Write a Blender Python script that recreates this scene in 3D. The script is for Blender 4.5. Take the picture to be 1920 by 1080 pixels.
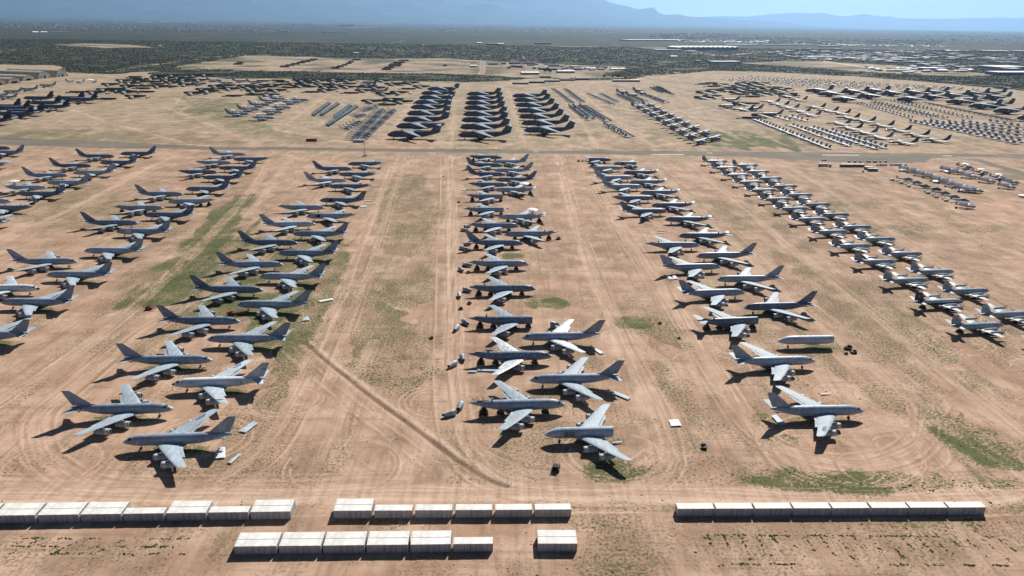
import bpy, math, random
import numpy as np
from mathutils import Matrix, Vector
R = math.radians
random.seed(7)
rng = np.random.default_rng(11)
scene = bpy.context.scene
for o in list(bpy.data.objects): bpy.data.objects.remove(o)

# ---------------------------------------------------------------- camera, sky, sun, exposure
cam = bpy.data.cameras.new('camera'); camo = bpy.data.objects.new('camera', cam)
scene.collection.objects.link(camo)
cam.sensor_width = 36; cam.lens = 1319.66/1920*36
cam.clip_start = 1; cam.clip_end = 200000
camo.matrix_world = Matrix.Translation((0, 0, 151.05)) @ Matrix.Rotation(R(90-20.6837), 4, 'X') @ Matrix.Rotation(R(0.7397), 4, 'Z')
scene.camera = camo
SUN_DIR = Vector((0.472, 1.148, 1.0)).normalized()
world = bpy.data.worlds.new("World"); scene.world = world; world.use_nodes = True
wn = world.node_tree; bgn = wn.nodes['Background']
sky = wn.nodes.new('ShaderNodeTexSky'); sky.sky_type = 'NISHITA'; sky.sun_disc = False
sky.sun_elevation = math.asin(SUN_DIR.z); sky.sun_rotation = math.atan2(SUN_DIR.x, SUN_DIR.y)
sky.altitude = 1500; sky.air_density = 0.32; sky.dust_density = 0.8; sky.ozone_density = 1.5
wn.links.new(sky.outputs[0], bgn.inputs[0]); bgn.inputs[1].default_value = 0.05
sl = bpy.data.lights.new('sun', 'SUN'); sl.energy = 5.0; sl.angle = R(0.53); sl.color = (1.0, 0.945, 0.87)
so = bpy.data.objects.new('sun', sl); scene.collection.objects.link(so)
so.matrix_world = Matrix.Translation((0, 0, 900)) @ (-SUN_DIR).to_track_quat('-Z', 'Y').to_matrix().to_4x4()
scene.view_settings.view_transform = 'Standard'; scene.view_settings.look = 'None'
scene.view_settings.gamma = 1; scene.view_settings.exposure = 0.66
scene.render.engine = 'CYCLES'
scene.cycles.use_denoising = True; scene.cycles.max_bounces = 4; scene.cycles.diffuse_bounces = 2
scene.cycles.glossy_bounces = 2; scene.cycles.volume_bounces = 0; scene.cycles.transmission_bounces = 1
scene.cycles.sample_clamp_indirect = 4
HAZE = 2.0e-5

HAZE_COL = (.36, .63, 1.0, 1)
TANKERS=[(0,'R',-597.6,838.8,4.0,'dark'),(0,'L',-604.4,807.5,187.7,'grey'),(0,'L',-573.7,737.3,185.8,'grey nofin'),(0,'R',-427.7,635.2,3.8,'light dome nofin'),(0,'R',-441.4,690.5,7.3,'grey'),(0,'R',-445.3,739.5,6.8,'dark'),(0,'R',-450.7,795.4,5.5,'dark'),(0,'L',-454.2,812.0,185.0,'dark'),(0,'L',-447.5,757.4,182.8,'dark'),(0,'L',-443.9,701.9,188,'light'),(0,'L',-441.6,656.2,181.4,'lgrey nostab'),(0,'L',-437.0,609.1,182.5,'dark'),(0,'R',-425.9,583.3,4.0,'lgrey'),(0,'L',-432.8,559.2,181.8,'dark nofin nostab'),(0,'L',-422.8,518.3,180,'grey nofin'),(0,'R',-279.5,428.6,5.1,'grey'),(0,'L',-284.0,402.6,180.7,'grey'),(0,'L',-288.7,450.9,180.3,'lgrey'),(0,'R',-273.2,379.7,4.0,'white blacknose'),(0,'L',-281.0,357.8,180.9,'grey'),(0,'L',-277.1,314.8,180,'grey'),(1,'R',-294.3,616.5,2.9,'grey'),(1,'R',-288.8,567.4,5.1,'lgrey nofin nostab trestle'),(1,'R',-286.6,520.8,3.9,'dark'),(1,'L',-291.8,497.1,180.8,'grey panel'),(1,'L',-294.5,544.4,180,'dark'),(1,'R',-310.4,818.6,3.7,'light'),(1,'R',-306.5,765.4,3.9,'lgrey nofin nostab'),(1,'R',-302.4,714.7,4.7,'dark nofin nostab'),(1,'L',-313.7,785.6,185.4,'dark nofin nostab'),(1,'L',-310.6,736.5,180,'dark'),(1,'L',-307.5,688.2,180.6,'dark'),(1,'L',-302.2,637.3,180.9,'dark'),(1,'L',-295.9,588.5,185.7,'light nofin nostab trestle'),(2,'R',-170.0,740.6,4.4,'dark'),(2,'R',-162.9,682.5,2.5,'white'),(2,'R',-157.1,574.7,2.5,'lgrey nofin nostab'),(2,'R',-151.4,524.4,8,'light'),(2,'L',-182.0,768.3,183.7,'dark nofin'),(2,'L',-178.1,711.0,181.7,'dark nofin'),(2,'L',-174.3,655.2,183.1,'dark nofin nostab'),(2,'L',-169.2,600.7,180,'dark door nostab'),(2,'L',-165.8,546.9,182.3,'grey nofin nostab door'),(2,'L',-161.8,497.0,181.3,'grey'),(2,'R',-150.7,474.6,2.0,'dark'),(2,'L',-158.2,450.8,180.5,'grey'),(2,'R',-146.6,427.6,4.1,'grey'),(2,'L',-155.0,404.6,180,'lgrey'),(2,'R',-144.2,381.7,1.0,'dark'),(2,'L',-151.7,359.0,180,'grey nostab'),(2,'R',-141.1,336.2,1.8,'dark'),(2,'L',-149.7,313.8,181.7,'grey'),(2,'R',-137.6,291.6,3.7,'grey'),(2,'L',-146.0,268.1,185.0,'white blacknose star'),(2,'R',-135.8,248.0,4.1,'grey'),(2,'L',-143.9,223.7,185.6,'grey nostab usaf'),(3,'R',-12.9,820.0,3.8,'dark nofin nostab trestle'),(3,'R',-10.7,770.8,0,'dark'),(3,'R',-7.1,721.8,0.3,'dark'),(3,'L',-24.1,790.6,185.6,'light'),(3,'L',-20.6,742.6,184.1,'light'),(3,'L',-18.2,695.2,184.4,'dark'),(3,'R',-4.1,672.9,3.9,'dark nofin nostab'),(3,'L',-17.9,649.8,183.6,'light dome nofin trestle'),(3,'R',-2.7,623.6,3.9,'grey nofin nostab nonose trestle'),(3,'R',-1.4,575.4,3.9,'grey nofin nostab nonose trestle'),(3,'L',-12.4,552.0,184.1,'light dome nofin trestle'),(3,'R',5.5,526.8,3.7,'grey nofin nostab trestle'),(3,'L',-6.7,502.7,184.2,'grey nofin nostab trestle'),(3,'R',8.2,480.7,1.5,'dark trestle'),(3,'R',11.1,435.4,3.8,'grey nofin nostab trestle'),(3,'R',14.4,389.9,3.9,'dark nofin nostab trestle'),(3,'R',17.4,342.4,2.7,'dark nofin nostab nonose trestle'),(3,'L',5.0,320.5,183.8,'grey nostab patchy'),(3,'R',19.8,300.2,3.1,'dark nofin nostab trestle patchy'),(3,'L',8.1,276.1,183.3,'grey halfstab'),(3,'R',23.0,255.4,4.2,'grey nofin nostab trestle'),(3,'L',13.0,232.5,184.0,'grey cuttail panelgrid'),(4,'R',113.4,814.4,4.0,'dark cuttail trestle'),(4,'L',111.4,789.4,184.0,'grey cuttail door'),(4,'R',120.6,765.9,6.6,'light nofin nostab'),(4,'L',115.1,739.0,184.6,'dark nofin'),(4,'R',122.9,714.7,8,'lgrey'),(4,'L',114.4,691.2,186.2,'grey nofin'),(4,'R',125.7,672.3,5.8,'lgrey'),(4,'L',117.5,645.4,185.5,'grey nofin'),(4,'R',128.2,625.2,5.5,'dark nofin nostab'),(4,'L',119.5,597.6,184.1,'dark nofin'),(4,'R',130.4,578.3,6.0,'dark'),(4,'L',121.9,551.3,182.1,'dark nofin'),(4,'L',123.0,504.7,182.5,'dark nofin'),(4,'R',134.2,481.9,3.6,'grey nofin nostab'),(4,'L',124.8,456.4,185.0,'grey'),(4,'R',136.2,434.7,6.2,'grey nostab'),(4,'L',126.3,410.0,183.3,'lgrey'),(4,'R',137.9,388.4,7.1,'grey'),(4,'L',129.2,364.4,185.3,'dark'),(4,'R',137.2,346.3,7.4,'dark nofin nonose trestle'),(4,'L',132.8,320.4,184.0,'light tube'),(4,'R',143.5,298.9,5.0,'lgrey'),(4,'R',145.4,253.4,3.2,'grey halfstab2 usaf')]
TRACKS=[(7,0.8,'r',[[-77.1,847.6],[-52.4,576.1],[-34.7,381.2],[-25.9,288.2],[-20.1,242.8],[-10.8,216.1],[0.9,207.4],[19.4,204.2],[41.7,204.6]]),(5,0.7,'r',[[-140.3,850.2],[-116.9,572.8],[-101.7,405.7],[-96.1,320.7],[-92.6,259.9],[-92.4,222.7],[-103.0,204.6],[-119.0,199.2]]),(4,0.55,'r',[[-130.8,850.9],[-105.8,573.4],[-90.1,396.8],[-85.4,321.1]]),(2.0,1,'d',[[-103.0,318.7],[-89.9,301.7],[-77.5,286.8],[-58.5,263.9],[-42.3,246.3],[-30.0,231.9],[-20.9,221.5],[-13.5,213.7],[-7.6,208.2],[-1.0,204.7]]),(3.0,0.7,'t',[[-103.7,315.5],[-90.2,298.3],[-77.6,283.2],[-58.8,260.8],[-42.7,243.1],[-23.7,221.8]]),(8.5,1,'t',[[-205.3,193.7],[-171.6,196.4],[-126.5,196.2],[-82.1,197.7],[-35.5,200.1],[0.9,200.5],[45.0,202.0],[81.3,200.7],[110.1,199.6],[135.8,200.1],[159.0,202.3],[179.1,204.8],[214.1,206.7]]),(5,0.6,'r',[[-212.4,202.3],[-176.1,203.1],[-120.4,202.2],[-66.1,205.4],[-36.5,206.6]]),(6,0.7,'r',[[53.4,864.5],[51.3,684.9],[49.5,531.9],[51.4,421.2],[54.6,325.3],[59.8,270.7],[61.2,237.0],[57.3,215.9],[46.6,206.3]]),(5,0.6,'t',[[53.2,397.5],[60.0,325.5],[82.0,291.2],[99.0,258.2],[101.1,238.0]]),(5,0.8,'r',[[83.1,738.4],[85.6,641.6],[85.3,549.2],[91.7,422.7],[93.1,339.8],[95.5,286.4],[96.4,249.7],[102.7,230.6],[119.2,221.2],[140.1,223.7],[158.4,235.6],[172.5,255.7],[176.6,278.6]]),(5,0.7,'t',[[156.8,787.0],[160.9,635.3],[161.9,488.1],[160.7,415.4],[167.2,335.3],[172.9,276.0],[174.6,249.5],[183.5,217.0],[190.7,200.4]]),(5,0.65,'r',[[202.6,839.3],[203.5,598.2],[201.6,417.0],[201.6,326.6],[202.3,242.3],[204.4,219.1]]),(5,0.5,'t',[[318.6,847.5],[307.5,622.9],[288.2,451.4],[274.2,345.5]]),(5,0.4,'t',[[343.8,754.9],[341.8,596.1],[363.7,477.8]]),(6,0.8,'r',[[-280.0,805.3],[-251.7,679.0],[-230.0,542.0],[-214.7,416.0],[-208.4,330.3],[-211.6,275.5],[-216.9,238.1]]),(5,0.6,'r',[[-259.1,806.7],[-230.2,645.5],[-207.8,505.4]]),(5,0.7,'t',[[-401.9,838.3],[-388.2,722.2],[-370.6,586.9],[-370.1,535.1],[-373.4,490.9],[-379.0,446.9]]),(4,0.6,'t',[[-550.2,897.1],[-520.9,756.7],[-517.0,700.5]]),(5,0.7,'r',[[-178.2,721.9],[-169.1,537.0],[-170.5,433.2],[-180.2,389.0],[-182.6,352.3],[-190.0,321.0],[-189.3,273.7],[-191.4,250.9],[-182.2,231.3],[-162.6,211.1],[-141.7,200.8],[-119.0,199.2]]),(4,0.6,'r',[[-95.1,219.2],[-89.9,233.5],[-88.6,257.8]]),(5,0.5,'t',[[-69.4,321.6],[-70.9,258.3],[-65.9,219.8],[-47.3,204.3]]),(3,0.5,'t',[[-25.6,278.1],[-17.6,231.5],[0.8,214.7],[19.8,210.3],[42.9,212.4],[57.0,226.0]]),(5,0.8,'t',[[-638.5,1309.1],[-486.7,1118.5],[-342.6,922.2],[-295.0,861.1]]),(4,0.6,'t',[[-634.7,1354.1],[-756.9,1679.7],[-731.8,1837.2]]),(5,0.7,'t',[[-404.3,1597.5],[-365.7,1219.4],[-336.9,968.0],[-325.9,894.1]]),(5,0.7,'t',[[-204.1,1690.5],[-200.2,1359.5],[-178.2,996.0],[-171.8,918.7]]),(6,0.6,'t',[[-112.6,1369.6],[-93.7,1083.4],[-80.4,901.0]]),(6,0.6,'t',[[-12.3,1717.8],[-2.3,1338.2],[3.4,1122.1],[15.2,942.2]]),(7,0.7,'t',[[95.5,1733.1],[108.9,1269.3],[110.2,1020.6],[107.1,907.2]]),(7,0.7,'t',[[153.7,1673.8],[166.0,1275.4],[173.8,1026.0],[187.3,934.2]]),(6,0.5,'t',[[303.4,1762.6],[310.6,1330.6],[315.9,1013.1],[331.6,924.4]]),(9,0.8,'a',[[381.7,1548.3],[400.0,1300.0],[388.8,1070.8],[386.0,912.3]]),(5,0.5,'a',[[287.7,1415.7],[372.5,1380.0],[393.6,1246.6]]),(7,0.6,'t',[[712.4,1820.7],[660.7,1508.1],[646.9,1182.7],[625.0,926.2]]),(7,0.7,'t',[[-774.2,1252.1],[-592.2,1065.9],[-483.1,969.9],[-409.4,899.9]]),(4,0.6,'t',[[-1069.3,1506.6],[-1124.8,1696.5],[-1165.0,1887.8],[-1162.1,2004.8]]),(6,0.8,'t',[[-1682.1,2400.9],[-1473.5,2387.3],[-1298.2,2109.8],[-1210.3,2174.2],[-1237.9,2567.3],[-1259.6,3084.6],[-1183.9,3312.5]]),(9,0.8,'t',[[-1133.2,2345.8],[-780.8,2310.4],[-443.2,2300.1],[-108.5,2290.0]]),(9,0.7,'t',[[-36.5,2003.7],[45.9,1783.4],[131.2,1890.0],[277.0,2055.5],[575.9,2369.1],[1102.1,2391.9],[1323.0,1938.6]]),(8,0.6,'a',[[317.6,2184.2],[570.1,2498.2],[1012.2,2613.2]]),(10,0.8,'a',[[-132.0,3021.7],[-102.4,2267.0]]),(14,0.9,'t',[[-4076.3,6289.2],[-3680.6,6079.6]]),(11,0.8,'c',[[-2857.7,8235.1],[-2227.7,7681.0],[-1447.2,6613.8],[-1180.2,5975.5]]),(9,0.8,'c',[[-1246.3,6312.9],[-534.4,5110.3],[45.9,4497.2],[413.2,4284.4]]),(12,0.8,'c',[[2370.1,12152.1],[1755.0,6743.3],[2334.5,6348.7]]),(9,0.7,'c',[[-2338.9,3359.6],[-2441.9,3746.0],[-2368.1,3939.8]]),(9,0.7,'c',[[-1381.5,4744.6],[-1315.3,5013.6],[-831.3,4354.7],[-312.9,3758.8],[-13.6,3379.9]]),(14,0.8,'c',[[1001.8,4170.2],[1306.9,3526.6],[1585.8,3706.2]]),(9,0.8,'c',[[1535.1,3585.8],[2537.8,4818.5],[4067.6,5956.5]]),(10,0.8,'c',[[1400.4,2631.5],[1689.5,2942.2],[2339.6,3400.5]]),(30,0.9,'c',[[1139.1,6809.2],[1099.6,4879.5],[1065.7,3854.1],[1560.4,4584.3],[1400.9,3266.9],[1425.1,2755.8]]),(12,0.8,'t',[[-611.1,4844.8],[-847.0,8720.5]]),(12,0.7,'t',[[-1495.0,4284.1],[-1381.5,4744.6],[-800.2,4190.2],[-277.1,3642.8]]),(12,0.6,'t',[[-2678.1,8807.9],[-1358.3,7144.5],[-758.5,6388.7]]),(10,0.6,'t',[[-1962.0,4099.9],[-1618.6,4642.3]]),(14,0.7,'t',[[408.4,7733.2],[1074.5,6418.8],[1069.9,5073.2]]),(3,0.5,'r',[[119.4,292.3],[123.2,263.2],[129.8,246.4],[145.3,242.9],[162.4,251.3]]),(2,0.45,'r',[[138.5,246.7],[153.4,255.3],[158.1,247.1],[154.2,235.5],[138.1,227.9]]),(2.5,0.5,'r',[[101.0,326.7],[118.3,321.0],[123.1,303.3],[109.4,292.0]])]
GRASS=[(-240.8,593.8,11.8,27.1,0.8),(-243.1,619.3,8.4,16.4,0.8),(-218.1,491.1,15.3,30.7,0.9),(-209.2,442.6,17.5,25.3,1),(-205.4,406.5,14.5,21.8,1),(-209.8,431.7,10.3,28.8,1),(-201.4,385.6,7.7,12.4,0.9),(-205.2,375.2,9.0,10.1,0.5),(-179.8,412.4,19.7,30.9,0.75),(-135.5,377.7,24.4,26.4,0.75),(-112.4,340.2,16.8,18.1,0.7),(-120.4,414.6,13.2,31.3,0.6),(-121.4,333.0,16.5,21.1,0.5),(-103.3,291.4,9.8,35.2,0.45),(-51.6,292.9,17.3,16.9,0.6),(-44.7,287.7,7.3,9.7,0.8),(-68.1,380.1,12.4,26.7,0.3),(-75.0,526.1,14.4,66.5,0.4),(-101.8,652.9,15.0,47.1,0.3),(106.5,209.0,17.2,3.8,0.9),(129.4,209.5,28.7,4.5,1),(146.1,209.0,21.0,3.7,0.95),(92.6,212.5,15.4,3.9,0.6),(158.7,208.0,21.0,2.8,0.8),(173.7,249.5,3.5,5.9,0.9),(174.7,240.5,3.9,4.7,0.95),(177.2,232.3,4.2,4.5,0.95),(179.3,225.3,4.1,3.5,0.9),(183.8,238.0,6.3,4.7,0.6),(188.5,230.8,6.2,4.4,0.6),(138.1,250.7,4.9,2.5,0.4),(102.9,249.9,4.0,5.0,0.6),(106.6,235.8,5.5,3.1,0.7),(43.3,215.0,7.7,4.6,0.9),(21.6,376.5,8.6,5.0,1),(69.4,349.6,17.4,6.6,0.8),(76.8,342.7,14.3,8.6,0.5),(336.1,1005.0,42.6,46.5,1),(234.0,1057.3,48.5,45.4,0.45),(113.4,1036.2,17.2,38.1,0.6),(220.6,1112.3,33.8,37.2,0.4),(-643.8,970.7,55.6,33.5,0.6),(-579.3,911.7,32.9,12.5,0.8),(-550.6,1319.2,46.8,107.6,0.6),(-538.5,1254.3,26.8,55.0,0.7),(-399.6,1084.1,23.6,35.4,0.4),(-333.4,936.1,27.5,35.9,0.4),(314.9,544.4,26.3,16.3,0.6),(360.6,549.7,26.6,13.2,0.5),(307.5,622.9,24.7,16.6,0.5),(260.8,557.7,22.3,17.0,0.4),(377.8,729.8,28.8,13.8,0.5),(365.9,517.2,25.2,22.6,0.4),(242.0,358.8,18.0,32.8,0.4),(222.0,390.2,19.4,28.0,0.35),(208.9,330.0,11.1,28.3,0.4),(182.2,247.7,6.6,8.4,0.6),(183.2,228.9,8.2,7.3,0.6),(161.3,363.8,12.1,16.1,0.35),(168.2,587.3,27.8,14.9,0.5),(158.3,645.7,20.2,17.7,0.4),(172.4,553.4,22.0,16.8,0.4),(-401.0,614.6,18.5,24.7,0.5),(-361.1,578.1,21.9,25.8,0.4),(-380.0,550.9,16.7,13.3,0.5),(-296.9,515.7,23.8,14.8,0.4),(-168.1,207.9,9.2,4.7,0.35),(-253.2,517.7,12.0,22.7,0.4),(-352.3,578.6,13.1,14.5,0.4),(-100.5,415.4,8.3,15.1,0.35),(-91.6,348.0,8.5,11.1,0.4),(41.1,531.5,8.4,12.5,0.3),(-0.3,462.7,7.4,6.0,0.7),(12.7,387.2,11.0,4.3,0.5),(-19.2,394.8,6.4,7.3,0.5),(-15.3,264.1,5.7,3.7,0.5),(65.1,174.6,9.9,6.1,0.3),(90.8,177.5,16.8,7.4,0.3),(125.6,180.5,25.6,7.7,0.35),(151.7,187.3,17.6,3.2,0.6),(163.9,198.4,14.7,3.5,0.6),(30.9,164.1,9.4,3.1,0.5),(38.2,170.7,8.1,5.1,0.4),(26.5,167.1,6.4,4.5,0.4),(61.5,167.3,9.6,2.2,0.3),(-145.9,170.7,9.6,3.5,0.35),(-130.6,172.2,12.9,2.3,0.35),(-116.9,167.9,9.5,1.7,0.3),(-102.7,171.5,9.7,1.9,0.25),(-0.5,166.6,9.5,2.7,0.2),(-47.6,205.8,7.5,1.5,0.25),(-15.3,197.6,5.4,1.5,0.3),(44.5,198.8,16.4,1.8,0.35),(89.6,198.3,11.0,1.2,0.25),(174.2,278.5,14.5,6.0,0.3),(125.6,282.1,9.7,10.4,0.35),(138.9,268.1,11.7,9.6,0.3),(76.5,257.6,4.5,6.7,0.35),(60.6,244.8,4.3,8.2,0.25),(-248.0,880.1,13.0,7.8,0.7),(105.8,895.2,12.2,8.0,0.8),(-42.6,891.8,40.3,6.4,0.7),(571.6,1448.4,89.9,84.0,0.3),(-752.0,1387.3,58.0,77.2,0.3),(-714.0,1555.2,43.3,71.5,0.4),(-673.9,1187.0,67.1,87.3,0.3),(-298.6,1997.7,291.1,57.1,0.4)]
OLIVE=[(0.42,[[53.8,209.5],[64.7,216.1],[76.6,224.4],[87.4,220.5],[99.6,216.2],[116.7,215.2],[133.5,218.2],[144.0,215.8],[160.4,210.8],[179.7,208.4],[178.0,206.0],[147.2,204.2],[118.7,202.7],[97.1,204.0],[79.2,206.0],[62.6,206.9]]),(0.8,[[92.9,213.5],[116.1,214.0],[132.7,216.6],[146.9,214.0],[161.4,209.3],[147.5,204.8],[122.7,203.4],[101.2,205.0]]),(0.8,[[-244.0,649.2],[-251.7,622.9],[-249.6,569.6],[-237.2,504.0],[-224.8,441.9],[-210.9,392.4],[-198.9,363.3],[-188.7,369.2],[-190.8,393.1],[-199.5,432.1],[-213.7,505.1],[-224.3,567.3]]),(0.62,[[-207.9,466.0],[-184.3,506.5],[-128.9,509.0],[-106.7,435.8],[-98.8,379.0],[-96.1,320.7],[-96.8,286.3],[-97.5,257.6],[-104.9,266.4],[-112.7,314.0],[-117.9,340.0],[-148.4,346.1],[-187.8,344.8],[-191.6,375.7],[-199.9,416.5]]),(0.56,[[-101.7,405.7],[-82.8,392.5],[-58.4,356.5],[-41.3,322.4],[-35.7,288.0],[-42.9,265.7],[-59.7,269.9],[-76.2,297.6],[-91.6,348.0]]),(0.5,[[-130.8,753.0],[-90.5,727.5],[-67.2,575.3],[-60.8,460.2],[-89.9,458.9],[-114.7,572.9]]),(0.48,[[-99.0,458.6],[-57.6,448.7],[-43.4,380.9],[-59.6,364.1],[-86.9,396.9]]),(0.6,[[56.4,360.3],[85.0,355.2],[92.8,326.5],[83.9,310.8],[67.1,335.6]]),(0.42,[[60.0,325.5],[75.1,319.7],[77.2,280.8],[81.0,249.3],[73.5,245.1],[65.2,280.5]]),(0.75,[[177.8,265.5],[179.8,258.0],[188.3,222.8],[185.3,215.4],[179.2,222.6],[174.8,235.2],[173.6,253.6]]),(0.7,[[185.3,262.5],[190.0,249.9],[196.8,231.0],[192.7,224.9],[185.5,239.2]]),(0.52,[[209.1,389.8],[228.1,366.0],[223.7,317.9],[202.4,294.6],[194.5,323.2],[188.1,357.1]]),(0.48,[[190.5,470.6],[203.1,437.3],[200.0,357.5],[178.5,335.7],[177.0,388.7]]),(0.36,[[168.9,772.6],[173.0,606.1],[175.3,470.0],[158.5,451.8],[146.2,552.2],[143.7,715.5]]),(0.34,[[255.3,473.3],[264.7,409.8],[259.3,331.6],[240.5,295.6],[236.8,330.9],[234.9,390.7]]),(0.36,[[307.5,781.7],[367.5,756.4],[341.8,596.1],[392.5,532.8],[355.9,477.5],[299.2,514.2],[283.6,611.8]]),(0.48,[[-465.3,703.8],[-377.2,659.6],[-291.3,563.9],[-301.2,501.1],[-373.3,527.2]]),(0.5,[[-695.3,1028.1],[-472.8,995.5],[-299.6,896.2],[-482.7,910.9],[-642.3,924.1]]),(0.5,[[-699.9,1498.7],[-585.2,1459.0],[-342.9,1033.0],[-243.6,943.4],[-276.7,910.4],[-410.2,1027.0]]),(0.3,[[64.7,517.8],[74.6,422.0],[84.7,369.0],[69.0,384.9],[55.2,465.0]]),(0.3,[[-185.8,217.2],[-160.8,214.4],[-151.5,205.1],[-174.1,200.1]]),(0.36,[[29.0,190.2],[52.8,186.7],[51.0,163.2],[19.8,162.7]]),(0.3,[[56.9,181.7],[161.4,183.7],[152.9,166.1],[54.4,164.3]])]
REGIONS={'tarmac': [[-929.5,980.5],[-683.4,943.4],[-602.6,927.4],[-528.9,920.2],[-437.4,901.9],[-378.2,890.0],[-231.3,893.3],[-136.9,892.6],[-42.6,891.8],[133.0,897.2],[298.0,905.7],[447.9,905.0],[657.7,912.7],[852.4,915.2],[817.6,875.4],[636.1,880.8],[559.6,886.4],[515.0,872.1],[492.1,842.3],[427.8,834.5],[380.2,841.4],[333.1,852.0],[286.0,866.6],[208.6,872.1],[129.6,871.9],[-41.5,868.7],[-226.1,872.0],[-369.0,867.0],[-423.9,872.5],[-500.9,868.5],[-571.6,876.9],[-643.7,885.5],[-862.5,905.9]],'loop': [[548.1,878.1],[559.8,853.9],[560.1,804.4],[560.3,768.6],[568.2,715.5],[584.0,737.0],[576.9,793.2],[575.4,837.9],[575.7,869.2]],'bare': [[-7125.7,5329.5],[-3223.9,2847.7],[-1912.3,2474.9],[-1700.5,2427.7],[-1513.6,2439.2],[-1301.0,2109.3],[-1153.7,2070.0],[-1116.4,2145.0],[-1053.0,2281.3],[-795.6,2256.1],[-421.3,2184.2],[-66.8,2036.7],[-7.5,2046.7],[70.0,2141.0],[173.9,2077.2],[297.8,2098.1],[441.8,2296.3],[680.9,2576.3],[850.5,2581.3],[1022.3,2451.9],[1202.1,2250.3],[1255.1,2063.2],[1316.0,1876.3],[1453.3,1602.3],[1698.7,1248.1],[215.3,127.1],[-208.2,121.0],[-1019.1,526.9]],'field': [[-1117.1,2377.4],[-1183.9,3312.5],[-943.1,3223.3],[-714.9,3138.7],[-598.6,3122.9],[-446.4,3163.5],[-317.4,3246.4],[-11.7,2968.9],[155.9,2891.9],[410.1,2770.3],[368.0,2542.3],[277.0,2313.7],[325.8,2185.7],[147.4,2133.5],[-8.0,2148.5],[-239.0,2265.3],[-517.9,2260.7],[-812.2,2304.0]],'field2': [[-2631.3,4205.2],[-2649.1,4523.2],[-2494.1,4536.6],[-2247.1,4371.0],[-1939.1,4020.7],[-2128.8,3864.4],[-2387.1,4020.6]],'field3': [[319.2,6980.0],[1055.0,7614.9],[1255.7,6178.7],[1351.9,5179.8],[1082.0,4509.2],[910.0,4624.2],[796.2,5187.4],[301.2,4992.3],[16.1,5479.2]],'field4': [[957.0,3160.8],[1267.1,3417.3],[1442.9,3366.8],[1658.7,3043.6],[1667.4,2571.5],[1474.4,2434.3],[1274.4,2607.2],[1116.8,2889.6]],'greenstrip': [[-1098.4,2272.1],[-795.6,2256.1],[-425.5,2206.4],[-214.0,2177.1],[-46.0,2100.0],[-22.2,2024.9],[-121.1,1953.2],[-293.3,1961.2],[-521.9,1960.1],[-743.5,1979.2],[-937.3,2024.9],[-1043.2,2090.7]]}
PATROL=[(0,0,262.7,345.5),(0,1,261.4,379.4),(0,2,260.8,415),(0,3,259.4,451.7),(0,4,259.2,487.1),(0,5,258.3,523.1),(0,6,257,560.1),(0,7,256.2,595.2),(0,8,254.1,629.7),(0,9,252.8,665.9),(0,10,251.7,702),(0,11,249.8,737),(0,12,248.2,775.4),(0,13,248.1,815.4),(1,0,288.5,361.8),(1,1,290,326),(1,2,287.7,397.7),(1,3,286.8,432.3),(1,4,286.5,469.4),(1,5,285.7,505.1),(1,6,283.3,537.7),(1,7,283,575.9),(1,8,282.4,611.5),(1,9,280.6,647.7),(1,10,280,684.6),(1,11,278.5,722.4),(1,12,276.9,756.3),(1,13,276.4,793.2)]
HEAVY=[(0,0,-173.5,972,183.3),(0,1,-174.4,1053.8,183.3),(0,2,-175.5,1127,183.3),(0,3,-180.9,1208.9,183.3),(0,4,-187.4,1299.5,183.3),(0,5,-191.8,1381.9,183.3),(0,6,-194.4,1471.1,183.3),(0,7,-201.8,1564.2,183.3),(0,8,-200.3,1667.7,183.3),(1,0,-76.8,975.8,183.3),(1,1,-80.3,1054,183.3),(1,2,-83.6,1132.1,183.3),(1,3,-86.2,1209.1,183.3),(1,4,-90.9,1300.1,183.3),(1,5,-94.5,1381.7,183.3),(1,6,-98.2,1472.2,183.3),(1,7,-103.1,1563.5,183.3),(2,0,13.9,1030.1,183.3),(2,1,11,1105.3,183.3),(2,2,7.4,1185.2,183.3),(2,3,4.6,1267.9,183.3),(2,4,1.1,1356.6,183.3),(2,5,-2.2,1446.4,183.3),(2,6,-5.2,1532.9,183.3),(3,0,700.0,1759.2,188.0),(3,1,694.6,1671.7,188.0),(3,2,675.1,1548.3,188.0),(3,3,773.3,1732.2,188.0),(3,4,842.2,1768.4,188.0),(3,5,764.4,1624.7,188.0),(3,6,853.0,1702.5,188.0),(3,7,824.3,1569.0,188.0),(3,8,917.8,1729.3,188.0),(3,9,974.3,1750.3,188.0),(3,10,901.3,1622.3,188.0),(3,11,972.5,1666.0,188.0),(3,12,908.2,1530.2,188.0),(3,13,1057.1,1725.6,188.0),(3,14,954.8,1562.4,188.0),(3,15,905.6,1446.6,188.0),(3,16,1111.7,1746.1,188.0),(3,17,1048.0,1632.1,188.0),(3,18,945.8,1469.5,188.0),(3,19,902.0,1363.3,188.0),(3,20,877.2,1258.8,188.0)]
CARGO=[(0,0,260.3,954.5,-38),(0,1,257.4,999.3,-38),(0,2,255,1046.9,-38),(0,3,253.9,1101.6,-38),(0,4,253.7,1153.1,-38),(0,5,252.1,1206.1,-38),(0,6,249.9,1257.3,-38),(0,7,248.5,1316.4,-38),(0,8,246.2,1372.6,-38),(1,0,287.4,985.6,-38),(1,1,284.9,1035.2,-38),(1,2,282.4,1085.3,-38),(1,3,279.8,1135.9,-38),(1,4,279.5,1188,-38),(1,5,276.7,1239.5,-38),(1,6,274.2,1288.6,-38),(1,7,272.8,1342.3,-38),(1,8,272,1400.6,-38),(2,0,262.5,1677.6,0),(2,1,302.6,1661.4,-10),(2,2,308.2,1729.1,0),(2,3,274.9,1615.7,0)]
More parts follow.
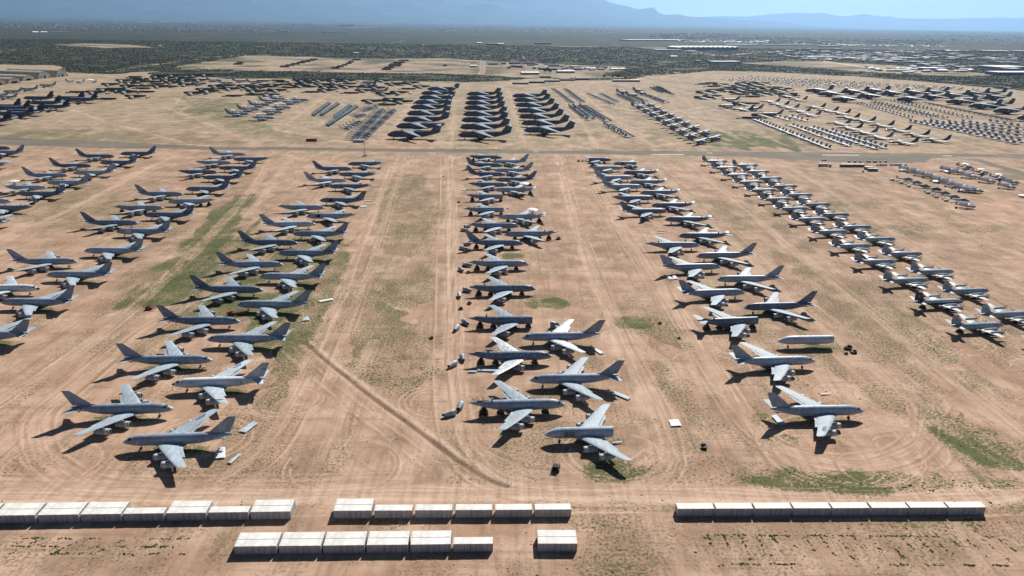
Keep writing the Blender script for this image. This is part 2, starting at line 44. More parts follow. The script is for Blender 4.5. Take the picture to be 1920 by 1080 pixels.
TRIJET=[(0,-929.5,1368.3),(1,-868.2,1291.1),(2,-875.0,1375.9),(3,-838.3,1354.1),(4,-820.0,1235.6),(5,-819.4,1165.9),(6,-869.7,1207.8),(7,-901.9,1232.7),(8,-802.3,1059.5),(9,-816.2,1134.2),(10,-873.7,1140.1),(11,-816.2,1041.8)]
BACKJETS_L=[(-1086.8,1661.5,182),(-1068.2,1567.0,182),(-1066.4,1511.7,182),(-1041.6,1433.9,182),(-1002.7,1401.6,182),(-1030.4,1379.7,182)]
BACKJETS_R=[(-741.4,1759.4,0),(-743.0,1856.9,0),(-687.6,1788.5,0),(-749.4,1968.2,0),(-676.1,1850.2,0),(-627.0,1816.5,0)]
RADAR=[(0,-437.1,1188.7),(0,-441.6,1253.0),(0,-446.7,1322.7),(0,-450.2,1390.0),(0,-445.3,1433.6),(1,-380.0,1143.2),(1,-390.5,1217.6),(1,-396.9,1287.4),(1,-405.0,1373.7),(1,-401.5,1417.6)]
HULKS=[(0,-970.8,1708.0),(0,-897.1,1593.7),(0,-843.0,1537.6),(0,-813.3,1409.8),(0,-1037.7,1958.6),(0,-906.3,1668.5),(0,-941.1,1792.6),(0,-952.7,1878.0),(0,-857.0,1635.8),(0,-983.1,1978.6),(0,-897.1,1842.7),(0,-944.1,1533.6),(0,-901.4,1521.3),(0,-997.2,1820.1),(0,-1009.5,1908.5),(0,-879.7,1756.3),(1,-909.1,1932.5),(1,-896.8,2001.1),(1,-845.4,1822.5),(1,-820.4,1693.9),(1,-698.2,1529.4),(1,-709.1,1612.3),(1,-599.8,1497.9),(1,-716.5,1697.5),(1,-661.5,1641.8),(1,-656.2,1719.2),(1,-587.5,1586.2),(1,-613.5,1681.7),(1,-668.2,1881.2),(1,-533.2,1512.6),(1,-598.8,1748.4),(1,-549.3,1617.7),(1,-611.4,1861.2),(1,-549.2,1705.9),(1,-557.6,1781.0),(1,-563.4,1875.1),(1,-508.1,1737.0),(1,-466.2,1603.4),(1,-527.6,1898.8),(1,-459.0,1695.3),(2,-481.8,1868.1),(2,-463.8,1787.8),(2,-416.6,1726.0),(2,-377.9,1594.5),(2,-391.0,1868.6),(2,-374.7,1757.5),(2,-346.5,1712.1),(2,-300.1,1564.0),(2,-308.0,1834.1),(2,-269.1,1711.6),(2,-325.3,1817.7),(2,-301.3,1416.8),(2,-261.1,1373.1),(2,-265.5,1455.5),(3,489.9,1967.1),(3,496.0,1896.7),(3,530.1,1861.4),(3,593.4,1977.7),(3,422.9,1706.6),(3,464.5,1763.6),(3,503.1,1717.8),(3,490.2,1779.4),(3,534.6,1798.1),(3,506.1,1684.8),(3,515.1,1633.0),(3,619.3,1952.5),(3,614.4,1835.0),(3,573.9,1716.3),(3,591.9,1707.6),(3,622.6,1786.4),(3,594.6,1643.6),(3,388.0,1576.3),(3,558.4,1826.7),(3,567.0,1754.5),(3,388.9,1240.5),(3,437.5,1460.2)]
DARKJETS=[[-323.1,1623.7],[-388.2,1854.8],[-373.2,1750.1],[394.5,1406.8],[435.0,1529.7],[438.2,1283.5],[429.6,1365.5]]
BOMBERS=[[510.0,1509.1],[508.8,1453.3],[567.2,1417.2],[567.0,1357.9],[573.5,1321.2],[559.7,1254.3],[508.0,1340.2],[505.1,1286.3],[509.0,1174.5],[501.7,1118.1],[502.9,1070.9],[509.0,1399.9],[586.7,1560.1],[590.4,1628.2],[566.9,1211.3],[569.6,1154.8],[569.4,1101.9],[570.4,1051.8],[572.3,1002.0],[514.1,977.7],[502.9,1024.7],[406.9,1358.8]]
FLINES=[('attack',[121.3,1446.1],[101.1,1740.1],13,-48,'west of the first attack jet block'),('attack',[144.4,1465.7],[130.0,1744.3],12,-48,'east of the first attack jet block'),('attack',[200.9,1431.2],[173.6,1628.5],10,-48,'west of the second attack jet block'),('attack',[215.1,1482.8],[203.9,1632.6],7,-48,'east of the second attack jet block'),('fighter',[132.2,1222.4],[119.6,1382.6],9,-15,'inner row behind the east runway corner'),('fighter',[141.4,1223.3],[127.8,1398.9],9,-15,'middle row behind the east runway corner'),('fighter',[162.9,1179.3],[141.8,1400.5],14,-15,'outer row behind the east runway corner'),('fighter',[136.7,1193.6],[136.3,1211.0],2,-15,'short pair beside the outer row'),('fighter',[173.2,1007.6],[157.3,1125.5],6,-20,'white topped row nearest the runway'),('fighter',[257.2,1462.5],[245.1,1627.8],9,-20,'first row behind the cargo planes'),('fighter',[278.1,1499.2],[265.5,1630.5],8,-20,'second row behind the cargo planes'),('fighter',[319.7,1478.4],[306.3,1635.9],13,-15,'lone slanting row north of the cargo planes'),('trainer',[350.2,1706.3],[351.6,1825.8],6,-30,'west trainer row'),('trainer',[358.6,1696.4],[364.8,1848.4],7,-30,'middle trainer row'),('trainer',[366.2,1654.4],[375.1,1855.1],8,-30,'east trainer row'),('fighter',[401.9,938.3],[398.1,1219.7],17,160,'long row along the diagonal taxiway'),('fighter',[435.1,1046.9],[433.3,1151.5],7,175,'first inner row east of the diagonal taxiway'),('fighter',[439.1,959.2],[435.3,1021.5],6,175,'near short row east of the diagonal taxiway'),('fighter',[463.6,939.5],[455.8,1128.0],14,175,'second inner row east of the diagonal taxiway'),('fighter',[480.0,944.3],[473.9,1100.4],11,175,'outer inner row beneath the swing wing bombers'),('fighter',[453.6,1225.3],[449.1,1279.8],4,175,'small west cluster before the bombers'),('fighter',[479.8,1216.2],[475.6,1269.9],4,175,'small east cluster before the bombers'),('trainer',[690.5,1273.2],[708.6,1508.1],12,185,'pale row south of the white jets'),('trainer',[753.4,1273.4],[759.4,1549.3],16,185,'middle pale row of white jets'),('trainer',[737.4,1284.2],[742.2,1520.8],13,185,'doubled middle row of white jets'),('trainer',[798.6,1278.0],[811.5,1573.9],15,185,'outer pale row of white jets'),('attack',[878.3,1255.7],[882.8,1528.9],18,-20,'pale row before the right hand transports'),('fighter',[715.1,996.4],[690.0,1225.4],14,0,'first grey row at the right edge'),('fighter',[733.1,1013.6],[708.9,1215.9],12,0,'second grey row at the right edge'),('fighter',[762.1,1061.9],[726.9,1229.0],10,0,'third grey row at the right edge'),('fighter',[786.2,1095.3],[751.9,1220.1],9,0,'fourth grey row at the right edge'),('fighter',[812.3,1135.8],[781.3,1228.6],8,0,'fifth grey row at the right edge'),('fighter',[843.5,1179.5],[835.5,1239.7],5,0,'last grey row at the right edge')]
FARFIELD=[([726.9,2301.1],[1157.7,1946.5],26),([679.5,2225.6],[1168.3,1916.3],27),([602.1,2149.3],[911.7,2160.4],15),([609.0,2090.9],[901.9,2081.1],14),([739.2,2092.8],[1183.5,1872.6],25),([718.9,2033.6],[969.0,1967.7],15),([730.2,1982.3],[1008.4,1877.8],16),([726.0,1931.2],[891.7,1923.4],9)]
HLINES=[('heli',[-196.6,945.2],[-208.8,1281.4],17,-12,'outer helicopter row beside the giant transports'),('heli',[-209.8,951.7],[-229.3,1285.9],16,-12,'inner helicopter row beside the giant transports'),('heli',[-239.9,1045.2],[-236.6,1118.7],5,-10,'small near helicopter cluster'),('heli',[-254.0,1182.9],[-248.3,1213.2],4,-10,'small middle helicopter cluster'),('heli',[-259.3,1269.2],[-250.8,1325.4],6,-10,'small far helicopter cluster'),('teal',[-334.4,1204.2],[-351.1,1381.5],11,-55,'first teal hull row west side'),('teal',[-321.3,1205.5],[-332.8,1375.8],11,-55,'first teal hull row east side'),('teal',[-291.2,1179.1],[-303.2,1348.8],10,-55,'second teal hull row west side'),('teal',[-279.5,1084.3],[-288.9,1335.6],14,-55,'second teal hull row east side')]
RADARPROPS=[(0,448.4,783.4),(0,452.6,774.7),(0,450.6,757.2),(0,454.3,746.2),(0,453.5,730.0),(0,457.0,719.8),(0,454.5,704.5),(0,455.6,694.7),(0,454.3,680.5),(0,459.8,678.5),(0,494.8,783.4),(0,497.4,771.7),(1,525.1,803.9),(0,497.5,749.0),(1,524.3,773.4),(0,501.6,725.1),(1,525.9,745.2),(0,504.4,697.6),(0,523.4,721.2),(0,412.9,614.6)]
DARKHELI=[[413.6,732.6],[414.8,717.0],[413.5,699.4],[416.8,685.2],[416.0,669.0],[416.3,653.6],[416.0,638.8]]
WHITEPODS=[[399.0,735.3],[400.5,719.7],[400.3,704.6],[403.2,674.4],[401.6,657.0],[402.9,643.0]]
DISCS=[[436.9,787.2],[483.9,782.4],[440.6,727.3],[441.9,686.3],[489.5,666.2]]
CONT=[('far left row',0,0,[-176.2,181.7],[-163.4,182.3]),('far left row',0,1,[-176.2,181.7],[-163.4,182.3]),('far left row',1,0,[-163.1,182.3],[-150.2,182.8]),('far left row',1,1,[-163.1,182.3],[-150.2,182.8]),('far left row',2,0,[-149.7,182.8],[-136.7,183.4]),('far left row',2,1,[-149.7,182.8],[-136.7,183.4]),('far left row',3,0,[-136.4,183.4],[-123.5,183.9]),('far left row',3,1,[-136.4,183.4],[-123.5,183.9]),('far left row',4,0,[-123.2,183.9],[-110.1,184.5]),('far left row',5,0,[-109.7,184.5],[-96.8,185.0]),('far left row',5,1,[-109.7,184.5],[-96.8,185.0]),('far left row',6,0,[-96.4,185.1],[-83.5,185.6]),('far left row',7,0,[-83.1,185.6],[-70.1,186.2]),('far left row',7,1,[-83.1,185.6],[-70.1,186.2]),('middle row',0,0,[-56.7,186.7],[-44.2,187.1]),('middle row',0,1,[-56.7,186.7],[-44.2,187.1]),('middle row',1,0,[-43.6,187.1],[-31.1,187.4]),('middle row',2,0,[-30.5,187.5],[-18.2,187.8]),('middle row',3,0,[-17.4,187.9],[-5.2,188.2]),('middle row',4,0,[-4.5,188.2],[7.8,188.6]),('middle row',5,0,[8.4,188.6],[20.5,189.0]),('right row',0,0,[55.1,189.9],[67.5,190.3]),('right row',1,0,[67.8,190.3],[80.3,190.6]),('right row',2,0,[80.7,190.6],[93.2,191.0]),('right row',3,0,[93.5,191.0],[106.1,191.3]),('right row',4,0,[106.4,191.3],[119.0,191.7]),('right row',5,0,[119.4,191.7],[132.0,192.0]),('right row',6,0,[132.3,192.1],[145.0,192.4]),('right row',7,0,[145.3,192.4],[158.0,192.8]),('front row',0,0,[-82.4,169.7],[-69.5,170.2]),('front row',0,1,[-82.4,169.7],[-69.5,170.2]),('front row',1,0,[-69.1,170.2],[-56.3,170.6]),('front row',1,1,[-69.1,170.2],[-56.3,170.6]),('front row',2,0,[-55.9,170.6],[-43.3,171.1]),('front row',2,1,[-55.9,170.6],[-43.3,171.1]),('front row',3,0,[-42.9,171.1],[-30.2,171.5]),('front row',3,1,[-42.9,171.1],[-30.2,171.5]),('front row',4,0,[-29.7,171.5],[-17.3,172.0]),('front row',4,1,[-29.7,171.5],[-17.3,172.0]),('front row',5,0,[-16.8,172.0],[-4.5,172.4]),('lone pair',0,0,[8.9,172.7],[21.2,172.9]),('lone pair',0,1,[8.9,172.7],[21.2,172.9])]
MARKS=[([170.6,873.1],[211.5,876.1]),([242.6,889.0],[250.1,889.6]),([386.5,885.1],[434.9,888.6]),([540.7,890.7],[552.6,891.5]),([24.4,881.2],[31.1,881.7])]
PANELS=[([-102.9,235.8],7.5,3.2,70),([-104.3,219.0],7,4,100),([-100.8,215.4],6,1.8,70),([-109.4,372.0],8,3,30),([-108.0,346.0],5,4,100),([45.5,310.9],7,2.5,120),([51.9,267.2],8,2.4,140),([49.4,286.2],4,3,95),([-15.5,290.1],13,3.2,-8),([68.8,245.0],4.6,4.4,95),([102.3,418.1],7,3.5,95),([104.9,419.2],7,3,85),([111.4,247.2],7,2.8,100),([-413.5,694.0],5,2.4,0),([-409.4,660.0],6,3,20),([-131.6,592.0],5,4,10),([-132.2,611.2],8,3,10),([-146.8,705.4],9,2.5,20),([144.6,792.4],12,2.5,5),([-30.3,540.5],8,2,0),([-37.3,661.1],9,3,15),([-48.7,662.7],6,3,20),([154.0,532.3],6,2,0),([111.3,522.9],6,1.2,0),([112.8,528.9],6,1.2,0),([135.8,271.7],5,1,10),([39.6,231.4],4,1.2,10),([-142.3,290.3],1,1,0),([-19.6,288.4],4,2,0),([-38.1,822.3],7,3,20)]
CART=[16.7,215.0]
JUNK=[([74.2,230.0],2.55,40),([168.5,319.4],3.38,-40),([169.3,315.1],2.62,-40),([165.0,313.8],1.65,-40),([79.9,348.5],1.95,0),([-40.6,325.6],1.8,0),([-37.6,630.6],2.25,0),([-48.5,613.7],2.25,0),([-4.6,593.0],1.5,0),([-28.6,365.1],2.25,0),([-24.3,373.3],2.25,20),([34.1,503.8],3.0,0),([-35.3,478.3],3.0,20),([-72.5,725.9],1.5,0),([86.1,329.5],1.5,0),([-420.7,815.6],1.5,0),([-31.8,438.7],2.25,0),([-28.2,426.2],2.25,0),([75.8,820.2],3.0,0),([80.2,820.5],2.25,0)]
LIFTS=[([-200.5,359.3],0),([-152.5,353.3],5),([-146.8,353.5],-170)]
POLE=[-176.9,836.8]
WTOWER=[25.6,2391.8]
REDBOX=[[-275.6,940.8],[-261.7,942.0]]
WBOX=[[-212.5,937.1],[-197.9,938.3]]
TRAILERS=[([352.0,809.6],[354.6,809.7],0),([355.8,809.8],[358.3,810.0],0),([359.6,810.1],[362.1,810.2],0),([362.7,807.1],[364.6,807.2],2),([375.9,808.0],[389.2,808.9],1),([389.8,808.9],[403.8,809.8],1),([397.5,793.7],[406.8,794.3],3),([396.8,784.5],[407.3,785.2],3)]
CARTS=[[399.0,837.9],[406.2,838.4],[412.5,838.8],[422.0,839.5],[424.6,839.7],[429.8,840.0],[431.8,840.2],[437.5,840.6],[444.1,841.0],[423.8,819.6],[427.7,819.8],[430.9,820.1],[434.1,820.3],[440.5,820.7],[443.8,820.9],[447.0,821.2],[449.6,821.3],[452.1,821.5],[458.0,821.9],[370.4,845.5],[373.7,845.8],[388.7,779.8],[506.1,721.9]]
HANGARS=[(-1209.6999999999998,1956.0),(-1216.5,1891.25),(-1214.1,1823.3000000000002),(-1195.15,1741.5),(-1193.2,1686.0)]
BERMS=[([-790.9,2469.4],[-759.3,2476.2]),([-796.2,2545.3],[-763.7,2552.5]),([-801.9,2625.9],[-768.5,2633.6]),([-805.7,2712.2],[-773.5,2719.8]),([-814.3,2793.5],[-776.4,2802.8]),([-818.5,2881.0],[-784.3,2889.6]),([-822.5,2952.7],[-790.0,2961.1]),([-609.9,2434.7],[-580.4,2440.8]),([-613.3,2523.0],[-587.2,2528.7]),([-615.2,2610.0],[-592.6,2615.0]),([-623.7,2710.3],[-600.3,2715.8]),([-637.7,2817.3],[-613.5,2823.2]),([-656.4,2974.0],[-620.7,2983.2]),([-436.0,2400.4],[-402.3,2407.3]),([-443.2,2491.6],[-408.2,2499.0]),([-447.8,2598.5],[-402.2,2608.5]),([-458.0,2687.5],[-410.9,2698.2]),([-462.1,2802.8],[-418.0,2813.3]),([-464.5,2949.2],[-423.4,2959.5]),([-990.2,2582.7],[-957.8,2590.2]),([-1011.8,2672.3],[-985.0,2678.6])]
BUILD=[([-13721.1,27188.5],[-13734.4,27486.3],14.0,80.0,'white','bright white square building far left beyond the scrub'),([-12251.8,24583.5],[-12242.6,25475.0],10.0,90.0,'pale','long pale low building right of the bright white square one'),([-13809.8,29174.9],[-13927.6,31815.6],14.0,120.0,'blue','long bluish warehouse roof in the far left distance'),([-12213.9,28262.0],[-12209.2,28724.1],14.0,90.0,'white','short white building right of the long bluish warehouse'),([-25550.2,62250.2],[-31829.0,92240.7],12.0,150.0,'white','very long thin white building in the far left distance'),([-6800.4,16733.5],[-6706.6,17009.7],10.0,80.0,'blue','small bluish shed beneath the long thin white building'),([-8573.4,22407.1],[-8522.7,22696.9],10.0,60.0,'white','small white shed beneath the long thin white building'),([-8460.1,23054.6],[-8428.0,23237.7],10.0,50.0,'white','tiny white shed right of the small white shed'),([-2003.6,4175.2],[-1991.0,4180.3],5.0,15.0,'white','tiny white cabin at end of the pale sand clearing'),([-4581.4,7090.9],[-4545.9,7122.9],8.0,60.0,'white','first white roof of the three far left depot roofs'),([-4529.7,7137.6],[-4490.5,7173.0],8.0,60.0,'pale','second pale roof of the three far left depot roofs'),([-4464.1,7196.8],[-4350.1,7299.6],8.0,70.0,'white','third longest roof of the three far left depot roofs'),([-8294.6,24000.1],[-8200.7,24536.7],16.0,90.0,'blue','bluish stepped building left of the distant factory'),([-6146.8,18657.2],[-5887.0,19421.7],12.0,100.0,'grey','grey flat shed left of the distant factory'),([-6341.0,21583.0],[-6162.0,22211.3],26.0,110.0,'blue','left block of the distant factory with white face'),([-6757.6,24939.1],[-6439.6,26322.0],26.0,110.0,'blue','middle blue block of the distant factory'),([-4656.9,17399.6],[-4474.1,17806.2],10.0,70.0,'white','low white annex before the distant factory'),([-4638.9,19873.9],[-4530.8,20147.8],30.0,80.0,'white','white faced block of the distant factory'),([-4530.8,20147.8],[-4400.8,20477.0],40.0,80.0,'blue','tall blue tower block at right end of the distant factory'),([-3304.7,14919.4],[-2828.2,15695.0],8.0,160.0,'white','wide flat white roof right of the distant factory'),([-2330.4,9121.5],[-2201.7,9237.6],7.0,60.0,'grey','grey sheds on the road before the factory'),([-2174.5,9262.1],[-2086.5,9341.6],8.0,60.0,'white','white sheds on the road before the factory'),([-772.0,3553.0],[-752.7,3559.0],5.0,16.0,'white','little white roofed hut among scrub beyond the bare field'),([-4067.6,36637.3],[-3131.7,40707.2],10.0,160.0,'pale','thin pale roof far beyond the centre scrub'),([-282.3,5481.7],[-240.0,5500.9],7.0,30.0,'white','short white hall left of the paired centre halls'),([-191.7,5258.2],[-109.6,5293.7],9.0,45.0,'white','longest white hall at the centre compound'),([-114.4,5167.8],[-77.5,5183.3],10.0,30.0,'white','rounded white hall at right of the centre compound'),([-598.2,4741.6],[-477.1,4790.3],4.0,30.0,'dark','dark low shed at end of the pale diagonal road'),([-256.6,2657.0],[-245.3,2659.5],6.0,14.0,'dark','small dark hangar in the bare field'),([-157.8,2613.9],[-133.4,2619.1],5.0,18.0,'white','white roofed office beside the short paved road'),([-24.9,2580.0],[-13.7,2582.3],5.0,12.0,'dark','small dark shed right of the paved road'),([21.1,2266.2],[75.8,2276.4],6.0,22.0,'pale','long pale office block below the water tower'),([85.1,2513.7],[110.9,2519.0],6.0,18.0,'dark','dark blue shed right of the water tower'),([138.5,2361.9],[194.3,2372.6],6.0,22.0,'white','white roofed brick hall beside the round trees'),([213.6,2569.4],[243.9,2575.7],4.0,16.0,'white','first low white shed of compound back edge'),([251.5,2577.2],[284.0,2583.9],4.0,16.0,'pale','second low pale shed of compound back edge'),([334.0,2564.5],[385.7,2575.1],4.0,16.0,'white','third low white shed of compound back edge'),([76.2,2142.1],[106.1,2147.3],4.0,14.0,'dark','dark sheds before the brick hall'),([-4.1,1902.3],[36.3,1908.7],4.0,10.0,'dark','lowest of five dark slatted sheds in a slanting line'),([39.8,1943.7],[81.2,1950.3],4.0,10.0,'dark','second of five dark slatted sheds in a slanting line'),([81.5,1995.2],[124.1,2002.2],4.0,10.0,'dark','middle of five dark slatted sheds in a slanting line'),([124.8,2039.9],[168.5,2047.1],4.0,10.0,'dark','fourth of five dark slatted sheds in a slanting line'),([167.0,2085.9],[211.8,2093.5],4.0,10.0,'dark','highest of five dark slatted sheds in a slanting line'),([273.3,2026.5],[349.2,2038.9],4.0,12.0,'pale','long pale shed at edge of the helicopter storage'),([159.2,5542.4],[268.6,5590.8],8.0,40.0,'dark','dark slate box building left of the long white roof'),([1065.5,6966.3],[1669.4,7278.8],10.0,150.0,'white','enormous long white roof building in the right distance'),([1032.2,4666.8],[1443.0,4810.2],16.0,150.0,'blue','big blue walled warehouse with jagged white roof'),([857.0,4518.0],[1032.6,4578.1],5.0,40.0,'blue','bluish parking roofs left of the big blue warehouse'),([768.6,3651.1],[802.2,3660.5],4.0,20.0,'white','small white kiosk before the big blue warehouse'),([828.6,3088.8],[951.0,3117.7],7.0,45.0,'white','white roofed terminal shaped building amid right scrub'),([774.1,3159.3],[791.1,3163.4],7.0,14.0,'dark','small dark tower left of the white terminal building'),([1694.0,5930.3],[1989.1,6054.7],6.0,60.0,'pale','flat pale yard roof right of the blue warehouse'),([14626.5,95188.5],[15851.2,99488.1],12.0,60.0,'white','lone white speck building far beyond the long roof'),([9414.8,43390.9],[9855.4,44264.1],12.0,60.0,'white','lone white speck building beyond the blue warehouse'),([2014.3,6065.3],[2536.3,6285.5],5.0,50.0,'grey','long grey shed line in the right distance'),([2395.3,5817.9],[2576.1,5889.2],7.0,40.0,'pale','low blue and white depot with reddish roofs'),([2920.0,5032.9],[2955.7,5044.7],7.0,40.0,'white','small square white store left of two wider stores'),([2917.1,4941.4],[2991.8,4965.6],8.0,50.0,'white','middle white store beyond the right scrub'),([3197.4,5032.3],[3385.4,5093.2],9.0,60.0,'white','wide white store near the right edge'),([3450.6,5114.3],[3606.5,5164.8],9.0,60.0,'white','white store cut off by the right edge'),([1537.1,2778.4],[1609.7,2793.0],8.0,40.0,'blue','pale blue roofed building near the right scrub'),([1547.1,2689.1],[1586.6,2696.8],6.0,30.0,'blue','small pale blue annex near the right scrub'),([1899.2,2917.5],[2043.9,2947.4],9.0,90.0,'white','far half of the striped white factory roofs'),([1673.4,2546.1],[1827.8,2574.5],9.0,60.0,'blue','near bluish half of the striped factory roofs'),([1510.0,3799.1],[1671.2,3843.4],5.0,50.0,'pale','pale yard sheds left of the right scrub road'),([1646.2,3722.3],[1830.4,3771.6],5.0,50.0,'grey','grey yard sheds above the right scrub road'),([1715.2,3530.4],[1890.9,3574.7],5.0,50.0,'grey','grey roof group beside the right scrub road'),([2521.6,4206.2],[2631.4,4237.4],6.0,40.0,'pale','pale sheds before the two wide stores')]
TOWNS=[([[-6325.2,9177.4],[-3890.2,8569.1],[-3494.1,10080.5],[-5893.8,16694.4],[-10113.3,19857.4],[-23413.3,34116.6]],60,900,'brown','small brown roofed house in the far left suburb'),([[-2965.7,8548.4],[-2678.1,8807.9],[-3494.7,11508.8],[-3835.7,11071.1]],12,60,'brown','small brown roofed house left of the factory road'),([[-54.8,12409.3],[1769.2,12819.6],[2742.4,20998.5],[53.8,20386.3]],45,200,'white','small white roofed house in the centre far town'),([[1523.5,8405.8],[1538.4,6640.0],[2246.5,6627.6],[3811.8,11289.7],[3791.4,14643.8],[2167.0,11985.4]],60,420,'white','small white roofed house beyond the blue warehouse'),([[2246.5,6627.6],[2626.4,6179.1],[3433.8,5966.5],[5587.9,9871.0],[4263.7,9430.3],[3811.8,11289.7]],70,500,'white','small white roofed house in the right far town'),([[4127.2,7874.6],[4294.2,6291.7],[26207.9,38705.1],[17639.4,33854.9]],30,320,'grey','small grey roofed house in the hazy right suburb'),([[1363.3,3541.3],[1677.2,3163.8],[2352.7,3494.4],[3009.1,4486.1],[1826.0,4428.1]],30,120,'grey','small pale building among the right scrub'),([[1436.1,4306.1],[1337.3,2510.3],[1883.1,2754.7],[3667.1,5480.1],[1992.0,5203.3]],30,500,'white','small pale roof scattered through the right scrub'),([[11462.4,23941.0],[9701.3,14289.6],[-1241969.9,-1837109.4],[21189.7,50289.9]],20,300,'white','small pale roof in the farthest right suburb'),([[-326.0,3103.0],[309.5,2182.8],[415.5,2673.0],[-11.5,2929.3]],10,40,'grey','small grey hut in the far compound'),([[-1319.5,11143.0],[-561.2,11902.3],[-403.3,21575.9],[-1955.7,18800.9]],14,60,'white','small white roofed house in the hazy centre')]
RIDGE1=[(-65680.0,56000,1268.0),(-49739.0,56000,1820.0),(-37998.0,56000,1670.0),(-30080.0,56000,1982.0),(-21382.0,56000,2518.0),(-14336.0,56000,2673.0),(-8080.0,56000,2962.0),(-2627.0,56000,2883.0),(2058.0,56000,2580.0),(5206.0,56000,2113.0),(6597.0,56000,1767.0),(7082.0,56000,1554.0),(7600.0,56000,1451.0),(8394.0,56000,1351.0),(8880.0,56000,1174.0),(9353.0,56000,1179.0),(9701.0,56000,1257.0),(10087.0,56000,1353.0),(10377.0,56000,1192.0),(10596.0,56000,937.0),(10803.0,56000,829.0),(11398.0,56000,800.0),(11668.0,56000,876.0),(12184.0,56000,846.0),(12791.0,56000,706.0),(14379.0,56000,651.0),(17169.0,56000,500.0),(21157.0,56000,325.0)]
RIDGE2=[(11554.0,70000,652.0),(17964.0,70000,868.0),(19439.0,70000,932.0),(21419.0,70000,910.0),(23853.0,70000,1169.0),(24438.0,70000,1222.0),(25085.0,70000,1184.0),(25655.0,70000,1329.0),(26154.0,70000,1289.0),(26802.0,70000,1251.0),(27786.0,70000,1263.0),(28260.0,70000,1383.0),(28877.0,70000,1230.0),(29541.0,70000,1100.0),(30539.0,70000,1043.0),(31266.0,70000,1120.0),(31835.0,70000,1242.0),(32225.0,70000,1270.0),(32775.0,70000,1231.0),(33245.0,70000,1098.0),(34239.0,70000,1064.0),(34826.0,70000,1094.0),(35248.0,70000,961.0),(36243.0,70000,927.0),(39206.0,70000,940.0),(41177.0,70000,963.0),(41746.0,70000,1062.0),(42255.0,70000,999.0),(44115.0,70000,1068.0),(45082.0,70000,1149.0),(45598.0,70000,1063.0),(46576.0,70000,1098.0),(48526.0,70000,1190.0),(55929.0,70000,1187.0),(75608.0,70000,1332.0)]
# ---------------------------------------------------------------- materials
def nt(m):
    m.use_nodes = True; t = m.node_tree
    return t, t.nodes['Principled BSDF']
def node(t, k, **kw):
    n = t.nodes.new(k)
    for a, b in kw.items():
        if a in n.inputs: n.inputs[a].default_value = b
        else: setattr(n, a, b)
    return n
def mixc(t, fac, a, b, mode='MIX'):
    n = t.nodes.new('ShaderNodeMix'); n.data_type = 'RGBA'; n.blend_type = mode
    for s, v in ((0, fac), (6, a), (7, b)):
        if hasattr(v, 'type') and hasattr(v, 'is_linked'): t.links.new(v, n.inputs[s])
        elif s == 0: n.inputs[s].default_value = v
        else: n.inputs[s].default_value = (*v, 1) if len(v) == 3 else v
    return n.outputs[2]
def mth(t, op, a, b=None, c=None, clamp=False):
    n = t.nodes.new('ShaderNodeMath'); n.operation = op; n.use_clamp = clamp
    for i, v in enumerate((a, b, c)):
        if v is None: continue
        if hasattr(v, 'is_linked'): t.links.new(v, n.inputs[i])
        else: n.inputs[i].default_value = v
    return n.outputs[0]
def ramp(t, fac, a, b):
    n = t.nodes.new('ShaderNodeMapRange'); n.inputs[1].default_value = a; n.inputs[2].default_value = b
    t.links.new(fac, n.inputs[0]); return n.outputs[0]
def noise(t, scale, detail=3, rough=.55, vec=None, stretch=None):
    n = node(t, 'ShaderNodeTexNoise', Scale=scale, Detail=detail, Roughness=rough)
    tc = t.nodes.get('TC') or t.nodes.new('ShaderNodeTexCoord'); tc.name = 'TC'
    v = vec or tc.outputs['Object']
    if stretch:
        mp = t.nodes.new('ShaderNodeMapping'); mp.inputs['Scale'].default_value = stretch[0]
        mp.inputs['Rotation'].default_value = (0, 0, stretch[1] if len(stretch) > 1 else 0)
        t.links.new(v, mp.inputs[0]); v = mp.outputs[0]
    t.links.new(v, n.inputs['Vector']); return n.outputs[0]
MATS = {}
def paint(name, col, rough=.45, dirt=.25, scale=.5, spec=.4, var=.12, metal=0.0, streak=None, coat=0.0, seams=False):
    if name in MATS: return MATS[name]
    m = bpy.data.materials.new(name); t, b = nt(m)
    n1 = noise(t, scale, 5, .6, stretch=streak)
    d = tuple(c*(1-dirt)*.9 for c in col)
    c = mixc(t, ramp(t, n1, .35, .68), d, col)
    oi = t.nodes.new('ShaderNodeObjectInfo')
    k = mth(t, 'MULTIPLY_ADD', oi.outputs['Random'], var*2, 1-var)
    c = mixc(t, 1.0, c, k, 'MULTIPLY')
    if seams:                                    # panel joints every few metres and rain streaks
        sp = t.nodes.new('ShaderNodeSeparateXYZ'); t.links.new(t.nodes['TC'].outputs['Object'], sp.inputs[0])
        fx = mth(t, 'FRACT', mth(t, 'MULTIPLY', sp.outputs[0], .37)); fy = mth(t, 'FRACT', mth(t, 'MULTIPLY', sp.outputs[1], .31))
        ln = mth(t, 'MAXIMUM', mth(t, 'LESS_THAN', fx, .06), mth(t, 'LESS_THAN', fy, .045))
        c = mixc(t, mth(t, 'MULTIPLY', ln, .22), c, (.03, .035, .04))
        st = noise(t, 1.1, 3, .6, stretch=((1.6, .15, .15),)); c = mixc(t, mth(t, 'MULTIPLY', ramp(t, st, .55, .75), .3), c, tuple(v*.45 for v in col))
    t.links.new(c, b.inputs['Base Color'])
    t.links.new(mth(t, 'MULTIPLY_ADD', n1, .25, rough-.12), b.inputs['Roughness'])
    b.inputs['Specular IOR Level'].default_value = spec*.4; b.inputs['Metallic'].default_value = metal
    b.inputs['Coat Weight'].default_value = coat; b.inputs['Coat Roughness'].default_value = .25
    MATS[name] = m; return m
TONES = {'dark': (.19, .245, .33), 'grey': (.33, .405, .50), 'lgrey': (.42, .50, .58), 'light': (.52, .61, .69), 'white': (.62, .70, .77)}
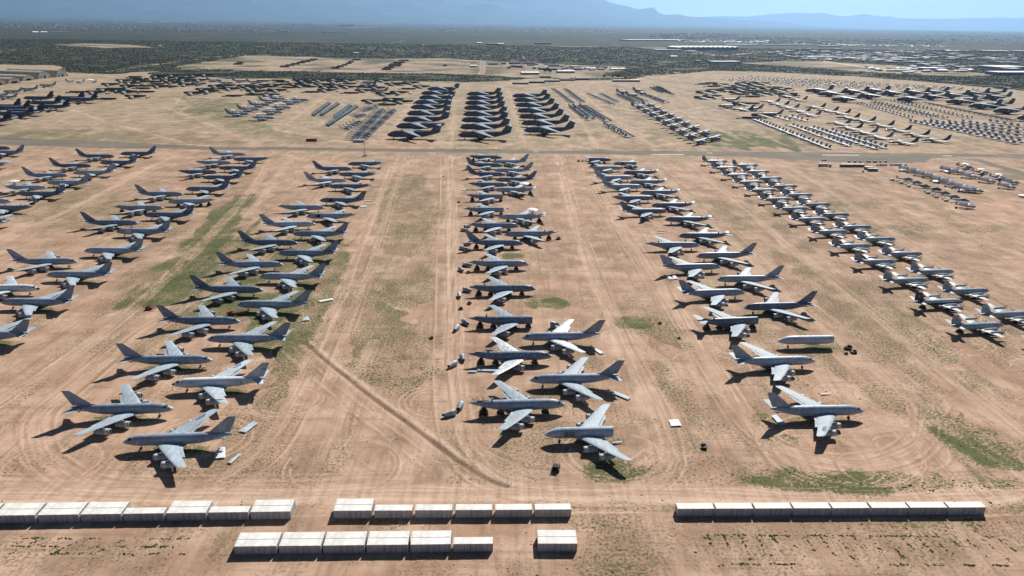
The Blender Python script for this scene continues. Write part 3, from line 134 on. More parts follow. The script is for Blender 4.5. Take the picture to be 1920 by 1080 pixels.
for k, c in TONES.items(): paint('fuselage_'+k, c, .38, .2, .35, .5, .14, seams=True)
WT = {'dark': (.36, .435, .50), 'grey': (.40, .48, .545), 'lgrey': (.42, .50, .565), 'light': (.45, .53, .60), 'white': (.52, .60, .66)}
for k, c in WT.items(): paint('wing_'+k, c, .5, .22, .6, .25, .10, streak=((1, .25, 1),), seams=True)
def patchy():
    m = bpy.data.materials.new('wing_patchy'); t, b = nt(m)
    n = noise(t, .9, 2, .5); s = ramp(t, n, .55, .6)
    n2 = noise(t, .3, 4)
    c = mixc(t, n2, (.34, .38, .41), (.44, .48, .51)); c = mixc(t, s, c, (.72, .75, .76))
    t.links.new(c, b.inputs['Base Color']); b.inputs['Roughness'].default_value = .45; MATS['wing_patchy'] = m
patchy()
paint('cover_white', (.72, .74, .75), .55, .15, 2, .3, .05)
paint('pod_white', (.55, .58, .61), .5, .45, 1.4, .3, .1)
paint('pod_grey', (.30, .33, .37), .5, .4, 1.4, .3, .1)
paint('glass_dark', (.02, .025, .03), .15, .1, 1, .5, 0)
paint('black', (.012, .013, .016), .6, .2, 1, .3, .1)
paint('tyre', (.02, .02, .022), .8, .2, 3, .2, .1)
paint('strut', (.35, .36, .37), .5, .3, 2, .4, .1)
paint('stripe', (.38, .42, .45), .5, .2, 1, .3, .05)
paint('rust', (.075, .048, .035), .85, .4, 1.2, .2, .2)
paint('redpaint', (.32, .035, .02), .55, .4, 1.5, .3, .2)
paint('lettering', (.05, .06, .08), .6, .1, 1, .3, 0)
paint('roundel_blue', (.02, .035, .09), .6, .1, 1, .3, 0)
paint('radome_white', (.78, .8, .82), .4, .1, 1, .4, .03)
paint('heavy_grey', (.12, .14, .185), .45, .25, .12, .4, .12)
paint('heavy_wing', (.30, .36, .42), .42, .2, .2, .4, .08)
paint('navy_grey', (.36, .42, .48), .34, .2, .5, .5, .10)
paint('navy_wing', (.46, .53, .58), .34, .2, .5, .5, .06)
paint('olive', (.095, .11, .095), .6, .35, .3, .3, .3)
paint('olive_wing_sunlit', (.30, .31, .28), .6, .3, .3, .3, .2)  # paler than the hull: sunlit wing tops put into the colour
paint('bomber_dark', (.045, .058, .085), .45, .25, .3, .45, .25)
paint('jet_grey', (.31, .36, .42), .45, .25, .5, .4, .3)
paint('jet_white', (.36, .42, .48), .45, .2, .5, .4, .15)
paint('jet_wing', (.33, .39, .46), .45, .2, .5, .4, .2)
paint('teal', (.46, .60, .66), .55, .3, .5, .3, .25)
paint('heli_dark', (.28, .34, .38), .55, .3, .5, .3, .4)
paint('container_side', (.62, .61, .60), .6, .22, .9, .3, .05, streak=((1, 1, .15),))  # white paint with the side's shade put into the colour, darker than the roof
paint('container_roof', (.80, .79, .75), .6, .20, .5, .3, .03)
paint('container_seam', (.26, .25, .25), .7, .3, 1, .2, .1)
paint('concrete', (.55, .50, .41), .85, .25, .15, .2, .05)
paint('hangar_shell', (.50, .45, .36), .85, .25, .12, .2, .05)
paint('door_blue', (.35, .45, .55), .6, .15, .3, .3, .1)
paint('earth_brown', (.12, .10, .085), .95, .35, .12, .1, .15)
paint('b_white', (.75, .75, .74), .6, .12, .05, .3, .1)
paint('b_pale', (.48, .45, .41), .7, .2, .05, .3, .15)
paint('b_blue', (.20, .30, .42), .6, .15, .05, .3, .15)
paint('b_grey', (.26, .27, .28), .7, .2, .05, .3, .2)
paint('b_dark', (.09, .10, .12), .7, .2, .05, .3, .2)
paint('b_brown', (.22, .15, .11), .8, .2, .05, .2, .35)
paint('b_window', (.03, .035, .045), .3, .1, .5, .5, .1)
paint('bark', (.12, .09, .06), .9, .3, 2, .2, .1)
paint('leaf', (.045, .06, .028), .8, .5, .25, .2, .3)
paint('bush', (.055, .066, .038), .9, .45, .02, .1, .3)
paint('weed', (.080, .098, .036), .9, .5, .05, .1, .3)
paint('mountain', (.060, .064, .054), .95, .7, .0007, .1, 0)
paint('bajada', (.035, .041, .032), .95, .4, .0012, .1, 0)

def weather(name, col, scale, stretch, lo, hi, amt):
    m = MATS[name]; t = m.node_tree; b = t.nodes['Principled BSDF']; l = b.inputs['Base Color'].links[0]; src = l.from_socket
    n = noise(t, scale, 4, .65, stretch=(stretch,)); c = mixc(t, mth(t, 'MULTIPLY', ramp(t, n, lo, hi), amt), src, col); t.links.new(c, b.inputs['Base Color'])
weather('container_side', (.30, .20, .13), 1.6, (1, 1, .10), .56, .72, .5)
weather('container_side', (.36, .33, .29), .35, (1, 1, 1), .5, .7, .5)
weather('container_roof', (.45, .40, .33), .9, (.5, 1, 1), .55, .75, .45)
weather('container_roof', (.33, .24, .17), 3.2, (1, .3, 1), .64, .74, .5)
for k in TONES: weather('fuselage_'+k, tuple(v*.5 for v in TONES[k]), .9, (.8, .5, .22), .56, .74, .35)
# ---------------------------------------------------------------- mesh builder
class B:
    def __init__(s): s.v = []; s.f = []; s.m = []; s.sm = []; s.mats = []
    def mi(s, m):
        if m not in s.mats: s.mats.append(m)
        return s.mats.index(m)
    def add(s, vs, fs, m, smooth=False):
        o = len(s.v); s.v += vs; k = s.mi(m)
        for f in fs: s.f.append(tuple(i+o for i in f)); s.m.append(k); s.sm.append(smooth)
    def box(s, x0, x1, y0, y1, z0, z1, m, M=None):
        vs = [(x, y, z) for z in (z0, z1) for y in (y0, y1) for x in (x0, x1)]
        if M: vs = [tuple(M @ Vector(p)) for p in vs]
        s.add(vs, [(0, 2, 3, 1), (4, 5, 7, 6), (0, 1, 5, 4), (2, 6, 7, 3), (0, 4, 6, 2), (1, 3, 7, 5)], m)
    def loft(s, rings, m, cap=(True, True), smooth=True, close=True, capm=None):
        n = len(rings[0]); vs = [p for r in rings for p in r]; fs = []
        for i in range(len(rings)-1):
            for j in range(n if close else n-1):
                k = (j+1) % n
                fs.append((i*n+j, i*n+k, (i+1)*n+k, (i+1)*n+j))
        s.add(vs, fs, m, smooth)
        o = len(s.v)-len(vs)
        if cap[0]: s.f.append(tuple(o+j for j in reversed(range(n)))); s.m.append(s.mi(capm or m)); s.sm.append(False)
        if cap[1]: s.f.append(tuple(o+(len(rings)-1)*n+j for j in range(n))); s.m.append(s.mi(capm or m)); s.sm.append(False)
    def fus(s, st, m, n=20, cap=(True, True), capm=None):
        s.loft([[(x, ry*math.sin(2*math.pi*j/n), z+rz*math.cos(2*math.pi*j/n)) for j in range(n)] for x, z, ry, rz in st], m, cap, capm=capm)
    def lathe(s, prof, m, c=(0, 0, 0), n=14, axis='x'):
        rings = []
        for x, r in prof:
            if axis == 'x': rings.append([(c[0]+x, c[1]+r*math.sin(2*math.pi*j/n), c[2]+r*math.cos(2*math.pi*j/n)) for j in range(n)])
            else: rings.append([(c[0]+r*math.cos(2*math.pi*j/n), c[1]+r*math.sin(2*math.pi*j/n), c[2]+x) for j in range(n)])
        s.loft(rings, m, (True, True))
    def tube(s, a, b, r, m, n=6, r2=None):
        a = Vector(a); b = Vector(b); d = (b-a).normalized()
        u = d.orthogonal().normalized(); w = d.cross(u); r2 = r if r2 is None else r2
        s.loft([[tuple(p+rr*(u*math.cos(2*math.pi*j/n)+w*math.sin(2*math.pi*j/n))) for j in range(n)] for p, rr in ((a, r), (b, r2))], m)
    def patch(s, st, x0, x1, a0, a1, off, m, nx=2, na=3):
        # a piece of skin standing proud of a fuselage; angles in degrees from the top, + is left
        def at(x, a):
            for (p, q) in zip(st, st[1:]):
                if q[0] <= x <= p[0]:
                    k = (p[0]-x)/(p[0]-q[0]+1e-9); z, ry, rz = (p[i]+(q[i]-p[i])*k for i in (1, 2, 3))
                    a = R(a); return (x, (ry+off)*math.sin(a), z+(rz+off)*math.cos(a))
            return (x, 0, 0)
        vs = [at(x0+(x1-x0)*i/nx, a0+(a1-a0)*j/na) for i in range(nx+1) for j in range(na+1)]
        fs = [(i*(na+1)+j, i*(na+1)+j+1, (i+1)*(na+1)+j+1, (i+1)*(na+1)+j) for i in range(nx) for j in range(na)]
        s.add(vs, fs, m, True)
    def mesh(s, name):
        me = bpy.data.meshes.new(name); me.from_pydata(s.v, [], s.f)
        for m in s.mats: me.materials.append(MATS[m])
        me.polygons.foreach_set('material_index', s.m); me.polygons.foreach_set('use_smooth', s.sm)
        me.update()
        try: me.set_sharp_from_angle(angle=R(42))
        except Exception: pass
        return me
SEC = [(0, 0), (.03, .38), (.12, .8), (.32, 1), (.62, .72), (1, .05)]
def wing(b, st, m, axis='y', c0=0.0, c1=1.0):
    # st: (span, xLE, height, chord, thickness)
    rings = []
    sec = [(c0+(c1-c0)*c, h) for c, h in SEC] if (c0, c1) != (0, 1) else SEC
    for y, x, z, ch, th in st:
        up = [(x-ch*c, th/2*h) for c, h in sec]; lo = [(x-ch*c, -th/2*h*.8) for c, h in sec[::-1][:-1]]
        pts = up+lo
        rings.append([(px, y, z+h) for px, h in pts] if axis == 'y' else [(px, h, z) for px, h in pts])
    b.loft(rings, m)
def pod(b, x, y, z, L, r, m, dark='black', n=14):
    b.lathe([(0, r*.80), (-.12*r, r*.95), (-L*.25, r), (-L*.6, r*.96), (-L*.92, r*.66), (-L, r*.6)], m, (x, y, z), n)
    b.lathe([(.02, r*.72), (.03, r*.4)], dark, (x, y, z), n)
    b.lathe([(-L*1.0-.02, r*.5), (-L*1.15, r*.12)], dark, (x, y, z), 8)
def wheel(b, x, y, z, r, w):
    b.lathe2 = None
    n = 12
    rings = [[(x+rr*math.cos(2*math.pi*j/n), y+yy, z+rr*math.sin(2*math.pi*j/n)) for j in range(n)] for yy, rr in ((-w/2, r*.8), (-w/3, r), (w/3, r), (w/2, r*.8))]
    b.loft(rings, 'tyre')

# ---------------------------------------------------------------- object helpers
C = scene.collection
def link(name, data, parent=None, loc=None, rz=0.0, scale=None):
    o = bpy.data.objects.new(name, data); C.objects.link(o)
    if parent is not None: o.parent = parent
    if loc is not None: o.location = loc
    if rz: o.rotation_euler = (0, 0, rz)
    if scale is not None: o.scale = scale
    return o
def tag(o, label, cat, group=None):
    o['label'] = label; o['category'] = cat
    if group: o['group'] = group
    return o
def thing(name, label, cat, loc, rz=0.0, group=None):
    o = link(name, None, None, loc, rz); o.empty_display_size = .5
    return tag(o, label, cat, group)
def kind(o, k): o['kind'] = k; return o
MC = {}
def cached(key, fn):
    if key not in MC: MC[key] = fn()
    return MC[key]
ORD = ['first', 'second', 'third', 'fourth', 'fifth', 'sixth', 'seventh', 'eighth', 'ninth', 'tenth', 'eleventh', 'twelfth', 'thirteenth', 'fourteenth', 'fifteenth', 'sixteenth', 'seventeenth', 'eighteenth', 'nineteenth', 'twentieth']
_o = ORD[:9]; ORD += ['twenty-'+x for x in _o]+['thirtieth']+['thirty-'+x for x in _o]+['fortieth']+['forty-'+x for x in _o]+['fiftieth']+['fifty-'+x for x in _o]

# ---------------------------------------------------------------- ground: one sheet, colour masks stored on its points
def vnoise(x, y, s, seed):
    r = np.random.default_rng(seed).random((256, 256)).astype(np.float32)
    u = x/s; v = y/s; i = np.floor(u).astype(int); j = np.floor(v).astype(int); fu = u-i; fv = v-j
    fu = fu*fu*(3-2*fu); fv = fv*fv*(3-2*fv)
    g = lambda a, b: r[a % 256, b % 256]
    return (g(i, j)*(1-fu)+g(i+1, j)*fu)*(1-fv)+(g(i, j+1)*(1-fu)+g(i+1, j+1)*fu)*fv
def inpoly(x, y, P):
    c = np.zeros(x.shape, bool); n = len(P)
    for k in range(n):
        x0, y0 = P[k]; x1, y1 = P[k-1]
        if y0 == y1: continue
        c ^= ((y0 > y) != (y1 > y)) & (x < (x1-x0)*(y-y0)/(y1-y0)+x0)
    return c
def dline(x, y, P, lim):
    # distance to a polyline; points come row by row, so only the rows it crosses are looked at
    d = np.full(x.shape, 1e9, np.float32)
    ya = min(p[1] for p in P)-lim; yb = max(p[1] for p in P)+lim
    if len(y) > 300000 and ROWS is not None:
        i0, i1 = np.searchsorted(ROWS, [ya, yb]); i0 = max(i0-1, 0)*NX; i1 = min(i1+1, len(ROWS))*NX
        d[i0:i1] = dline(x[i0:i1], y[i0:i1], P, lim) if i1-i0 <= 300000 else dcore(x[i0:i1], y[i0:i1], P, lim); return d
    return dcore(x, y, P, lim)
ROWS = None; NX = 0
def dcore(x, y, P, lim):
    d = np.full(x.shape, 1e9, np.float32)
    s = np.flatnonzero((x > min(p[0] for p in P)-lim) & (x < max(p[0] for p in P)+lim))
    if len(s) < len(x)*.6:
        if len(s): d[s] = dcore2(x[s], y[s], P, lim)
        return d
    return dcore2(x, y, P, lim)
def dcore2(x, y, P, lim):
    d = np.full(x.shape, 1e9, np.float32)
    for (x0, y0), (x1, y1) in zip(P, P[1:]):
        s = np.flatnonzero((x > min(x0, x1)-lim) & (x < max(x0, x1)+lim) & (y > min(y0, y1)-lim) & (y < max(y0, y1)+lim))
        if not len(s): continue
        L = (x1-x0)**2+(y1-y0)**2+1e-9
        t = np.clip(((x[s]-x0)*(x1-x0)+(y[s]-y0)*(y1-y0))/L, 0, 1)
        d[s] = np.minimum(d[s], np.hypot(x[s]-x0-t*(x1-x0), y[s]-y0-t*(y1-y0)))
    return d
def smooth_line(P, it=2):
    for _ in range(it):
        Q = [P[0]]
        for a, b in zip(P, P[1:]):
            Q += [[a[0]*.75+b[0]*.25, a[1]*.75+b[1]*.25], [a[0]*.25+b[0]*.75, a[1]*.25+b[1]*.75]]
        P = Q+[P[-1]]
    return P
def grid_mesh(name, X, Y, Z):
    ny, nx = X.shape
    me = bpy.data.meshes.new(name)
    me.vertices.add(nx*ny); co = np.stack([X, Y, Z], -1).reshape(-1).astype(np.float32); me.vertices.foreach_set('co', co)
    i = np.arange(nx*ny).reshape(ny, nx); q = np.stack([i[:-1, :-1], i[:-1, 1:], i[1:, 1:], i[1:, :-1]], -1).reshape(-1)
    nf = (nx-1)*(ny-1); me.loops.add(nf*4); me.loops.foreach_set('vertex_index', q.astype(np.int32))
    me.polygons.add(nf); me.polygons.foreach_set('loop_start', np.arange(0, nf*4, 4, dtype=np.int32))
    me.polygons.foreach_set('use_smooth', np.ones(nf, bool)); me.update(calc_edges=True)
    return me
def scrubness(x, y):
    jx = x+(vnoise(x, y, 60, 3)-.5)*40; jy = y+(vnoise(x, y, 60, 4)-.5)*40
    s = np.ones(x.shape, np.float32)
    for k in ('bare', 'field', 'field2', 'field3', 'field4'): s[inpoly(jx, jy, REGIONS[k])] = 0 if k == 'bare' else (.12 if k != 'field3' else .3)
    s[inpoly(jx, jy, REGIONS['greenstrip'])] = 1
    for w, st, kd, P in TRACKS:
        if w >= 8 or kd == 'c' or P[0][1] > 1800:
            s[dline(x, y, P, w*1.5+8) < w*.75+2] = 0
    return s
TURNS = [(118, 225, 20), (133, 218, 14), (150, 232, 12), (95, 300, 14), (128, 232, 26), (-118, 232, 15), (-30, 262, 12), (40, 225, 18), (-95, 262, 14), (60, 330, 13), (230, 330, 13), (170, 270, 15), (-60, 215, 18), (-165, 215, 18), (250, 300, 10)]
def make_ground():
    ys = [-3000, -1200, -500, -150, 0, 60, 100, 125]; y = 140.0
    while y < 78000: ys.append(y); y *= 1.0036 if y < 3200 else (1.012 if y < 9000 else 1.06)
    ys = np.array(ys+[78500]); nx = 860
    t = np.linspace(-1, 1, nx); t = np.sign(t)*(np.abs(t)*.82+np.abs(t)**6*.18*1.6)
    W = np.where(ys > 0, ys*1.02+60, 400)
    X = np.minimum(np.maximum(t[None, :]*W[:, None], -78500), 78500); Y = np.repeat(ys[:, None], nx, 1)
    X[:, 0] = -78500*np.ones(len(ys)); X[:, -1] = 78500
    x = X.reshape(-1); y = Y.reshape(-1); n = len(x)
    global ROWS, NX
    ROWS = ys; NX = nx
    A = {k: np.zeros(n, np.float32) for k in ('track', 'red', 'grass', 'asph', 'scrub', 'ditch', 'pale')}
    near = y < 4200
    wob = (vnoise(x, y, 9, 21)-.5)*2.2; edge = vnoise(x, y, 3.5, 22)
    rr = random.Random(3)
    def add(key, d, width, amt, lim=None):
        sel = d < (lim or width*4)
        A[key][sel] = np.maximum(A[key][sel], (np.exp(-(d[sel]/width)**2)*amt).astype(np.float32))
    def offset(P, o, wander):
        Q = []
        for i, (px, py) in enumerate(P):
            a_ = P[max(i-1, 0)]; b_ = P[min(i+1, len(P)-1)]; dx, dy = b_[0]-a_[0], b_[1]-a_[1]; L = math.hypot(dx, dy)+1e-6
            q = o+wander*math.sin(i*.55+o*3); Q.append([px-dy/L*q, py+dx/L*q])
        return Q
    for w, s, k, P in TRACKS:
        P = smooth_line(P, 3)
        d = dline(x, y, P, w*2+8); sel = d < w*1.8+6
        far_ = y > 760
        dd = d+wob+(vnoise(x, y, 26, 23)-.5)*np.where(far_, 7, 2.5)+np.where(far_, 1.5, 0)
        f = np.clip((w*.58-dd)/(w*.30+.6)+.5, 0, 1)*s*((.35+.65*edge) if w < 8.2 or w > 8.8 else (.75+.25*edge))*np.where(y > 800, .95, .9)
        if k == 'd':
            A['ditch'] = np.maximum(A['ditch'], np.where(sel, np.clip(1.5-(d+wob*.2)/(w*.5), 0, 1)*s*(.75+.25*vnoise(x, y, 5, 77)), 0))
            dl = dline(x, y, offset(P, 2.6, .5), 8); add('track', dl, 1.5, .7)
            add('red', dline(x, y, offset(P, -2.4, .6), 8), 1.1, .5)
        elif k == 'a': A['asph'] = np.maximum(A['asph'], np.where(sel, np.clip((w*.5-dd)/2+.5, 0, 1)*s*.8, 0))
        elif k == 'c': A['track'] = np.maximum(A['track'], np.where(sel, np.clip((w*.5-d)/4+.5, 0, 1)*s, 0))
        else:
            A['track'] = np.maximum(A['track'], np.where(sel, f, 0))
            if P[0][1] < 1000 or P[-1][1] < 1000:
                for o in ([-.95, .95] + [q+rr.uniform(-w*.5, w*.5) for q in (-1.6, .2, 1.9, 3.2)] + ([rr.uniform(-12, 12) for _ in range(2)] if s > .65 else [])):
                    am = min(1, rr.uniform(.45, 1.1)*s)
                    dl = dline(x, y, offset(P, o, rr.uniform(.2, 1.0)), 5)
                    add('red', dl, .50+.1*(w > 6), am*(1.0 if k == 'r' else .75))
                    add('track', dline(x, y, offset(P, o+.8, .4), 4), .45, am*.8)
    # turning circles and stray wheel marks
    for cx, cy, r0 in TURNS:
        for j in range(4):
            r1 = r0+rr.uniform(-4, 4); a0 = rr.uniform(0, 6.28); sp = rr.uniform(1.6, 4.6)
            P = [[cx+r1*1.15*math.cos(a0+sp*i/16)+rr.uniform(-.2, .2), cy+r1*math.sin(a0+sp*i/16)] for i in range(17)]
            add('red', dline(x, y, P, 4), .40, rr.uniform(.35, .7))
            add('track', dline(x, y, offset(P, .75, .1), 4), .4, .6)
    for j in range(46):
        y0 = rr.uniform(175, 640); x0 = rr.uniform(-.75, .8)*y0; L = rr.uniform(25, 120); a0 = R(92.5+rr.gauss(0, 9)) if rr.random() < .72 else R(rr.uniform(-25, 25)); bend = rr.uniform(-.5, .5)
        P = [[x0+L*i/12*math.cos(a0+bend*i/12), y0+L*i/12*math.sin(a0+bend*i/12)] for i in range(13)]
        for o in (-.9, .9): add('red', dline(x, y, offset(P, o, .1), 4), .38, rr.uniform(.35, .75))
    gn = vnoise(x, y, 5, 31)*.5+vnoise(x, y, 14, 32)*.5
    gs = vnoise(x+.05*y, y*.28, 5, 33)*.45+vnoise(x, y*.4, 16, 34)*.55
    gw = np.clip((vnoise(x, y*.45, 34, 35)*.5+vnoise(x, y*.5, 9, 36)*.5-.56)*3.5, 0, .42)*(y < 1100)*np.where(x > 150, 1.25, 1)*np.where(y < 192, .35, 1)
    A['grass'] = np.maximum(A['grass'], gw.astype(np.float32))
    for cx, cy, rx, ry, s in GRASS:
        e_ = 2.0 if s >= .9 else 1.45
        q = ((x-cx)/(rx*e_))**2+((y-cy)/(ry*e_))**2
        m = np.clip(1.2-q+(gs-.45)*2.4, 0, 1)*np.clip(2.2-q, 0, 1)*min(1, s*1.15)
        A['grass'] = np.maximum(A['grass'], m*np.clip(.35+1.1*gn, 0, 1))
    for st_, P in OLIVE:
        k_ = np.flatnonzero((y > min(p[1] for p in P)-8) & (y < max(p[1] for p in P)+8)); jx_ = x[k_]+(vnoise(x[k_], y[k_], 7, 37)-.5)*9; jy_ = y[k_]+(vnoise(x[k_], y[k_], 5, 38)-.5)*6
        i_ = inpoly(jx_, jy_, P); k_ = k_[i_]
        A['grass'][k_] = np.maximum(A['grass'][k_], np.clip(st_*(.45+1.15*(gs[k_]*.5+gn[k_]*.5)), 0, 1))
    for c, f, px, py, h, fl in TANKERS:                       # green strips that grow under the parked jets
        a = R(h); mx, my = px-20*math.cos(a), py-20*math.sin(a)
        q = ((x-mx)/17)**2+((y-my+1)/5.0)**2
        A['grass'] = np.maximum(A['grass'], np.clip(1.1-q, 0, 1)*(.95 if c != 3 else .75)*np.clip(gn*1.6, 0, 1))
    for c, i, px, py in PATROL:
        q = ((x-px+18)/13)**2+((y-py+1)/4.5)**2
        A['grass'] = np.maximum(A['grass'], np.clip(1.1-q, 0, 1)*.8*np.clip(gn*1.5, 0, 1))
    A['grass'] *= 1-np.clip(A['track']*1.2, 0, 1)*.5
    jx = x+(vnoise(x, y, 10, 41)-.5)*3; jy = y+(vnoise(x, y, 10, 42)-.5)*3
    for k in ('tarmac', 'loop'): A['asph'][inpoly(jx, jy, REGIONS[k])] = 1
    A['asph'] *= np.clip(.62+.9*(vnoise(x, y, 18, 43)*.5+vnoise(x*.4, y, 5, 44)*.5), 0, 1)
    sc = scrubness(x, y); mid_ = (sc > .05) & (sc < .5); sc[mid_] = np.clip(sc[mid_]+(vnoise(x, y, 90, 8)[mid_]-.40)*1.6+(vnoise(x+y*.4, y, 14, 9)[mid_]-.5)*.35, 0, .8); A['scrub'] = sc
    far = y > 5200; A['scrub'][far] = np.clip(.86+.5*(vnoise(x, y*.5, 420, 5)-.35), 0, 1)[far]
    A['scrub'] *= 1+np.clip((y-3300)/2200, 0, 1)*.9
    A['scrub'][(y < 1000) & (np.abs(x) < 2000)] = 0
    A['pale'] = np.clip((y-780+(vnoise(x, y, 80, 61)-.5)*260)/300, 0, 1).astype(np.float32)
    Z = np.zeros(n, np.float32)
    nb = (y > 120) & (y < 1500)
    Z[nb] = ((vnoise(x, y, 6, 51)-.5)*.10+(vnoise(x, y, 1.7, 52)-.5)*.06)[nb]
    Z[nb] -= A['ditch'][nb]*.4
    Z[nb] += np.where(A['red'][nb] > .3, .04, 0)
    me = grid_mesh('ground', X, Y, Z.reshape(X.shape))
    for k, v in A.items():
        at = me.attributes.new(k, 'FLOAT', 'POINT'); at.data.foreach_set('value', v.astype(np.float32))
    m = bpy.data.materials.new('desert_ground'); t, b = nt(m)
    at = lambda k: (lambda n: (setattr(n, 'attribute_name', k), n.outputs['Fac'])[1])(t.nodes.new('ShaderNodeAttribute'))
    tr, rd, gr, asp, scb, dt, pal = (at(k) for k in ('track', 'red', 'grass', 'asph', 'scrub', 'ditch', 'pale'))
    big = noise(t, .006, 4, .6); mid = noise(t, .045, 5, .62); fine = noise(t, .9, 6, .68); micro = noise(t, 4.0, 4, .7)
    streak = noise(t, .5, 4, .6, stretch=((1, .035, 1), R(-4))); arc = noise(t, .12, 5, .7, stretch=((1, .35, 1), R(25)))
    c = mixc(t, ramp(t, big, .38, .62), SAND_A, SAND_B)
    c = mixc(t, mth(t, 'MULTIPLY', ramp(t, mid, .42, .66), .85), c, SAND_C)
    c = mixc(t, mth(t, 'MULTIPLY', pal, .8), c, mixc(t, ramp(t, mid, .38, .66), (.30, .235, .155), (.47, .37, .265)))
    fz = noise(t, .012, 6, .68, stretch=((1, .6, 1), R(20))); fz2 = noise(t, .05, 5, .7, stretch=((.3, 1, 1), R(-12)))
    c = mixc(t, mth(t, 'MULTIPLY', pal, mth(t, 'MULTIPLY', ramp(t, fz, .50, .62), .65)), c, (.185, .165, .105))
    c = mixc(t, mth(t, 'MULTIPLY', pal, mth(t, 'MULTIPLY', ramp(t, fz2, .55, .66), .55)), c, (.50, .415, .31))
    c = mixc(t, mth(t, 'MULTIPLY', pal, mth(t, 'MULTIPLY', ramp(t, fz2, .46, .36), .5)), c, (.22, .17, .115))
    c = mixc(t, mth(t, 'MULTIPLY', ramp(t, streak, .50, .66), .42), c, SAND_D)
    c = mixc(t, mth(t, 'MULTIPLY', ramp(t, noise(t, .25, 4, .65, stretch=((.06, 1, 1), R(-6))), .54, .68), .45), c, SAND_E)
    c = mixc(t, mth(t, 'MULTIPLY', ramp(t, arc, .50, .66), .6), c, SAND_E)
    # dry growth speckled over open ground
    dry = mth(t, 'MULTIPLY', ramp(t, fine, .48, .58), ramp(t, noise(t, .03, 5, .7), .46, .62))
    c = mixc(t, mth(t, 'MULTIPLY', dry, .9), c, DRY)
    c = mixc(t, mth(t, 'MULTIPLY', ramp(t, micro, .56, .7), .25), c, (.16, .11, .07))
    c = mixc(t, tr, c, mixc(t, ramp(t, streak, .4, .7), TRACK_A, TRACK_B))
    c = mixc(t, mth(t, 'MULTIPLY', rd, mth(t, 'MULTIPLY_ADD', streak, 1.2, .1)), c, RED)
    gmask = ramp(t, mth(t, 'ADD', mth(t, 'MULTIPLY', fine, 1.3), mth(t, 'MULTIPLY', gr, .56)), .86, 1.10)
    gc = mixc(t, ramp(t, mid, .35, .65), (.062, .085, .028), (.115, .122, .048))
    gc = mixc(t, ramp(t, micro, .4, .7), gc, (.05, .068, .024))
    c = mixc(t, mth(t, 'MULTIPLY', gmask, .95), c, gc)
    ac = mixc(t, ramp(t, noise(t, .05, 5, .6, stretch=((.25, 1, 1),)), .35, .7), (.125, .113, .092), (.195, .168, .132))
    c = mixc(t, asp, c, ac)
    c = mixc(t, mth(t, 'MULTIPLY', dt, .85), c, (.13, .085, .055))
    sn = noise(t, .16, 3, .6); sn2 = noise(t, .012, 5, .6); sn3 = noise(t, .0022, 4, .6)
    sc = mixc(t, ramp(t, sn, .46, .64), (.030, .040, .021), (.082, .080, .046))
    sc = mixc(t, mth(t, 'MULTIPLY', ramp(t, sn2, .5, .75), .35), sc, (.12, .107, .08))
    sc = mixc(t, mth(t, 'MULTIPLY', ramp(t, sn3, .5, .7), .35), sc, (.05, .055, .04))
    sc = mixc(t, mth(t, 'MULTIPLY', mth(t, 'SUBTRACT', scb, 1.0, clamp=True), .85), sc, (.016, .024, .014))
    f4 = noise(t, .0011, 6, .72, stretch=((1, .35, 1), R(12))); f5 = noise(t, .006, 4, .7, stretch=((1, .22, 1), R(-8)))
    sc = mixc(t, mth(t, 'MULTIPLY', mth(t, 'MULTIPLY', mth(t, 'SUBTRACT', scb, 1.0, clamp=True), ramp(t, f4, .54, .64)), .45), sc, (.085, .08, .055))
    sc = mixc(t, mth(t, 'MULTIPLY', mth(t, 'MULTIPLY', mth(t, 'SUBTRACT', scb, 1.0, clamp=True), ramp(t, f5, .61, .65)), .5), sc, (.20, .19, .16))
    c = mixc(t, mth(t, 'MINIMUM', scb, 1.0), c, sc)
    t.links.new(c, b.inputs['Base Color']); b.inputs['Roughness'].default_value = .95; b.inputs['Specular IOR Level'].default_value = .12
    bp = node(t, 'ShaderNodeBump', Strength=.5, Distance=.25); t.links.new(mth(t, 'ADD', fine, mth(t, 'MULTIPLY', micro, .4)), bp.inputs['Height'])
    t.links.new(bp.outputs[0], b.inputs['Normal'])
    me.materials.append(m)
    return kind(link('ground', me), 'structure')
SAND_A = (.410, .262, .180); SAND_B = (.285, .186, .128); SAND_C = (.54, .380, .278); SAND_D = (.235, .148, .095); SAND_E = (.190, .135, .090)
DRY = (.115, .098, .055); TRACK_A = (.62, .46, .345); TRACK_B = (.52, .37, .265); RED = (.225, .128, .080)
make_ground()

# painted marks on the runway
for i, (A, Bp) in enumerate(MARKS):
    bm_ = B(); bm_.add([(A[0], A[1]-.8, .09), (Bp[0], Bp[1]-.8, .09), (Bp[0], Bp[1]+1.6, .09), (A[0], A[1]+1.6, .09)], [(0, 1, 2, 3)], 'b_white'); kind(link('runway_marking', bm_.mesh('runway_marking')), 'structure')
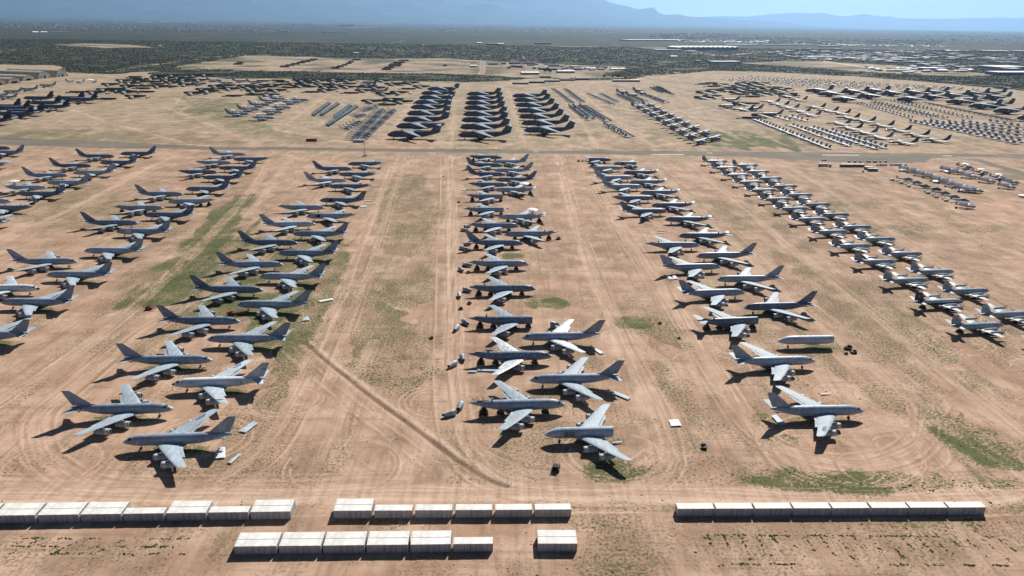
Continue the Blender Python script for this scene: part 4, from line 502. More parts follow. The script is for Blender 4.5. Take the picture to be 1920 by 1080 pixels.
# ---------------------------------------------------------------- mountains
def ridge(name, P, depth, seed, base=0, lam=900, rel=.7, mat='mountain', ex=1.5):
    P = np.array(P, float); xs = np.arange(P[0, 0], P[-1, 0], lam*.12)
    h = np.interp(xs, P[:, 0], P[:, 2]); D = P[0, 1]
    rows = 90; u = np.concatenate([np.linspace(-.12, 0, 8)[:-1], np.linspace(0, 1, rows-7)**1.7])      # 0 = crest, 1 = foot toward the plain
    X = np.repeat(xs[None, :], rows, 0); Y = D-u[:, None]*depth+0*X
    x = X.reshape(-1); y = Y.reshape(-1)
    nz = sum((1-np.abs(vnoise(x, y, lam/k, seed+k)*2-1))/k for k in (1, 2, 4, 8))/1.9
    nz = np.clip(nz.reshape(X.shape), 0, 1)**1.5
    f = np.where(u < 0, 1+u*6, np.maximum(1-u, 0)**ex)[:, None]
    Z = h[None, :]*f*(1-rel*(1-np.exp(-(np.abs(u)[:, None]*5*max(1, depth/9000))))*(1-nz))
    Z = np.maximum(Z, -20)-np.where(u > .97, 15, 0)[:, None]
    # beyond the crest the far side falls away
    me = grid_mesh(name, X[::-1], Y[::-1], Z[::-1]); me.materials.append(MATS[mat])
    return kind(link(name, me), 'structure')
ridge('mountain_ridge', RIDGE1, 32000, 60, lam=3400, ex=5.0)
ridge('distant_mountain_ridge', RIDGE2, 34000, 80, lam=4600, ex=7.0)

# ---------------------------------------------------------------- plants
def bush_cloud(name, mat, pts, size, label, seed, cat='stuff', flat=.6, nseg=5):
    r = np.random.default_rng(seed); n = len(pts)
    base = [(math.cos(2*math.pi*k/nseg), math.sin(2*math.pi*k/nseg), 0.0) for k in range(nseg)]
    base += [(.62*math.cos(2*math.pi*(k+.5)/nseg), .62*math.sin(2*math.pi*(k+.5)/nseg), .75) for k in range(nseg)]+[(0, 0, 1.0)]
    V = np.array(base); nv = len(V)
    F = []
    for k in range(nseg):
        j = (k+1) % nseg; F += [(k, j, nseg+k), (j, nseg+j, nseg+k), (nseg+k, nseg+j, 2*nseg)]
    F = np.array(F)
    sc = np.asarray(size)[:, None, None]*(.7+.6*r.random((n, nv, 1)))
    P = V[None]*sc*np.array([1, 1, flat])[None, None]*np.array([1, 1, 1.0])
    P[:, :, :2] += pts[:, None, :2]; P[:, :, 2] -= .05
    me = bpy.data.meshes.new(name); me.vertices.add(n*nv); me.vertices.foreach_set('co', P.reshape(-1).astype(np.float32))
    q = (F[None]+(np.arange(n)*nv)[:, None, None]).reshape(-1)
    nf = n*len(F); me.loops.add(nf*3); me.loops.foreach_set('vertex_index', q.astype(np.int32))
    me.polygons.add(nf); me.polygons.foreach_set('loop_start', np.arange(0, nf*3, 3, dtype=np.int32)); me.update(calc_edges=True)
    me.materials.append(MATS[mat]); o = link(name, me); o['kind'] = 'stuff'; o['label'] = label; return o
def scatter_scrub():
    n = 520000; y = 1300*np.exp(rng.random(n)*math.log(5200/1300)); x = (rng.random(n)*2-1)*(y*.80+60)
    s = scrubness(x.astype(np.float32), y.astype(np.float32)) > .5
    s &= vnoise(x, y, 45, 91) > .30
    x, y = x[s], y[s]; k = min(len(x), 120000); x, y = x[:k], y[:k]
    size = (.9+1.7*rng.random(k)**2)*(1+(y-1300)/5200*.9)
    bush_cloud('desert_scrub', 'bush', np.stack([x, y], 1), size, 'dark green desert scrub covering the plain beyond the parked aircraft', 5, flat=.75)
scatter_scrub()
def scatter_weeds():
    px, py, sz = [], [], []
    for cx, cy, rx, ry, s in GRASS:
        if cy > 700: continue
        n = int(min(rx*ry*s*.55, 3600)); a = rng.random(n)*2*math.pi; q = np.sqrt(rng.random(n))*1.15
        px.append(cx+rx*q*np.cos(a)); py.append(cy+ry*q*np.sin(a)); sz.append(.16+.40*rng.random(n)**2)
    n = 16000; y = 150*np.exp(rng.random(n)*math.log(700/150)); x = (rng.random(n)*2-1)*(y*.8+30)
    k = vnoise(x, y, 22, 96)*.6+vnoise(x, y, 6, 97)*.4 > .60; px.append(x[k]); py.append(y[k]); sz.append(.10+.25*rng.random(k.sum())**2)
    for (xa, ya, xb, yb, n) in WEEDLINES:
        k = rng.random(n); k = k[vnoise(k*60+xa, k*0+ya, 3, 99) > .5]; px.append(xa+(xb-xa)*k+rng.normal(0, .25, len(k))); py.append(ya+(yb-ya)*k+rng.normal(0, .22, len(k))); sz.append(.15+.35*rng.random(len(k))**2)
    x = np.concatenate(px); y = np.concatenate(py); s = np.concatenate(sz)
    keep = y > 145; x, y, s = x[keep], y[keep], s[keep]
    bush_cloud('weed_tufts', 'weed', np.stack([x, y], 1), s, 'low green and olive weeds growing in patches on the sand', 6, flat=.5)
WEEDLINES = [(-150, 169, -95, 169.6, 260), (-150, 172, -92, 172.8, 300), (-150, 175.6, -88, 176.3, 240)]
for i in range(4): WEEDLINES.append((-150+i*12.5, 168.5, -144+i*12.8, 176, 50))
for j, yy in enumerate((168.3, 181.0)): WEEDLINES.append((57, yy, 158, yy+1.0, 520))
for i in range(19): WEEDLINES.append((63+i*5.1, 181.0, 61+i*5.1+4.6*(.4+i*.03), 174.5-(i%3)*2, 55))
scatter_weeds()
def tree(x, y, h, label):
    t = thing('round_tree', label, 'tree', (x, y, 0), 0, 'trees at the far compound')
    b = B(); b.tube((0, 0, 0), (0, 0, h*.5), .35, 'bark', 7, .2)
    for k in range(4):
        a = k*1.6; b.tube((0, 0, h*.35), (math.cos(a)*h*.2, math.sin(a)*h*.2, h*.65), .15, 'bark', 5, .06)
    link('trunk', b.mesh('trunk'), t)
    b = B()
    for k in range(420):
        a = random.random()*6.28; u = random.random()*2-1; rr = h*.42*(random.random()**.4)*(.8+.4*math.sin(a*3+u*2))
        c = (rr*math.cos(a)*math.sqrt(1-u*u), rr*math.sin(a)*math.sqrt(1-u*u), h*.65+rr*u*.7)
        s = h*.07; v = [tuple(c[i]+random.uniform(-s, s) for i in range(3)) for _ in range(4)]
        b.add(v, [(0, 1, 2), (0, 2, 3)], 'leaf')
    link('crown', b.mesh('crown'), t)

# ---------------------------------------------------------------- four engine tanker jets
KF = [(0, 3.4, .05, .05), (-.5, 3.42, .45, .45), (-1.4, 3.5, .85, .9), (-2.4, 3.66, 1.15, 1.25), (-3.6, 3.85, 1.45, 1.62), (-5.2, 3.97, 1.72, 1.95), (-7.5, 4.0, 1.86, 2.1),
      (-12, 4.0, 1.88, 2.12), (-18, 4.0, 1.88, 2.12), (-24.5, 4.0, 1.88, 2.12), (-28, 4.12, 1.8, 2.0), (-31, 4.35, 1.55, 1.72), (-34, 4.68, 1.15, 1.3), (-37, 5.0, .68, .8), (-39, 5.15, .35, .42), (-39.6, 5.18, .15, .18)]
KF = [(x, z, ry*1.05, rz*1.06) for x, z, ry, rz in KF]
def cut(st, x0, x1):
    def at(x):
        for p, q in zip(st, st[1:]):
            if q[0] <= x <= p[0]:
                k = (p[0]-x)/(p[0]-q[0]); return (x,)+tuple(p[i]+(q[i]-p[i])*k for i in (1, 2, 3))
    return ([at(x0)] if x0 < st[0][0] else [])+[s for s in st if x1 < s[0] < x0 or s[0] == x0]+([at(x1)] if x1 > st[-1][0] else [st[-1]])
def k_fus(tone, fl, seed):
    r = random.Random(seed); b = B(); m = 'fuselage_'+tone
    x0 = -1.25; x1 = -39.6
    if 'nonose' in fl: x0 = -6.5
    if 'cuttail' in fl: x1 = -26.5
    if 'tube' in fl: x1 = -28.5
    st = cut(KF, x0, x1)
    b.fus(st, m, 22, capm='black' if ('nonose' in fl or 'cuttail' in fl) else m)
    if 'white' in tone:
        b.patch(KF, -3.6, max(x1+1, -31), -52, 52, .012, 'radome_white', 14, 8)
    # door outlines, service panels and white weather covers
    for k in range(12):
        x = r.uniform(-5, max(x1+3, -33)); a = r.choice((1, -1))*r.uniform(40, 100); w = r.choice((.35, .5, .6, .9))
        b.patch(KF, x, x-w, a-5, a+5, .015, 'cover_white')
    for s in (1, -1):
        b.patch(KF, -8.2, -9.5, s*52, s*72, .014, 'stripe'); b.patch(KF, -15.2, -15.8, s*62, s*72, .014, 'cover_white')
        b.patch(KF, -4.6, -4.9, s*78, s*84, .014, 'black')
    for k in range(4):
        x = r.uniform(-7, max(x1+3, -30)); b.patch(KF, x, x-.6, -6, 6, .015, 'cover_white')
    for x in (-11.5, -21.5): 
        if x > x1+2: b.tube((x, 0, 6.1), (x-.35, 0, 6.75), .09, 'stripe', 5, .03)
    if 'door' in fl: b.patch(KF, -8.5, -11.8, 50, 102, .02, 'black'); b.patch(KF, -8.3, -8.5, 48, 104, .03, 'stripe'); b.patch(KF, -11.8, -12.0, 48, 104, .03, 'stripe')
    if 'panel' in fl.split(' '): b.patch(KF, -8, -12.4, 45, 112, .02, 'cover_white', 4, 5)
    if 'panelgrid' in fl:
        b.patch(KF, -7.3, -11.7, 56, 112, .02, 'cover_white', 4, 5)
        for i in range(5):
            for j in range(4): b.patch(KF, -7.45-i*.86, -7.45-i*.86-.70, 58+j*13.5, 58+j*13.5+10.8, .05, 'black')
        b.patch(KF, -1.3, -6.0, -180, 180, .07, 'wing_light', 12, 32)
    # wing root fairing
    if 'tube' not in fl:
        b.fus([(-9, 2.9, .3, .3), (-11.5, 2.75, 1.75, .9), (-17, 2.7, 2.25, 1.05), (-23, 2.75, 2.0, .95), (-26.4, 3.0, .9, .5)], m, 16)
    else: b.fus([(-13, 2.6, .6, .6), (-16, 2.3, 1.7, .9), (-21, 2.3, 1.7, .9), (-24, 2.6, .6, .6)], m, 14)
    if 'nofin' in fl:                       # torn tail stub
        b.box(-30.2, -30.9, -.25, .25, 5.8, 7.3, m); b.box(-31.5, -36.8, -.18, .18, 5.4, 6.15, 'black')
        b.tube((-39.4, .3, 5.2), (-40.6, .5, 5.5), .18, 'strut', 5, .08)
    return b.mesh('jet_fuselage')
def k_wing(s, m, variant=0):
    b = B(); st = [(s*1.2, -11.9, 2.95, 9.0, 1.4), (s*6.4, -15.7, 3.45, 6.7, .9), (s*12.5, -20.3, 3.98, 5.2, .6), (s*19.4, -25.8, 4.56, 3.6, .33), (s*19.95, -26.7, 4.6, 2.5, .12)]
    wing(b, st if variant == 0 else st[:4], m)
    return b.mesh('jet_wing')
def k_flap(s, m, drop):
    b = B(); pts = [(2.4, -20.9, 2.8, 1.5), (6.6, -22.45, 3.25, 1.35), (12.2, -25.3, 3.75, 1.1)]
    wing(b, [(s*y, x, z-drop*.5, c*(1+drop), .22) for y, x, z, c in pts], m); return b.mesh('jet_flap')
EY = ((8.3, -13.9, 1.75), (14.1, -18.7, 2.2))
def k_eng(m, i):
    b = B(); pod(b, 0, 0, 0, 5.5, 1.28, m)
    b.patch([(0, 0, 1.28, 1.28), (-4, 0, 1.24, 1.24)], -.9, -1.5, -170, 170, .02, 'cover_white', 1, 16)
    b.patch([(0, 0, 1.28, 1.28), (-4, 0, 1.24, 1.24)], -2.2, -3.1, -150, -30, .02, 'stripe', 1, 6)
    b.patch([(0, 0, 1.28, 1.28), (-4, 0, 1.24, 1.24)], -2.2, -3.1, 30, 150, .02, 'stripe', 1, 6)
    return b.mesh('jet_engine')
def k_pylon(): b = B(); b.add([(-.6, -.14, .9), (-6.6, -.14, 1.1), (-6.6, -.14, 1.7), (-2.4, -.14, 1.75), (-.6, .14, .9), (-6.6, .14, 1.1), (-6.6, .14, 1.7), (-2.4, .14, 1.75)], [(0, 1, 2, 3), (7, 6, 5, 4), (0, 4, 5, 1), (1, 5, 6, 2), (2, 6, 7, 3), (3, 7, 4, 0)], 'pod_grey'); return b.mesh('jet_pylon')
def k_fin(tone, stripe=True, letters=False):
    b = B(); m = 'fuselage_'+tone
    wing(b, [(0, -27.6, 5.9, 11.2, .3), (0, -31.6, 6.55, 7.7, .55), (0, -36.2, 10.3, 4.85, .36), (0, -38.9, 12.55, 3.1, .2), (0, -39.6, 12.65, 2.2, .06)], m, 'z')
    if stripe:
        for a, c, e in (((-38.05, 6.9), (-40.6, 12.3), .42), ):
            for s in (-1, 1):
                b.add([(a[0], s*.20, a[1]), (a[0]-e, s*.17, a[1]), (c[0]-e*.7, s*.07, c[1]), (c[0], s*.085, c[1])], [(0, 1, 2, 3) if s > 0 else (3, 2, 1, 0)], 'stripe')
                b.add([(-38.0, s*.21, 6.75), (-35.2, s*.285, 6.75), (-35.2, s*.285, 7.15), (-38.2, s*.2, 7.15)], [(0, 1, 2, 3) if s < 0 else (3, 2, 1, 0)], 'stripe')
    for s in (-1, 1):
        if letters: 
            b.add([(-38.9, s*.12, 12.1), (-42.0+.25, s*.05, 12.1), (-42.0+.15, s*.05, 12.5), (-39.4, s*.11, 12.5)], [(0, 1, 2, 3), (3, 2, 1, 0)], 'bomber_dark')
        else: b.add([(-36.9, s*.24, 9.3), (-38.3, s*.2, 9.3), (-38.5, s*.2, 9.75), (-37.1, s*.23, 9.75)], [(0, 1, 2, 3), (3, 2, 1, 0)], 'stripe')
    return b.mesh('jet_fin')
def k_stab(s, m): b = B(); wing(b, [(s*.5, -33.8, 5.15, 5.0, .4), (s*6.3, -38.0, 5.85, 2.3, .18)], m); return b.mesh('jet_stabilizer')
def k_gear(nose):
    b = B()
    if nose:
        b.tube((-6.1, 0, 2.4), (-6.1, 0, .5), .12, 'strut'); b.tube((-6.1, 0, 1.2), (-7.6, 0, 2.2), .07, 'strut')
        for y in (-.32, .32): wheel(b, -6.1, y, .45, .45, .28)
    else:
        b.tube((0, 0, 2.8), (0, 0, .6), .17, 'strut'); b.box(-.9, .9, -.1, .1, .5, .7, 'strut')
        for x in (-.75, .75):
            for y in (-.5, .5): wheel(b, x, y, .6, .6, .36)
    return b.mesh('landing_gear')
def k_nose(tone, fl):
    b = B(); m = 'black' if 'blacknose' in fl else ('fuselage_'+tone if tone in ('light', 'white') and 'dome' in fl else 'cover_white')
    if 'grey' == tone or tone in ('lgrey',): m = m
    st = cut(KF, 0, -1.25); b.fus(st, m, 18, (True, False)); return b.mesh('nose_cone')
def k_wind():
    b = B()
    for s in (1, -1): b.patch(KF, -2.15, -3.15, s*4, s*30, .02, 'glass_dark'); b.patch(KF, -2.6, -3.6, s*34, s*58, .02, 'glass_dark')
    return b.mesh('windscreen')
def k_dome():
    b = B(); n = 26
    for (z0, r0), (z1, r1) in zip([(0, .1), (.25, 3.4), (.75, 4.55), (1.05, 4.55), (1.55, 3.4), (1.8, .1)], [(.25, 3.4), (.75, 4.55), (1.05, 4.55), (1.55, 3.4), (1.8, .1)]):
        b.loft([[(r*math.cos(2*math.pi*j/n), r*math.sin(2*math.pi*j/n), z) for j in range(n)] for z, r in ((z0, r0), (z1, r1))], 'radome_white', (False, False))
    return b.mesh('radar_dome')
def k_boom(): b = B(); b.tube((-31, 0, 2.9), (-38.2, 0, 3.6), .17, 'stripe', 7, .12); b.box(-36.2, -37.0, -1.1, 1.1, 3.42, 3.5, 'stripe'); return b.mesh('refuelling_boom')
def text_mesh(body, size, m, ext=.01):
    cu = bpy.data.curves.new('txt', 'FONT'); cu.body = body; cu.size = size; cu.extrude = ext; cu.align_x = 'CENTER'; cu.align_y = 'CENTER'
    o = bpy.data.objects.new('txt', cu); C.objects.link(o); me = bpy.data.meshes.new_from_object(o)
    bpy.data.objects.remove(o); me.materials.clear(); me.materials.append(MATS[m]); return me
def roundel(r):
    b = B(); n = 22
    b.add([(r*math.cos(2*math.pi*j/n), r*math.sin(2*math.pi*j/n), 0) for j in range(n)], [tuple(range(n))], 'roundel_blue')
    b.add([(x, y, .006) for x, y in ((-2*r, -.28*r), (2*r, -.28*r), (2*r, .28*r), (-2*r, .28*r))], [(0, 1, 2, 3)], 'cover_white')
    st = [((r if j % 2 == 0 else r*.38)*math.sin(math.pi*j/5), (r if j % 2 == 0 else r*.38)*math.cos(math.pi*j/5), .012) for j in range(10)]
    b.add(st+[(0, 0, .012)], [(j, 10, (j+1) % 10) for j in range(10)], 'cover_white'); return b.mesh('roundel')
COLN = lambda x: ('outermost left' if x < -520 else 'far left' if x < -400 else 'left' if x < -230 else 'middle left' if x < -90 else 'centre' if x < 60 else 'right')
cnt = {}; TK = sorted(TANKERS, key=lambda r: r[3])
TW = {'dark': 'Dark grey', 'grey': 'Mid grey', 'lgrey': 'Light grey', 'light': 'Pale silver', 'white': 'White and silver'}
def trestle_mesh(h, w=1.5):
    b = B()
    for sx in (-1, 1):
        for sy in (-1, 1): b.tube((sx*w, sy*w, 0), (sx*.3, sy*.3, h), .14, 'rust', 5)
    for z in (.15, .5):
        k = 1-z*.8; q = w*k+.3*(1-k)
        for sx in (-1, 1): b.tube((sx*q, -q, z*h), (sx*q, q, z*h), .09, 'rust', 4); b.tube((-q, sx*q, z*h), (q, sx*q, z*h), .09, 'rust', 4)
    for sx in (-1, 1):
        b.add([(sx*w*.86, -w*.86, .2), (sx*w*.86, w*.86, .2), (sx*.38, 0, h*.9)], [(0, 1, 2), (2, 1, 0)], 'rust')
        b.add([(-w*.86, sx*w*.86, .2), (w*.86, sx*w*.86, .2), (0, sx*.38, h*.9)], [(0, 1, 2), (2, 1, 0)], 'rust')
    b.box(-.6, .6, -.8, .8, h-.12, h, 'rust'); return b.mesh('support_trestle')
def engines(t, ws, m, skip=()):
    for i, (y, x, z) in enumerate(EY):
        for s in (1, -1):
            if (s*i+s) in skip: continue
            e = link('engine', cached(('eng', m), lambda: k_eng(m, 0)), t, (x, s*y, z))
            link('pylon', cached('pyl', k_pylon), e)
for idx, (c, face, x, y, h, fl) in enumerate(TK):
    tone = fl.split()[0]; col = COLN(x); kk = (col, face); cnt[kk] = cnt.get(kk, 0)+1; side = 'right' if face == 'R' else 'left'
    extra = ('domed' if 'dome' in fl else 'noseless' if 'nonose' in fl else 'tailless' if 'cuttail' in fl else 'wingless tube' if 'tube' in fl else 'finless' if 'nofin' in fl else 'complete' if 'nostab' not in fl else 'tailplane-less')
    who = f"{ORD[cnt[kk]-1]} {side}-facing jet"
    if 'star' in fl: lab = 'White and silver four-engine jet with black nose and OF on its fin, left rows'
    elif 'tube' in fl: lab = 'Pale wingless jet fuselage tube standing alone in the right column'
    elif 'panelgrid' in fl: lab = 'Jet cut off behind the wing with grid of square openings, nearest in centre column'
    else: lab = f"{TW[tone]} {extra} {who.split()[-1]}, {who.rsplit(' ', 1)[0]} from the near end of the {col} column"
    t = thing('tanker_jet' if 'dome' not in fl else 'radar_jet', lab, 'jet aeroplane', (x, y, 0), R(h), 'four engine jets parked in herringbone columns')
    link('fuselage', cached(('f', fl, idx % 3), lambda: k_fus(tone, fl, idx % 3+len(fl))), t)
    if 'nonose' not in fl and 'panelgrid' not in fl and not ('tube' in fl):
        link('nose_cone', cached(('n', tone, 'blacknose' in fl), lambda: k_nose(tone, fl)), t)
        link('windscreen', cached('wnd', k_wind), t)
    else:
        if 'panelgrid' in fl or 'tube' in fl: link('nose_cone', cached(('n', 'x'), lambda: k_nose('white', '')), t)
    if 'tube' not in fl:
        wm = 'wing_patchy' if 'patchy' in fl else 'wing_'+tone
        pm = 'pod_grey' if tone in ('dark', 'lgrey') and idx % 3 == 0 else 'pod_white'
        for s in (1, -1):
            w = link('wing', cached(('w', s, wm), lambda: k_wing(s, wm)), t)
            dr = (idx*s) % 3 == 1
            link('flap', cached(('fl', s, wm, dr), lambda: k_flap(s, wm, .35 if dr else .05)), w)
            if ('star' in fl or 'usaf' in fl) and s == -1:
                me = cached('usaf', lambda: text_mesh('USAF', 1.9, 'lettering'))
                q = link('lettering', me, w); q.matrix_local = Matrix.Translation((-23.9, -14.4, 4.56)) @ Matrix.Rotation(R(-4.8), 4, 'X') @ Matrix.Rotation(R(-128), 4, 'Z')
            if 'star' in fl and s == 1:
                q = link('roundel', cached('rnd', lambda: roundel(.9)), w); q.matrix_local = Matrix.Translation((-25.2, 16.0, 4.64)) @ Matrix.Rotation(R(4.8), 4, 'X')
        if 'trestle' in fl and c == 3 and idx % 2: engines(t, None, pm, skip=(2, -2) if idx % 4 == 1 else (1, -1))
        else: engines(t, None, pm, skip={3: (2,), 7: (-1,), 12: (1, 2)}.get(idx % 17, ()) if 'usaf' not in fl and 'star' not in fl and y > 330 else ())
        for s in (1, -1):
            if 'trestle' not in fl: link('landing_gear', cached('g1', lambda: k_gear(False)), t, (-19.3, s*3.4, 0))
    if 'trestle' not in fl: link('landing_gear', cached('g0', lambda: k_gear(True)), t)
    fullfin = not any(q in fl for q in ('nofin', 'cuttail', 'tube', 'dome'))
    if fullfin:
        f = link('fin', cached(('fin', tone, 'star' in fl, idx % 3 > 0), lambda: k_fin('light' if 'star' in fl else ('lgrey' if tone == 'light' else tone), idx % 3 > 0 and 'star' not in fl, 'star' in fl)), t)
        link('refuelling_boom', cached('boom', k_boom), t)
        if 'star' in fl:
            for s in (1, -1):
                q = link('lettering', cached('of', lambda: text_mesh('OF', 1.5, 'lettering')), f); q.matrix_local = Matrix.Translation((-39.3, s*.2, 9.7)) @ Matrix.Rotation(R(180 if s > 0 else 0), 4, 'Z') @ Matrix.Rotation(R(90), 4, 'X')
    if 'star' in fl:
        for s in (1, -1):
            q = link('roundel', cached('rnd2', lambda: roundel(.62)), t); q.matrix_local = Matrix.Translation((-29.4, s*1.74, 4.2)) @ Matrix.Rotation(R(180 if s > 0 else 0), 4, 'Z') @ Matrix.Rotation(R(90), 4, 'X')
    if not any(q in fl for q in ('nostab', 'cuttail', 'tube')):
        for s in (1, -1):
            if 'halfstab' in fl and s == (1 if face == 'L' else -1) and 'halfstab2' in fl: continue
            if 'halfstab' in fl and s == -1 and 'halfstab2' not in fl: continue
            link('stabilizer', cached(('s', s, tone), lambda: k_stab(s, 'wing_'+tone)), t)
    if 'dome' in fl:
        d = link('radar_dome', cached('dome', k_dome), t, (-28.2, 0, 8.9))
        b = B()
        link('dome_strut', cached('dst', lambda: (lambda b: (b.add([(-26.9, 1.0, 5.7), (-29.3, 1.0, 5.7), (-29.3, .5, 9.2), (-27.5, .5, 9.2), (-26.9, .8, 5.7), (-29.3, .8, 5.7), (-29.3, .3, 9.2), (-27.5, .3, 9.2)], [(0, 1, 2, 3), (7, 6, 5, 4), (0, 3, 7, 4), (1, 5, 6, 2)], 'radome_white'), b.add([(-26.9, -1.0, 5.7), (-29.3, -1.0, 5.7), (-29.3, -.5, 9.2), (-27.5, -.5, 9.2), (-26.9, -.8, 5.7), (-29.3, -.8, 5.7), (-29.3, -.3, 9.2), (-27.5, -.3, 9.2)], [(3, 2, 1, 0), (4, 5, 6, 7), (4, 7, 3, 0), (2, 6, 5, 1)], 'radome_white'), b.mesh('dome_strut'))[-1])(B())), t)
    if 'trestle' in fl:
        a = R(h); sp = [('nose', -8.5, 1.95), ('belly', -16, 1.75), ('rear', -27, 2.15), ('tail', -34, 3.4)]
        if 'cuttail' in fl: sp = sp[:2]+[('rear', -25, 1.9)]
        for w_, dx, hh in sp:
            q = link('support_trestle', cached(('tr', w_), lambda: trestle_mesh(hh, 1.1+hh*.22)), None, (x+dx*math.cos(a), y+dx*math.sin(a), 0), a)
            tag(q, f"Rusty trestle propping the {w_} of the {who} in the {col} column", 'trestle', 'trestles propping stripped jets')

# separated nose section of the jet whose nose is off
def nose_section():
    b = B(); b.fus([(x, z-2.0, ry, rz) for x, z, ry, rz in cut(KF, -.5, -6.6)], 'fuselage_dark', 20, capm='cover_white')
    for s in (1, -1): b.patch([(x, z-2.0, ry, rz) for x, z, ry, rz in KF], -2.2, -3.3, s*4, s*55, .02, 'glass_dark')
    return b.mesh('nose_section')
q = link('nose_section', nose_section(), None, (27.0, 340.2, 0), R(-4)); tag(q, 'Cut off dark jet nose lying on the sand ahead of its noseless jet', 'aircraft part')

# ---------------------------------------------------------------- four propeller patrol planes
PF = [(0, 3.1, .05, .05), (-.5, 3.12, .5, .5), (-1.5, 3.25, .95, 1.0), (-3, 3.4, 1.4, 1.45), (-5, 3.45, 1.7, 1.72), (-8, 3.45, 1.73, 1.75), (-20, 3.45, 1.73, 1.75), (-24, 3.65, 1.5, 1.55), (-28, 4.0, .95, 1.05), (-31, 4.25, .45, .5), (-32, 4.3, .16, .16), (-35.6, 4.35, .12, .12)]
def p_fus(m, seed):
    b = B(); b.fus(cut(PF, -.9, -35.6), m, 18); r = random.Random(seed)
    for s in (1, -1):
        for x in (-5.6, -11, -15.2, -19): b.patch(PF, x, x-.45, s*72, s*82, .015, 'glass_dark' if x != -15.2 else 'cover_white')
        b.patch(PF, -22.2, -23.4, s*66, s*96, .015, 'pod_grey')
        b.patch(PF, -22.45, -23.15, s*72, s*90, .02, 'cover_white')
        for k in range(2): x = r.uniform(-8, -20); b.patch(PF, x, x-.5, s*55, s*65, .015, 'cover_white')
    return b.mesh('patrol_fuselage')
def p_wing(s, m):
    b = B(); wing(b, [(s*1.0, -11.0, 2.5, 5.9, .85), (s*9, -11.8, 3.2, 4.1, .5), (s*15, -12.6, 3.75, 2.4, .25), (s*15.2, -12.8, 3.77, 1.8, .1)], m); return b.mesh('patrol_wing')
def p_eng():
    b = B(); b.fus([(0, 0, .5, .5), (-.6, -.02, .62, .68), (-3, -.05, .62, .72), (-5.5, .05, .5, .55), (-7.6, .15, .2, .2)], 'navy_wing', 12)
    b.lathe([(.02, .34), (.0, .3)], 'black', n=10); return b.mesh('turboprop_engine')
def p_prop():
    b = B(); b.lathe([(.55, .05), (.3, .24), (0, .3)], 'black', (.1, 0, 0), 8)
    for k in range(4):
        a = k*math.pi/2+.5
        d = Vector((0, math.cos(a), math.sin(a))); e = Vector((0, -math.sin(a), math.cos(a)))
        o0 = Vector((.25, 0, 0)); f = Vector((.06, 0, 0))
        vs = [tuple(o0+d*r+e*w*sg+f*sg) for r, w in ((.2, .12), (.9, .2), (2.05, .14)) for sg in (-1, 1)]
        b.add(vs, [(0, 1, 3, 2), (2, 3, 5, 4), (2, 3, 1, 0), (4, 5, 3, 2)], 'strut')
    return b.mesh('propeller')
def p_fin(m):
    b = B(); wing(b, [(0, -22.2, 5.0, 9.3, .2), (0, -25.6, 5.6, 6.3, .45), (0, -28.6, 9.9, 3.4, .25), (0, -29.2, 10.3, 2.4, .08)], m, 'z')
    for s in (1, -1): b.add([(-28.4, s*.24, 7.0), (-29.8, s*.2, 7.0), (-30.2, s*.17, 8.2), (-28.9, s*.2, 8.2)], [(0, 1, 2, 3), (3, 2, 1, 0)], 'pod_grey')
    return b.mesh('patrol_fin')
def p_stab(s): b = B(); wing(b, [(s*.5, -26.6, 4.35, 4.2, .3), (s*6.6, -28.3, 5.1, 2.0, .15)], 'jet_white'); return b.mesh('patrol_stabilizer')
def p_nose(): b = B(); b.fus(cut(PF, 0, -.9), 'navy_wing', 14, (True, False)); return b.mesh('nose_cone')
def p_wind():
    b = B()
    for s in (1, -1): b.patch(PF, -2.2, -3.0, s*3, s*40, .02, 'glass_dark'); b.patch(PF, -2.5, -3.3, s*44, s*62, .02, 'glass_dark')
    return b.mesh('windscreen')
